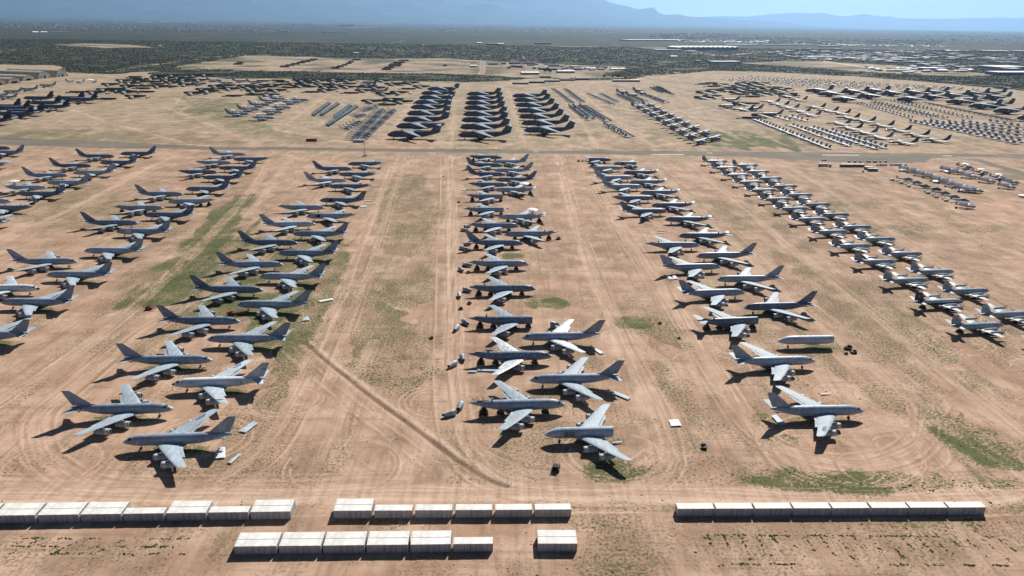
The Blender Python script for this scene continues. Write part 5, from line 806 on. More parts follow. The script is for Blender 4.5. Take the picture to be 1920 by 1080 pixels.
for c, i, x, y in PATROL:
    dark = (c == 0 and i == 1)
    nm = 'inner' if c == 0 else 'outer'
    if c == 0: lab = f"Light grey propeller patrol plane, {ORD[i]} from near end of the inner patrol row"
    else: lab = f"Light grey propeller patrol plane, {ORD[i] if i > 1 else ('second' if i == 0 else 'first')} from near end of the outer patrol row"
    if c == 1: lab = lab if i != 1 else 'Light grey propeller patrol plane cut by the right edge, nearest of the outer patrol row'
    if dark: lab = 'Black tailed propeller patrol plane with dark belly, second in the inner patrol row'
    t = thing('patrol_plane', lab, 'propeller plane', (x, y, 0), R(8.5), 'propeller patrol planes in two rows')
    m = 'bomber_dark' if dark else 'navy_grey'
    f = link('fuselage', cached(('pf', m, i % 3), lambda: p_fus(m, i % 3)), t)
    if dark: link('white_top', cached('pwt', lambda: (lambda b: (b.patch(PF, -1.6, -27, -78, 78, .012, 'navy_wing', 14, 12), b.mesh('white_top'))[-1])(B())), f)
    link('nose_cone', cached('pn', p_nose), t); link('windscreen', cached('pw', p_wind), t)
    for s in (1, -1):
        link('wing', cached(('pwg', s), lambda: p_wing(s, 'navy_wing')), t)
        for k, (yy, xx, zz) in enumerate(((4.3, -7.9, 3.25), (9.0, -8.6, 3.6))):
            e = link('engine', cached('pe', p_eng), t, (xx, s*yy, zz))
            if not (dark and k == 0): link('propeller', cached('pp', p_prop), e)
        link('stabilizer', cached(('ps', s), lambda: p_stab(s)), t)
        link('landing_gear', cached('pg', lambda: k_gear(False)), t, (-13.2, s*4.3, 0), 0, (.7, .6, .85))
    link('fin', cached(('pfin', m), lambda: p_fin(m)), t)
    link('landing_gear', cached('g0', lambda: k_gear(True)), t, (2.2, 0, 0), 0, (1, 1, .9))
    if dark or (c == 0 and i == 0):
        a = R(8.5); q = link('support_trestle', cached(('tr', 'rear'), lambda: trestle_mesh(2.15, 1.5)), None, (x-25.5*math.cos(a), y-25.5*math.sin(a), 0), a, (1, 1, 1.15))
        tag(q, f"Rusty trestle under the tail of the {'black tailed' if dark else 'nearest inner'} patrol plane", 'trestle', 'trestles propping stripped jets')

# ---------------------------------------------------------------- heavy transports (high wing, T-tail)
HF = [(0, 5.4, .1, .1), (-1.2, 5.3, 1.3, 1.3), (-3.5, 5.5, 2.5, 2.6), (-7, 6.1, 3.4, 3.8), (-11, 6.4, 3.6, 4.3), (-20, 6.4, 3.65, 4.3), (-46, 6.4, 3.65, 4.3), (-54, 7.2, 3.3, 3.6), (-62, 8.3, 2.4, 2.7), (-69, 9.2, 1.3, 1.6), (-72.5, 9.7, .4, .5)]
def h_fus():
    b = B(); b.fus(HF, 'heavy_grey', 18)
    b.fus([(-18, 10.3, .5, .3), (-22, 10.4, 2.4, .9), (-36, 10.4, 2.4, .9), (-42, 10.3, .6, .3)], 'heavy_grey', 12)
    b.fus([(-24, 2.6, .5, .4), (-27, 2.6, 3.9, 1.3), (-37, 2.6, 3.9, 1.3), (-40, 2.6, .5, .4)], 'heavy_grey', 12)
    for s in (1, -1): b.patch(HF, -9, -9.6, s*70, s*78, .03, 'cover_white'); b.patch(HF, -48, -49, s*60, s*68, .03, 'cover_white'); b.patch(HF, -16, -17, s*80, s*86, .03, 'cover_white')
    return b.mesh('heavy_fuselage')
def h_wing(s): b = B(); wing(b, [(s*1.5, -20.5, 10.7, 15, 1.6), (s*13, -28.2, 9.9, 10.2, 1.1), (s*33, -44.3, 8.1, 4.6, .45), (s*33.9, -45.6, 8.0, 3.2, .2)], 'heavy_wing'); return b.mesh('heavy_wing')
def h_eng(): b = B(); pod(b, 0, 0, 0, 6.6, 1.7, 'heavy_grey'); b.box(-2, -8.5, -.25, .25, 1.3, 2.6, 'heavy_grey'); b.lathe([(.05, 1.35), (-.1, 1.6)], 'cover_white', n=12); return b.mesh('heavy_engine')
def h_fin(): b = B(); wing(b, [(0, -58.5, 10.0, 14, .9), (0, -66.5, 19.0, 8.6, .6)], 'heavy_grey', 'z'); b.fus([(-65.5, 19.4, .1, .1), (-67, 19.4, .6, .5), (-74, 19.4, .6, .5), (-75.5, 19.4, .1, .1)], 'heavy_grey', 8); return b.mesh('heavy_fin')
def h_stab(s): b = B(); wing(b, [(s*.3, -66.5, 19.5, 7.2, .6), (s*10.5, -71.8, 19.0, 3.0, .25)], 'heavy_wing'); return b.mesh('heavy_stabilizer')
def h_gear(): b = B(); [wheel(b, x, y, .65, .65, .5) for x in (-28, -31, -34) for y in (-3, -2.2, 2.2, 3)]; [wheel(b, -9, y, .65, .65, .5) for y in (-.8, .8)]; b.box(-9.2, -8.8, -.2, .2, .6, 2.6, 'strut'); b.box(-27, -35, -3.1, 3.1, .9, 1.6, 'black'); return b.mesh('landing_gear')
def h_wind(): b = B(); b.patch(HF, -4.2, -5.2, -40, 40, .03, 'glass_dark', 1, 8); return b.mesh('windscreen')
HN = ['left transport column', 'middle transport column', 'right transport column', 'right hand transport fleet']
def _c(h_): return math.cos(R(h_))
hc = {}
for k, i, x, y, h in HEAVY:
    hc[k] = hc.get(k, 0)+1
    if k < 3: lab = f"Huge dark grey T-tailed transport, {ORD[hc[k]-1]} from near end of the {HN[k]}"
    else: lab = f"Huge dark grey transport in right hand fleet, {ORD[sum(1 for q in HEAVY if q[0] == 3 and q[3] < y)]} nearest the camera"
    t = thing('heavy_transport', lab, 'transport plane', (x, y, 0), R(h), 'huge grey transports in columns')
    link('fuselage', cached('hf', h_fus), t); link('windscreen', cached('hwd', h_wind), t)
    finless = (k == 0 and i == 1)
    for s in (1, -1):
        link('wing', cached(('hw', s), lambda: h_wing(s)), t)
        for yy, xx, zz in ((12.2, -21.5, 6.9), (19.6, -27.5, 6.3)): link('engine', cached('he', h_eng), t, (xx, s*yy, zz))
        if not finless: link('stabilizer', cached(('hs', s), lambda: h_stab(s)), t)
    if not finless: link('fin', cached('hfin', h_fin), t)
    link('landing_gear', cached('hg', h_gear), t)

# ---------------------------------------------------------------- four propeller cargo planes (high wing)
CF = [(0, 2.9, .1, .1), (-.8, 2.9, .9, .9), (-2.5, 3.1, 1.6, 1.7), (-5, 3.4, 2.05, 2.15), (-18, 3.4, 2.1, 2.2), (-23, 4.1, 1.7, 1.6), (-28.5, 5.0, .5, .5)]
def c_fus():
    b = B(); b.fus(CF, 'jet_grey', 14); b.patch(CF, -1.2, -19, -62, 62, .02, 'jet_white', 10, 8); b.patch(CF, -2.0, -3.0, -50, 50, .05, 'glass_dark', 1, 6)
    b.fus([(-9, 1.6, 2.3, .5), (-12, 1.4, 2.6, .9), (-16, 1.6, 2.3, .5)], 'jet_grey', 10); return b.mesh('cargo_fuselage')
def c_wing(s): b = B(); wing(b, [(s*.6, -8.7, 5.6, 4.9, .7), (s*6, -8.8, 5.7, 4.8, .6), (s*20.2, -9.9, 6.1, 2.5, .3)], 'jet_white'); return b.mesh('cargo_wing')
def c_eng(): b = B(); b.fus([(0, 0, .45, .5), (-1.5, -.1, .6, .8), (-5, .2, .4, .5)], 'jet_grey', 10); return b.mesh('turboprop_engine')
def c_fin(): b = B(); wing(b, [(0, -20.5, 5.2, 7.8, .5), (0, -25.6, 11.6, 3.2, .25)], 'jet_grey', 'z'); wing(b, [(-8, -25.4, 5.4, 2.2, .2), (0, -23.6, 5.3, 4.4, .4), (8, -25.4, 5.4, 2.2, .2)], 'jet_white'); return b.mesh('cargo_tail')
def c_gear(): b = B(); [wheel(b, x, y, .6, .6, .5) for x in (-12, -13.6) for y in (-2, 2)]; wheel(b, -3, 0, .5, .5, .5); b.box(-3.1, -2.9, -.1, .1, .5, 1.8, 'strut'); b.box(-11.8, -13.8, -2.2, 2.2, .6, 1.2, 'strut'); return b.mesh('landing_gear')
CN = ['west cargo column', 'east cargo column', 'far cargo cluster']; ccn = {}
for k, i, x, y, h in CARGO:
    ccn[k] = ccn.get(k, 0)+1
    t = thing('cargo_plane', f"White topped propeller cargo plane, {ORD[ccn[k]-1]} from near end of the {CN[k]}", 'cargo plane', (x, y, 0), R(h), 'propeller cargo planes beyond the runway')
    link('fuselage', cached('cf', c_fus), t); link('tail', cached('cfin', c_fin), t); link('landing_gear', cached('cg', c_gear), t)
    for s in (1, -1):
        link('wing', cached(('cw', s), lambda: c_wing(s)), t)
        for yy in (4.9, 10.2): e = link('engine', cached('ce', c_eng), t, (-6.4, s*yy, 5.2)); link('propeller', cached('pp', p_prop), e)

# ---------------------------------------------------------------- three engine tankers at far left
TF = [(0, 5.1, .1, .1), (-1.5, 5.1, 1.3, 1.4), (-4, 5.4, 2.4, 2.5), (-8, 5.6, 3.0, 3.0), (-36, 5.6, 3.0, 3.0), (-44, 6.3, 2.2, 2.1), (-50, 7.0, 1.0, 1.1), (-52, 7.2, .4, .4)]
def t_body():
    b = B(); b.fus(TF, 'heavy_grey', 16); b.patch(TF, -5, -36, -24, 24, .02, 'heavy_wing', 8, 4); b.fus([(-15, 3.4, .5, .4), (-19, 3.3, 3.2, 1.2), (-30, 3.3, 3.2, 1.2), (-33, 3.4, .5, .4)], 'bomber_dark', 12); return b.mesh('trijet_fuselage')
def t_wing(s): b = B(); wing(b, [(s*2, -17, 3.7, 13, 1.3), (s*9, -23, 4.4, 8.5, .9), (s*24.6, -35.2, 6.4, 3.3, .3)], 'heavy_wing'); return b.mesh('trijet_wing')
def t_fin(): b = B(); wing(b, [(0, -39, 8, 10, .6), (0, -40.5, 9.6, 9.4, .6), (0, -47.5, 17.2, 4.6, .3)], 'bomber_dark', 'z'); pod(b, -41, 0, 10.0, 10, 1.5, 'bomber_dark'); return b.mesh('trijet_fin')
def t_stab(s): b = B(); wing(b, [(s*1, -43.5, 6.8, 7, .5), (s*10.8, -49.8, 8.0, 3, .2)], 'jet_white'); return b.mesh('trijet_stabilizer')
def t_eng(): b = B(); pod(b, 0, 0, 0, 6, 1.45, 'heavy_wing'); b.box(-1, -7, -.2, .2, 1.2, 1.9, 'heavy_grey'); return b.mesh('trijet_engine')
def t_gear(): b = B(); [wheel(b, x, y, .65, .65, .5) for x in (-25, -26.6) for y in (-5, 5)]; [b.box(-25.6, -26, y-.2, y+.2, .6, 3, 'strut') for y in (-5, 5)]; wheel(b, -7, 0, .5, .5, .6); b.box(-7.1, -6.9, -.15, .15, .5, 2.8, 'strut'); return b.mesh('landing_gear')
for k, (i, x, y) in enumerate(sorted(TRIJET, key=lambda r: r[2])):
    t = thing('trijet_tanker', f"Dark three-engine tanker at the far left beyond the runway, {ORD[k]} nearest of its block", 'jet aeroplane', (x, y, 0), R(183), 'dark three engine tankers at far left')
    t.scale = (1.12, 1.12, 1.12); link('fuselage', cached('tf', t_body), t); link('fin', cached('tfin', t_fin), t); link('landing_gear', cached('tg', t_gear), t)
    for s in (1, -1): link('wing', cached(('tw', s), lambda: t_wing(s)), t); link('stabilizer', cached(('ts', s), lambda: t_stab(s)), t); link('engine', cached('te', t_eng), t, (-19, s*8.2, 2.7))

# ---------------------------------------------------------------- more four engine jets far back, light on parts
def far_jet(x, y, h, tone, lab, grp, dome=False, fin=True, nm='tanker_jet', stab=True):
    t = thing(nm, lab, 'jet aeroplane', (x, y, 0), R(h), grp)
    fl = tone+('' if fin else ' nofin')
    link('fuselage', cached(('ff', fl), lambda: k_fus(tone, fl, 3)), t)
    for s in (1, -1):
        link('wing', cached(('w', s, 'wing_'+tone), lambda: k_wing(s, 'wing_'+tone)), t)
        if stab: link('stabilizer', cached(('s', s, tone), lambda: k_stab(s, 'wing_'+tone)), t)
    engines(t, None, 'pod_grey')
    if fin: link('fin', cached(('fin', tone, False, False), lambda: k_fin(tone, False, False)), t)
    link('landing_gear', cached('g0', lambda: k_gear(True)), t)
    for s in (1, -1): link('landing_gear', cached('g1', lambda: k_gear(False)), t, (-19.3, s*3.4, 0))
    if dome: link('radar_dome', cached('dome', k_dome), t, (-28.2, 0, 8.9)); link('dome_strut', MC['dst'], t)
for i, (x, y, h) in enumerate(sorted(BACKJETS_L, key=lambda r: r[1])): far_jet(x, y, h, 'lgrey', f"Blue grey jet by the arched shelters, {ORD[i]} nearest in its slanting row", 'jets parked by the shelters')
for i, (x, y, h) in enumerate(sorted(BACKJETS_R, key=lambda r: r[1])): far_jet(x, y, h, 'grey', f"Blue grey right-facing jet among the bomber hulks, {ORD[i]} nearest", 'jets among the hulks')
for k in (0, 1):
    for i, (_, x, y) in enumerate(sorted([r for r in RADAR if r[0] == k], key=lambda r: r[2])):
        far_jet(x, y, 0, 'lgrey', f"Grey radar jet with white disc dome, {ORD[i]} from near end of the {'west' if k == 0 else 'east'} radar row", 'radar jets beyond the runway', True, k == 0, 'radar_jet')

# ---------------------------------------------------------------- small aircraft, one mesh each
def hulk():
    b = B(); b.fus([(0, 4.0, .2, .3), (-2, 4.0, 1.2, 1.9), (-5, 4.1, 1.7, 2.5), (-30, 4.1, 1.7, 2.4), (-38, 4.4, 1.3, 1.9), (-44, 4.8, .9, 1.3)], 'olive', 12); b.box(-12, -15, 6, 8.5, 0, 2.2, 'pod_grey'); b.box(-20, -26, 10, 12.5, 0, 1.6, 'olive'); b.box(-6, -18, -13, -11, .2, 1.6, 'pod_grey'); b.box(-44, -47, 2, 5, 0, 2, 'black')
    for s in (1, -1): wing(b, [(s*1, -9, 4.7, 10, 1.0), (s*14, -18.5, 3.6, 7, .7), (s*27, -28.5, 2.0, 4, .35)], 'olive_wing_sunlit')
    b.tube((-9, 0, 1.6), (-9, 0, 0), .5, 'black'); b.tube((-26, 0, 1.6), (-26, 0, 0), .5, 'black')
    b.box(-43, -51, -4, -1.5, 0, 1.2, 'pod_grey'); return b.mesh('bomber_hulk')
def hulk2():
    b = B(); b.fus([(-3, 2.3, .9, 1.2), (-6, 2.3, 1.5, 1.9), (-30, 2.3, 1.5, 1.9), (-37, 2.5, 1.2, 1.5)], 'olive', 12, capm='black')
    wing(b, [(-1, -11, 3.2, 9, 1.0), (-15, -21, 2.2, 6.5, .6), (-24, -29, 1.2, 4.5, .35)], 'olive_wing_sunlit')
    b.box(-8, -30, -14, -10.5, 0, .9, 'olive_wing_sunlit', Matrix.Rotation(R(8), 4, 'Z')); b.box(-2, 6, -3, -.5, 0, 1.6, 'olive'); return b.mesh('bomber_hulk')
HK = ['behind the left trijets', 'of the middle back field', 'beside the transport columns', 'of the right back field']
_r = random.Random(5)
HULKS += [(k, x+_r.uniform(14, 34), y+_r.uniform(22, 48)) for k, x, y in HULKS if _r.random() < .8]
for k in range(4):
    for i, (_, x, y) in enumerate(sorted([r for r in HULKS if r[0] == k], key=lambda r: r[2])):
        q = link('bomber_hulk', cached('hk' if i % 3 else 'hk2', hulk if i % 3 else hulk2), None, (x, y, 0), R(180+(3 if k == 0 else 0)+random.uniform(-3, 3)))
        tag(q, f"Dark green finless bomber hulk, {ORD[i]} nearest {HK[k]}", 'bomber', 'scrapped bomber hulks')
for i, (x, y) in enumerate(DARKJETS):
    far_jet(x, y, 182, 'dark', f"Dark jet with upright fin among the {'left' if i < 3 else 'right'} bomber hulks, {ORD[i if i < 3 else i-3]} of them", 'dark finned jets among hulks')
def bomber(tone):
    def f():
        b = B(); b.fus([(0, 2.6, .1, .1), (-2, 2.8, .8, .8), (-6, 3.2, 1.2, 1.4), (-12, 3.3, 2.0, 1.4), (-22, 3.2, 3.2, 1.2), (-32, 3.2, 2.4, 1.0), (-40, 3.6, .9, .9), (-44.5, 4.0, .1, .1)], tone, 14)
        for s in (1, -1):
            wing(b, [(s*2, -14, 3.3, 14, .9), (s*6, -20, 3.3, 7.5, .7), (s*20.8, -27.5, 3.3, 2.6, .25)], 'heavy_wing')
            b.fus([(-23, 1.9, .6, .6), (-24, 1.9, .8, .8), (-31, 2.0, .7, .7)], tone, 8)
            wing(b, [(s*.4, -38.5, 6.0, 5.0, .35), (s*6.8, -43.0, 6.0, 2.0, .15)], tone)
        wing(b, [(0, -33, 4.4, 10, .5), (0, -37, 6, 7.0, .45), (0, -41.7, 10.4, 3.4, .2)], tone, 'z')
        for x, y in ((-8, 0), (-23, 2.2), (-23, -2.2)): b.tube((x, y, 2.4), (x, y, .4), .15, 'strut'); wheel(b, x, y, .5, .5, .6)
        b.patch([(0, 2.6, .1, .1), (-2, 2.8, .8, .8), (-6, 3.2, 1.2, 1.4)], -3.5, -4.8, -40, 40, .03, 'glass_dark'); return b.mesh('swing_wing_bomber')
    return f
for i, (x, y) in enumerate(sorted(BOMBERS, key=lambda r: r[1])):
    tn = 'jet_grey' if x < 540 and i % 3 else 'bomber_dark'
    q = link('swing_wing_bomber', cached('bb'+tn, bomber(tn)), None, (x, y, 0), R(186))
    tag(q, f"Sleek {'grey' if tn == 'jet_grey' else 'near-black'} swing-wing bomber, {ORD[i]} nearest in the right bomber block", 'bomber', 'swing wing bombers')
def fighter(tone, wm, finm):
    def f():
        b = B(); b.fus([(0, 2.0, .1, .1), (-2, 2.1, .5, .55), (-5, 2.3, .8, .95), (-8, 2.1, 1.3, .8), (-15, 2.1, 1.4, .6), (-17.5, 2.1, .9, .5)], tone, 10)
        b.fus([(-2.6, 2.6, .3, .3), (-4, 2.9, .42, .5), (-6, 2.8, .3, .3)], 'glass_dark', 8)
        for s in (1, -1):
            wing(b, [(s*1, -6.5, 2.2, 7.2, .4), (s*5.9, -11.6, 2.1, 2.4, .15)], wm); wing(b, [(s*1, -14.2, 2.1, 3.2, .2), (s*3.9, -16.6, 2.1, 1.4, .1)], wm)
            wing(b, [(0, -12.4, 2.3, 3.8, .2), (0, -15.2, 5.4, 1.6, .1)], finm, 'z') if False else b.add([(-12.4, s*1.2, 2.4), (-16.2, s*1.2, 2.4), (-16.9, s*1.7, 5.4), (-15.1, s*1.7, 5.4), (-12.4, s*1.05, 2.4), (-16.2, s*1.05, 2.4), (-16.9, s*1.6, 5.4), (-15.1, s*1.6, 5.4)], [(0, 1, 2, 3), (7, 6, 5, 4), (0, 3, 7, 4), (3, 2, 6, 7), (1, 5, 6, 2)], finm)
        for x, y in ((-4.2, 0), (-9.8, 1.2), (-9.8, -1.2)): b.tube((x, y, 1.6), (x, y, .3), .09, 'strut'); wheel(b, x, y, .35, .35, .25)
        return b.mesh('twin_fin_fighter')
    return f
def attack():
    b = B(); b.fus([(0, 1.9, .3, .3), (-1.5, 2.0, .6, .7), (-4, 2.1, .7, .85), (-12, 2.1, .6, .7), (-16, 2.6, .2, .25)], 'navy_grey', 10)
    b.fus([(-2.2, 2.6, .3, .3), (-3.2, 2.95, .4, .45), (-4.6, 2.7, .3, .3)], 'glass_dark', 8)
    wing(b, [(-8.7, -6.9, 2.2, 1.9, .15), (-3, -6.2, 1.7, 3, .35), (3, -6.2, 1.7, 3, .35), (8.7, -6.9, 2.2, 1.9, .15)], 'jet_wing')
    for s in (1, -1):
        pod(b, -9.4, s*1.35, 3.2, 2.9, .72, 'jet_white', n=10)
        b.box(-14.3, -16.4, s*2.9-.06, s*2.9+.06, 2.1, 4.5, 'jet_grey')
    b.box(-14.4, -16.2, -2.9, 2.9, 2.55, 2.7, 'jet_wing')
    for x, y in ((-2.6, 0), (-7.6, 2.6), (-7.6, -2.6)): b.tube((x, y, 1.6), (x, y, .3), .09, 'strut'); wheel(b, x, y, .4, .4, .25)
    return b.mesh('attack_jet')
def trainer():
    b = B(); b.fus([(0, 1.8, .08, .08), (-2, 1.9, .4, .5), (-5, 2.0, .65, .8), (-11, 2.0, .6, .6), (-14, 2.1, .4, .4)], 'jet_white', 10)
    b.fus([(-3, 2.4, .3, .3), (-4.6, 2.7, .36, .4), (-7, 2.5, .28, .3)], 'glass_dark', 8)
    for s in (1, -1): wing(b, [(s*.5, -6.2, 1.9, 4.2, .3), (s*5, -9.2, 1.8, 1.6, .12)], 'jet_white'); wing(b, [(s*.3, -11.6, 2.2, 2.4, .15), (s*2.6, -13.2, 2.2, 1.1, .08)], 'jet_white')
    wing(b, [(0, -10.5, 2.4, 4, .25), (0, -13.2, 5.0, 1.8, .1)], 'bomber_dark', 'z')
    for x, y in ((-3, 0), (-8, 1.1), (-8, -1.1)): b.tube((x, y, 1.5), (x, y, .3), .08, 'strut'); wheel(b, x, y, .32, .32, .2)
    return b.mesh('trainer_jet')
FK = {'fighter': ('twin_fin_fighter', 'fighter jet', 16.2), 'attack': ('attack_jet', 'attack jet', 21), 'trainer': ('trainer_jet', 'trainer jet', 15.5)}
for li, (k, p0, p1, n, h, lab) in enumerate(FLINES):
    nm, cat, sp = FK[k]; L = math.hypot(p1[0]-p0[0], p1[1]-p0[1]); n = max(n, int(L/sp)+1) if k != 'fighter' else max(n, int(L/14.0)+1)
    n = min(n, 30)
    white = li in (10,) or (k == 'fighter' and li % 4 == 1)
    fn = {'attack': attack, 'trainer': trainer}.get(k) or fighter('jet_white' if white else 'jet_grey', 'jet_wing', 'jet_grey')
    me = cached((k, white if k == 'fighter' else 0), fn)
    for i in range(n):
        u = i/(n-1); x = p0[0]+(p1[0]-p0[0])*u+random.uniform(-.8, .8); y = p0[1]+(p1[1]-p0[1])*u+random.uniform(-1, 1)
        q = link(nm, me, None, (x, y, 0), R(h+random.uniform(-2, 2)))
        tag(q, f"{'Pale' if white or k == 'trainer' else 'Grey'} {cat}, {ORD[i]} in the {lab}", cat, cat+'s: '+lab)
for li, (p0, p1, n) in enumerate(FARFIELD):
    me = cached(('ffj', li % 2), fighter('jet_white' if li % 2 == 0 else 'jet_grey', 'jet_white', 'jet_grey')) if li % 3 else cached(('trainer', 0), trainer)
    for i in range(n):
        u = i/(n-1); q = link('stored_jet', me, None, (p0[0]+(p1[0]-p0[0])*u+random.uniform(-3, 3), p0[1]+(p1[1]-p0[1])*u+random.uniform(-6, 6), 0), R(200+random.uniform(-14, 14)))
        tag(q, f"Tiny stored jet, {ORD[i]} from left in the {ORD[li]} row of the far right field", 'stored jet', 'tiny jets of the far right field')
def heli(tone):
    def f():
        b = B(); b.fus([(0, 1.8, .3, .3), (-1.2, 1.7, 1.0, 1.0), (-3, 1.8, 1.25, 1.25), (-8, 1.8, 1.2, 1.2), (-10.5, 2.2, .55, .65), (-16, 2.6, .25, .35)], tone, 12)
        b.fus([(-3, 3.2, .4, .3), (-4.2, 3.3, .9, .6), (-7.5, 3.2, .8, .45), (-9, 3.0, .3, .2)], tone, 10)
        wing(b, [(0, -14.6, 2.6, 2.2, .2), (0, -16.4, 5.2, 1.2, .12)], tone, 'z'); wing(b, [(-2, -15.2, 2.9, 1.1, .1), (2, -15.2, 2.9, 1.1, .1)], tone)
        b.tube((-5.5, 0, 3.6), (-5.5, 0, 4.4), .18, 'black'); b.lathe([(4.2, .5), (4.35, .5)], 'black', (-5.5, 0, 0), 8, 'z')
        b.patch([(0, 1.8, .3, .3), (-1.2, 1.7, 1.0, 1.0), (-3, 1.8, 1.25, 1.25)], -.5, -1.8, -80, 80, .03, 'cover_white', 2, 6)
        for x, y in ((-2.2, 1.4), (-2.2, -1.4), (-13.5, 0)): b.tube((x, y, 1.4), (x, y, .3), .08, 'strut'); wheel(b, x, y, .35, .35, .25)
        return b.mesh('stored_helicopter')
    return f
def tealhull():
    b = B(); b.fus([(0, 1.9, .8, .9), (-1.5, 1.9, 1.2, 1.3), (-10, 1.9, 1.2, 1.3), (-14, 2.6, .8, .8)], 'teal', 10, capm='black')
    b.box(-1, -11, -1.9, -1.2, .6, 1.6, 'teal'); b.box(-1, -11, 1.2, 1.9, .6, 1.6, 'teal'); b.box(-11, -14, -.3, .3, 3, 4.6, 'teal'); b.box(-2, -4, -1, 1, 3.1, 3.8, 'cover_white')
    b.box(-2, -3, -1, 1, 0, .7, 'black'); b.box(-8, -9, -1, 1, 0, .7, 'black'); return b.mesh('stored_hull')
for k, p0, p1, n, h, lab in HLINES:
    L = math.hypot(p1[0]-p0[0], p1[1]-p0[1]); n = max(n, int(L/(15 if k == 'heli' else 13))); n = min(n, 30)
    for i in range(n):
        u = i/(n-1); tn = ('radome_white', 'jet_white', 'heli_dark', 'jet_white')[(i*7+len(lab)) % 4]
        me = cached(('heli', tn), heli(tn)) if k == 'heli' else cached('teal', tealhull)
        q = link('stored_helicopter' if k == 'heli' else 'helicopter_hull', me, None, (p0[0]+(p1[0]-p0[0])*u, p0[1]+(p1[1]-p0[1])*u, 0), R(h-(14 if k == 'heli' else 0)+random.uniform(-2, 2)), (1.15,)*3 if k == 'heli' else None)
        tag(q, f"{'Bladeless helicopter' if k == 'heli' else 'Blue-green helicopter hull'}, {ORD[i]} from near end of the {lab}", 'helicopter', lab)
def radarprop(disc):
    def f():
        b = B(); b.fus([(0, 1.9, .3, .3), (-1, 1.9, .9, .9), (-3, 2.1, 1.1, 1.2), (-10, 2.1, 1.0, 1.1), (-16.5, 2.6, .3, .4)], 'jet_wing', 12)
        if disc: wing(b, [(-12.2, -5.6, 3.6, 1.7, .2), (0, -4.8, 3.3, 3.6, .4), (12.2, -5.6, 3.6, 1.7, .2)], 'jet_white')
        else:
            for s in (1, -1): wing(b, [(s*1.0, -5, 3.3, 3.4, .4), (s*4.2, -5.2, 3.5, 3.2, .35)], 'radome_white'); b.box(-6.5, -13.5, s*3.0-.2, s*3.0+.2, 2.6, 5.0, 'radome_white')
        for s in (1, -1):
            b.fus([(-2.2, 2.9, .3, .4), (-3, 2.9, .6, .7), (-8, 3.0, .4, .5)], 'jet_white', 8) if False else b.fus([(-2.2, 2.9, .1, .1)] and [(-2.4, 2.8, .5, .6), (-8, 3.0, .3, .4)], 'navy_wing', 8)
            b.box(-3, -7, s*3.3-.5, s*3.3+.5, 2.3, 3.3, 'navy_wing')
            for yy in (1.6, 3.9): b.box(-14.6, -16.4, s*yy-.07, s*yy+.07, 2.4, 5.3, 'navy_wing')
        b.box(-14.8, -16.4, -4, 4, 3.2, 3.35, 'navy_wing')
        if disc: b.lathe([(5.0, 2.6), (5.25, 3.6), (5.5, 3.6), (5.8, 2.6)], 'radome_white', (-8, 0, 0), 20, 'z'); b.box(-7.2, -8.8, -.5, .5, 3, 5.1, 'navy_wing')
        for x, y in ((-2.2, 0), (-7, 3), (-7, -3)): b.tube((x, y, 2), (x, y, .3), .1, 'strut'); wheel(b, x, y, .38, .38, .3)
        return b.mesh('radar_prop_plane')
    return f
for i, (d, x, y) in enumerate(sorted(RADARPROPS, key=lambda r: r[2])):
    q = link('carrier_plane', cached(('rp', d), radarprop(d)), None, (x, y, 0), R(-38+random.uniform(-6, 6)))
    tag(q, f"{'Disc topped' if d else 'Folded wing'} twin propeller plane, {ORD[i]} nearest in the small right storage lot", 'propeller plane', 'carrier planes in the right lot')
for i, (x, y) in enumerate(sorted(DARKHELI, key=lambda r: r[1])):
    q = link('dark_helicopter', cached(('heli', 'heli_dark'), heli('heli_dark')), None, (x+6, y, 0), R(-10)); tag(q, f"Dark helicopter, {ORD[i]} nearest of the short line in the right lot", 'helicopter', 'dark helicopters in the right lot')
def podm(): b = B(); pod(b, 2, 0, 1.1, 4.2, 1.0, 'radome_white'); b.box(-1.5, 1, -.9, .9, 0, .5, 'strut'); return b.mesh('white_pod')
for i, (x, y) in enumerate(WHITEPODS): q = link('white_pod', cached('wpod', podm), None, (x, y, 0), R(-20)); tag(q, f"White wrapped engine pod before the dark helicopters, {ORD[len(WHITEPODS)-1-i]} nearest", 'engine pod', 'white pods in the right lot')
def discm(): b = B(); b.lathe([(1.2, 2.4), (1.45, 3.6), (1.75, 3.6), (2.0, 2.4)], 'radome_white', n=22, axis='z'); [b.tube((1.6*math.cos(a), 1.6*math.sin(a), 0), (1.4*math.cos(a), 1.4*math.sin(a), 1.3), .12, 'strut') for a in (.7, 2.3, 3.9, 5.4)]; return b.mesh('radome_disc')
for i, (x, y) in enumerate(DISCS): q = link('radome_disc', cached('rdd', discm), None, (x, y, 0)); tag(q, f"White radar disc standing on legs in the right lot, {ORD[i]} in a clockwise look", 'radar disc', 'white radar discs on legs')

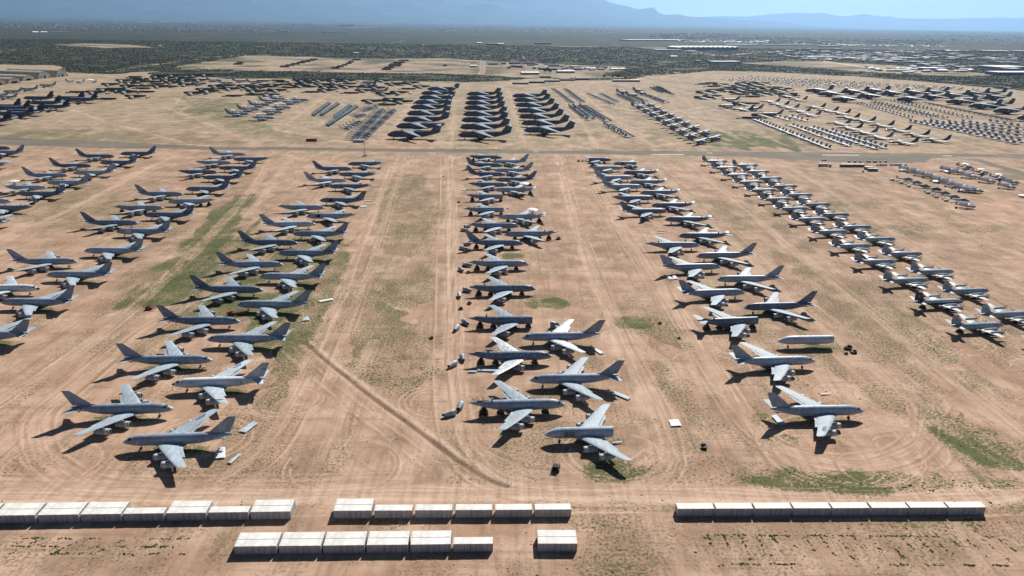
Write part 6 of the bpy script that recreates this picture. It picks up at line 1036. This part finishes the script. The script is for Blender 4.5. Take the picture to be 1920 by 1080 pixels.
# ---------------------------------------------------------------- containers
def container(L):
    W, H = 3.0, 2.95; b = B(); n = max(14, int(L/.42)); pts = []
    per = L-.3
    prof = []
    for i in range(n):
        x = .15+per*i/n; w = per/n
        prof += [(x, 0), (x+w*.3, 0), (x+w*.5, .055), (x+w*.8, .055)]
    prof.append((.15+per, 0))
    for yy, sg in ((0, 1), (W, -1)):
        vs = []; 
        for x, d in prof: vs += [(x, yy+sg*d, .15), (x, yy+sg*d, H-.12)]
        fs = [(2*i, 2*i+2, 2*i+3, 2*i+1) if sg > 0 else (2*i+1, 2*i+3, 2*i+2, 2*i) for i in range(len(prof)-1)]
        b.add(vs, fs, 'container_side')
        b.box(0, L, yy+sg*(-.02) if sg > 0 else yy-.1, yy+.1 if sg > 0 else yy+.02, 0, .16, 'container_side'); b.box(0, L, yy-.02 if sg > 0 else yy-.1, yy+.1 if sg > 0 else yy+.02, H-.13, H, 'container_side')
        for k in range(1, 7):
            x = L*k/7; b.box(x-.07, x+.07, yy-.012 if sg > 0 else yy-.02, yy+.02 if sg > 0 else yy+.012, .18, H-.15, 'container_seam')
    for x in (0, L-.16):
        for y in (0, W-.16): b.box(x, x+.16, y-.03 if y == 0 else y, y+.16 if y == 0 else y+.19, 0, H+.01, 'container_side')
    b.box(.02, .06, .1, W-.1, .1, H-.1, 'container_side'); return b.mesh('container_body')
def cont_roof(L):
    b = B(); W, H = 3.0, 2.95; n = 24; vs = []
    for i in range(n+1):
        for y in (.03, W-.03): vs.append((.02+(L-.04)*i/n, y, H+(.03 if i % 2 else .012)))
    b.add(vs, [(2*i, 2*i+2, 2*i+3, 2*i+1) for i in range(n)], 'container_roof'); return b.mesh('container_roof')
def cont_door(L):
    b = B(); b.box(0, .06, -.62, .62, .15, 2.6, 'container_side')
    for y in (-.35, .3): b.tube((.09, y, .2), (.09, y, 2.55), .03, 'strut', 5)
    return b.mesh('container_door')
for nm, i, back, A, Bp in CONT:
    L = math.hypot(Bp[0]-A[0], Bp[1]-A[1])-.3; rz = math.atan2(Bp[1]-A[1], Bp[0]-A[0]); Lk = round(L, 1)
    d = 3.15*back; x = A[0]-math.sin(rz)*d; y = A[1]+math.cos(rz)*d
    n_in = sum(1 for r in CONT if r[0] == nm and r[2] == 0)
    if nm == 'lone pair': lab = ('Rear' if back else 'Front')+' white shipping container of the lone pair right of the front row'
    else: lab = f"White shipping container, {ORD[i]} from left in the {'back line' if back else 'front line'} of the {nm}"
    t = thing('shipping_container', lab, 'container', (x, y, 0), rz, 'white shipping containers in rows')
    link('body', cached(('cb', Lk), lambda: container(L)), t); link('roof', cached(('cr', Lk), lambda: cont_roof(L)), t)
    for k in (-1, 1): link('door', cached('cd', lambda: cont_door(L)), t, (L-.06, 1.5+k*.65, 0))

# ---------------------------------------------------------------- loose aircraft panels, scrap, small vehicles
def panelm(L, W, k):
    b = B(); wing(b, [(0, 0, .45, W, .35), (L, -W*.35 if k % 3 else 0, .6, W*(.55 if k % 3 else .9), .18)], 'cover_white' if k % 2 else 'wing_light')
    M = Matrix.Rotation(R(-90), 4, 'Z'); b.v = [tuple(M @ Vector(p)) for p in b.v]
    b.box(1, 1.4, -W*.8, -W*.2, 0, .3, 'rust') if False else b.tube((L*.3, W*.5, 0), (L*.3, W*.5, .4), .2, 'rust'); return b.mesh('loose_panel')
PN = ['beside the nearest left-facing jet', 'behind the nearest left jet tail', 'small one behind the nearest left jet tail', 'right of the sixth middle left jet', 'on grass right of the middle left column', 'right of the fourth-row centre jet', 'right of the nearest centre tails', 'against the tail of a centre jet', 'by the stripped centre tail', 'alone in the open between centre and right columns',
      'left of a twin panel by the right column', 'right of a twin panel by the right column', 'under the nearest right-column jet', 'below the far left column', 'by the far left column nose', 'by a middle left torn tail', 'behind a middle left torn tail', 'by the pale middle left jet', 'at top of the right column', 'behind a far centre jet', 'left of the centre radar jet', 'far left of the centre radar jet', 'near a right-column wingtip', 'lower of a pair in the open right column', 'upper of a pair in the open right column', 'thin sliver on the right track', 'tiny scrap behind the cut jet', 'tiny square left of the cross track', 'beside the stripped centre engines', 'at the top of the centre column']
for i, ((x, y), L, W, h) in enumerate(PANELS):
    q = link('loose_panel', panelm(L, W, i), None, (x, y, 0), R(h)); tag(q, 'Pale detached aircraft panel lying '+PN[i], 'aircraft panel', 'detached aircraft panels')
def scrapm(k, s):
    r = random.Random(k); b = B()
    b.box(-s*.5, s*.5, -s*.35, s*.35, 0, s*.35, 'rust' if k % 2 else 'black', Matrix.Rotation(R(r.uniform(0, 40)), 4, 'Z'))
    for j in range(6):
        a = Vector((r.uniform(-s, s)*.6, r.uniform(-s, s)*.6, .1)); b.tube(a, a+Vector((r.uniform(-1, 1), r.uniform(-1, 1), r.uniform(.3, 1)))*s*.4, .1*s*.3+.05, ('rust', 'strut', 'black')[j % 3], 5)
    b.lathe([(0, s*.28), (s*.3, s*.3), (s*.6, s*.2)], 'black', (-s*.2, s*.3, s*.35), 10); return b.mesh('scrap_heap')
SN = ['by the lone white panel lower right', 'first of the trio by the white tube', 'second of the trio by the white tube', 'third of the trio by the white tube', 'on grass right of the centre column', 'in the empty lane left of centre', 'left of the far centre stripped jets', 'left of a propped centre jet', 'ahead of a noseless centre jet', 'behind the noseless jet tail', 'beside scrap behind the noseless jet', 'at a torn centre jet tail', 'under the dark finned centre jet', 'in the empty lane far end', 'below the green patch right of centre', 'beside the far left runway edge', 'left of the sixth centre jet', 'below the sixth centre jet tail', 'left end of a pair atop the right column', 'right end of a pair atop the right column']
for i, ((x, y), s, h) in enumerate(JUNK):
    q = link('scrap_heap', scrapm(i, s), None, (x, y, 0), R(h)); tag(q, 'Small dark scrap heap '+SN[i], 'scrap', 'scrap heaps among the jets')
# stripped engine pods behind the propped centre jets
k = 0
for (c, face, x, y, h, fl) in TK:
    if c == 3 and 'trestle' in fl and face == 'R' and y < 560:
        for dx, dy, r_ in ((-43.5, 4.5, 80), (-45.5, -3.0, 20), (-41, 7.5, 0))[:2+k % 2]:
            q = link('engine_pod', cached(('eng', 'pod_white' if k % 2 else 'pod_grey'), lambda: k_eng('pod_white' if k % 2 else 'pod_grey', 0)), None, (x+dx, y+dy, 1.2), R(r_+k*11))
            tag(q, f"Stripped engine pod on the sand, {ORD[k]} nearest down the centre column's left side", 'engine pod', 'stripped engine pods'); k += 1
def cart():
    b = B(); b.box(-1.5, 1.5, -.9, .9, .5, .7, 'rust'); b.box(-1.2, .2, -.7, .7, .7, 1.7, 'black'); b.box(.3, 1.3, -.7, .7, .7, 1.2, 'redpaint')
    [b.tube((x, y, .7), (x, y, 2.0), .05, 'strut') for x in (-1.4, 1.4) for y in (-.8, .8)]; [b.tube((-1.4, y, 2.0), (1.4, y, 2.0), .05, 'strut') for y in (-.8, .8)]
    return b.mesh('cart_body')
def wheels4(): b = B(); [wheel(b, x, y, .35, .35, .25) for x in (-1, 1) for y in (-.95, .95)]; return b.mesh('cart_wheels')
t = thing('equipment_cart', 'Small dark equipment cart with red box below the cut open centre jet', 'cart', (CART[0], CART[1], 0), R(80)); link('body', cart(), t, None, 0, (1.3, 1.4, 1.2))
for x in (-1.3, 1.3):
    for y in (-1.3, 1.3): link('wheel', cached('whl', lambda: (lambda b: (wheel(b, 0, 0, .4, .4, .3), b.mesh('wheel'))[-1])(B())), t, (x, y, 0))
def liftm():
    b = B(); b.box(-1.8, 1.8, -1, 1, .6, 1.3, 'redpaint'); b.box(-1.2, .4, -.8, .8, 1.3, 1.9, 'redpaint'); return b.mesh('lift_chassis')
def armm(): b = B(); b.tube((-1.2, 0, 1.9), (4.5, 0, 2.6), .18, 'stripe'); b.tube((4.5, 0, 2.6), (7.4, 0, 1.6), .14, 'redpaint'); b.box(7.2, 8.2, -.5, .5, .9, 1.9, 'redpaint'); return b.mesh('lift_arm')
for i, ((x, y), h) in enumerate(LIFTS):
    t = thing('boom_lift', ['Red boom lift standing alone left of the middle left column', 'Red boom lift between two left jets, its arm pointing right', 'Red boom lift between two left jets, its arm pointing left'][i], 'boom lift', (x, y, 0), R(h), 'red boom lifts')
    link('chassis', cached('lft', liftm), t); link('arm', cached('arm', armm), t)
    for xx in (-1.2, 1.2):
        for yy in (-1.0, 1.0): link('wheel', MC['whl'], t, (xx, yy, .05))
# boxes beside the runway
def boxm(L, W, H, m, ribs=6):
    b = B(); b.box(0, L, 0, W, 0, H, m)
    for k in range(ribs+1): b.box(L*k/ribs-.06, L*k/ribs+.06, -.05, 0, .1, H-.1, 'container_seam')
    b.box(-.1, L+.1, -.1, W+.1, H, H+.12, 'container_roof' if m != 'redpaint' else 'redpaint'); return b.mesh('storage_box')
for (A, Bp), m, lab in ((REDBOX, 'redpaint', 'Long rust red box standing beside the runway left of the helicopters'), (WBOX, 'container_side', 'White container at the near end of the helicopter rows')):
    L = math.hypot(Bp[0]-A[0], Bp[1]-A[1]); q = link('storage_box', boxm(L, 3, 3.2, m), None, (A[0], A[1], 0), 0); tag(q, lab, 'container')
TN = ['first of three white cabins by the runway', 'middle of three white cabins by the runway', 'last of three white cabins by the runway', 'green bin right of the three white cabins', 'left half of the long grey container by the runway', 'right half of the long grey container by the runway', 'rear of the two stubby grey containers', 'front of the two stubby grey containers']
for i, (a, c, k) in enumerate(TRAILERS):
    L = abs(c[0]-a[0]); m = ['container_side', 'b_grey', 'teal', 'b_grey'][k]
    q = link('storage_box', boxm(max(L, 2.2), 3, 3.0, m, 4), None, (a[0], a[1], 0), 0); tag(q, TN[i][0].upper()+TN[i][1:], 'container', 'boxes beside the runway')
def smallcart(): b = B(); b.box(-1.4, 1.4, -.8, .8, .45, 1.5, 'b_grey'); b.box(-1, .3, -.7, .7, 1.5, 2.0, 'cover_white'); [wheel(b, x, y, .35, .35, .25) for x in (-1, 1) for y in (-.85, .85)]; return b.mesh('ground_cart')
for i, (x, y) in enumerate(CARTS):
    q = link('ground_cart', cached('gc', smallcart), None, (x, y, 0), R(i*37 % 90)); tag(q, f"Small ground equipment cart by the right runway, {ORD[i]} of the scattered carts", 'cart', 'carts by the runway')
def pole(): b = B(); b.tube((0, 0, 0), (0, 0, 29), .35, 'b_grey', 8, .16); return b.mesh('pole')
def lamps(): b = B(); b.box(-2, 2, -.3, .3, 28.6, 29.6, 'b_pale'); return b.mesh('lamp_head')
t = thing('light_mast', 'Tall slim light mast standing at the near runway edge by the helicopters', 'light mast', (POLE[0], POLE[1], 0)); link('mast', pole(), t); link('lamp_head', lamps(), t)
def foot(): b = B(); b.box(-2.4, 2.4, -1.6, 1.6, 0, 1.0, 'b_dark'); return b.mesh('base')
link('base', foot(), t)
t = thing('water_tower', 'Pale round water tower on thin legs beyond the transports', 'water tower', (WTOWER[0], WTOWER[1], 0))
b = B(); b.lathe([(38, 1), (39.5, 5), (43, 6.5), (46, 5), (48, .5)], 'b_white', n=16, axis='z'); link('tank', b.mesh('tank'), t)
for k in range(5): b = B(); a = k*1.257; b.tube((6.5*math.cos(a), 6.5*math.sin(a), 0), (5*math.cos(a), 5*math.sin(a), 40), .4, 'b_grey', 6); link('leg', b.mesh('leg'), t)

# ---------------------------------------------------------------- shelters, berms, buildings
def shelter(L, r, hgt):
    b = B(); n = 18; rings = []
    for x in (0, -L*.33, -L*.66, -L): rings.append([(x, r*math.cos(math.pi*j/n), hgt*math.sin(math.pi*j/n)) for j in range(n+1)])
    b.loft(rings, 'hangar_shell', (False, False), True, False)
    return b.mesh('shelter_shell')
def shelter_end(r, hgt):
    b = B(); n = 18; b.add([(0, r*math.cos(math.pi*j/n)*.99, hgt*math.sin(math.pi*j/n)*.99) for j in range(n+1)], [tuple(range(n+1))], 'concrete')
    b.add([(.4, r*math.cos(math.pi*j/n), hgt*math.sin(math.pi*j/n)) for j in range(n+1)]+[(.4, r*.9*math.cos(math.pi*j/n), hgt*.9*math.sin(math.pi*j/n)) for j in range(n+1)], [(j, j+1, n+2+j, n+1+j) for j in range(n)], 'hangar_shell'); return b.mesh('shelter_end')
def sdoor(big): b = B(); w = 9 if big else 7; b.box(.45, .9, -w, w, 0, 10 if big else 5, 'door_blue' if big else 'black'); b.box(.9, 1.1, -2.5, 2.5, 0, 8 if big else 4, 'black'); return b.mesh('shelter_door')
for i, (x, y) in enumerate(HANGARS):
    r, hh = (19, 18.5) if i < 2 else (17, 13.5)
    t = thing('aircraft_shelter', f"Tan arched aircraft shelter, {ORD[len(HANGARS)-1-i]} nearest of five at the far left", 'shelter', (x, y, 0), R(-14), 'arched aircraft shelters')
    link('shell', cached(('sh', r), lambda: shelter(170, r, hh)), t); link('end_wall', cached(('se', r), lambda: shelter_end(r, hh)), t); link('door', cached(('sd', i < 2), lambda: sdoor(i < 2)), t)
def wrapped(): b = B(); b.fus([(0, 2.5, .3, .3), (-3, 3, 1.8, 1.9), (-14, 3, 1.8, 1.9), (-20, 3.6, .6, .7)], 'cover_white', 10); wing(b, [(-12, -9, 3.4, 3, .4), (0, -7, 3.2, 6, .8), (12, -9, 3.4, 3, .4)], 'cover_white'); wing(b, [(0, -15, 4.5, 5, .4), (0, -18, 9, 3, .2)], 'cover_white', 'z'); b.tube((-5, 0, 1.4), (-5, 0, 0), .4, 'strut'); b.tube((-13, 0, 1.4), (-13, 0, 0), .4, 'strut'); return b.mesh('wrapped_plane')
for i, (x, y) in enumerate([(-1085, 1800), (-1060, 1835), (-1040, 1790), (-1065, 1770)]):
    q = link('wrapped_plane', cached('wr', wrapped), None, (x, y, 0), R(20+i*70)); tag(q, f"White wrapped plane beyond the trijets, {('left', 'rear', 'right', 'front')[i]} one of the white cluster", 'wrapped plane', 'white wrapped planes')
def berm(L, D):
    b = B(); h = 5; b.add([(0, 0, 0), (L, 0, 0), (L, D, 0), (0, D, 0), (4, 5, h), (L-4, 5, h), (L-4, D-5, h), (4, D-5, h)], [(0, 1, 5, 4), (1, 2, 6, 5), (2, 3, 7, 6), (3, 0, 4, 7), (4, 5, 6, 7)], 'earth_brown')
    b.box(L*.4, L*.6, -.4, 1.5, 0, 3, 'b_dark'); return b.mesh('earth_bunker')
for i, (a, c) in enumerate(BERMS):
    L = math.hypot(c[0]-a[0], c[1]-a[1]); q = link('earth_bunker', berm(L, 24), None, (a[0], a[1], 0), math.atan2(c[1]-a[1], c[0]-a[0]))
    gi, nm = (0, 'left') if i < 7 else (1, 'middle') if i < 13 else (2, 'right') if i < 19 else (3, 'outlying')
    tag(q, f"Low brown earth-covered bunker, {ORD[i-[0, 7, 13, 19][gi]]} from the near end of the {nm} bunker string", 'bunker', 'earth covered bunkers')
for i, (a, c, H_, D_, m, lab) in enumerate(BUILD):
    L = math.hypot(c[0]-a[0], c[1]-a[1]); t = thing('warehouse' if L > 60 else 'shed', lab[0].upper()+lab[1:], 'building', (a[0], a[1], 0), math.atan2(c[1]-a[1], c[0]-a[0]))
    wm = {'white': 'b_pale', 'pale': 'b_pale', 'blue': 'b_blue', 'grey': 'b_grey', 'dark': 'b_dark'}[m]; rm = {'white': 'b_white', 'pale': 'b_white', 'blue': 'b_white', 'grey': 'b_pale', 'dark': 'b_grey'}[m]
    if m == 'dark' and i % 2: rm = 'b_dark'
    b = B(); b.box(0, L, 0, D_, 0, H_, wm); link('wall', b.mesh('wall'), t)
    b = B(); ov = .8
    if 'jagged' in lab:
        n = 12
        for k in range(n):
            x0, x1 = L*k/n, L*(k+1)/n
            b.add([(x0, 0, H_), (x1, 0, H_), (x1, D_, H_), (x0, D_, H_), (x1-.5, 0, H_+6), (x1-.5, D_, H_+6)], [(0, 4, 5, 3), (0, 1, 4), (2, 3, 5), (1, 2, 5, 4)], rm)
    elif L < 70: b.add([(-ov, -ov, H_), (L+ov, -ov, H_), (L+ov, D_+ov, H_), (-ov, D_+ov, H_), (-ov, D_/2, H_+D_*.12), (L+ov, D_/2, H_+D_*.12)], [(0, 1, 5, 4), (2, 3, 4, 5), (1, 2, 5), (3, 0, 4), (3, 2, 1, 0)], rm)
    else: b.box(-ov, L+ov, -ov, D_+ov, H_, H_+1.2, rm)
    link('roof', b.mesh('roof'), t)
    b = B()
    for k in range(max(2, int(L/18))): x0 = (k+.5)*L/max(2, int(L/18)); b.box(x0-1.8, x0+1.8, -.15, -.003, H_*.3, H_*.7, 'b_window')
    link('window_band', b.mesh('window_band'), t)
def house(wm, rm):
    def f():
        b = B(); b.box(0, 16, 0, 11, 0, 4, wm); b.add([(-.6, -.6, 4), (16.6, -.6, 4), (16.6, 11.6, 4), (-.6, 11.6, 4), (3, 5.5, 7), (13, 5.5, 7)], [(0, 1, 5, 4), (2, 3, 4, 5), (1, 2, 5), (3, 0, 4), (3, 2, 1, 0)], rm); b.box(2, 4, -.1, -.003, 0, 2.2, 'b_window'); b.box(8, 12, -.1, -.003, 1, 2.4, 'b_window'); return b.mesh('house')
    return f
PAL = {'brown': ('b_pale', 'b_brown'), 'white': ('b_pale', 'b_white'), 'grey': ('b_pale', 'b_grey')}
def town_pts(P, n):
    P = np.array(P); x0, y0 = P.min(0); x1, y1 = P.max(0); out = []
    for tries in range(60):
        if len(out) >= n: break
        x = x0+(x1-x0)*rng.random(4000); y = y0*np.exp(rng.random(4000)*math.log(max(y1/y0, 1.01)))
        k = inpoly(x, y, P.tolist()) & (vnoise(x, y, 260, 77) > (.38 if tries < 8 else 0)); out += list(zip(x[k], y[k]))
    return np.array(out[:n])
tb = {}
for pi, (P, n, m, pal, lab) in enumerate(TOWNS):
    p = town_pts(P, n+m); wm, rm = PAL[pal]; me = cached(('hs', pal), house(wm, rm))
    if len(p) < n+m: n = min(n, len(p)); m = len(p)-n
    if len(p) == 0: continue
    p = p[np.argsort(p[:, 1])]
    for i in range(n):
        s = random.uniform(.9, 1.6); q = link('distant_house', me, None, (p[i, 0], p[i, 1], 0), R(random.choice((0, 90, 20))), (s*1.3, s, s*.9))
        tag(q, lab[0].upper()+lab[1:], 'house', lab+' group')
    b = tb.setdefault(pal, B())
    for i in range(n, n+m):
        s = random.uniform(.7, 1.7); a = random.choice((0, .35, 1.57)); x, y = p[i]; ca, sa = math.cos(a), math.sin(a); w, d, h = 12*s, 7*s, 4.5*s
        f = lambda u, v, z: (x+u*ca-v*sa, y+u*sa+v*ca, z)
        b.add([f(-w, -d, 0), f(w, -d, 0), f(w, d, 0), f(-w, d, 0), f(-w, -d, h), f(w, -d, h), f(w, d, h), f(-w, d, h)], [(0, 1, 5, 4), (1, 2, 6, 5), (2, 3, 7, 6), (3, 0, 4, 7)], wm)
        b.add([f(-w, -d, h+.02), f(w, -d, h+.02), f(w, d, h+.02), f(-w, d, h+.02)], [(0, 1, 2, 3)], random.choice((rm, rm, 'b_pale')))
for pal, b in tb.items(): q = link('distant_town_mass', b.mesh('distant_town_mass'), None); q['kind'] = 'stuff'; q['label'] = f"hazy mass of {pal} roofs filling the far plain"
for i, (x, y, h) in enumerate([(95, 2335, 16), (105, 2360, 18), (112, 2330, 14), (262, 2145, 12), (300, 2130, 14), (286, 2150, 11)]):
    tree(x, y, h, f"Dark round tree at the far compound, {ORD[i]} counted from the left")

# ---------------------------------------------------------------- haze in the air
m = bpy.data.materials.new('haze'); m.use_nodes = True; t = m.node_tree
for n_ in list(t.nodes):
    if n_.type != 'OUTPUT_MATERIAL': t.nodes.remove(n_)
out = [n_ for n_ in t.nodes if n_.type == 'OUTPUT_MATERIAL'][0]
pv = t.nodes.new('ShaderNodeVolumePrincipled'); pv.inputs['Density'].default_value = HAZE; pv.inputs['Color'].default_value = HAZE_COL; pv.inputs['Anisotropy'].default_value = .5
t.links.new(pv.outputs[0], out.inputs['Volume'])
b = B(); MATS['haze'] = m; b.box(-80000, 80000, -4000, 80000, -40, 4200, 'haze')
q = link('haze', b.mesh('haze')); q['kind'] = 'stuff'; q['label'] = 'thin blue desert haze filling the air over the plain'
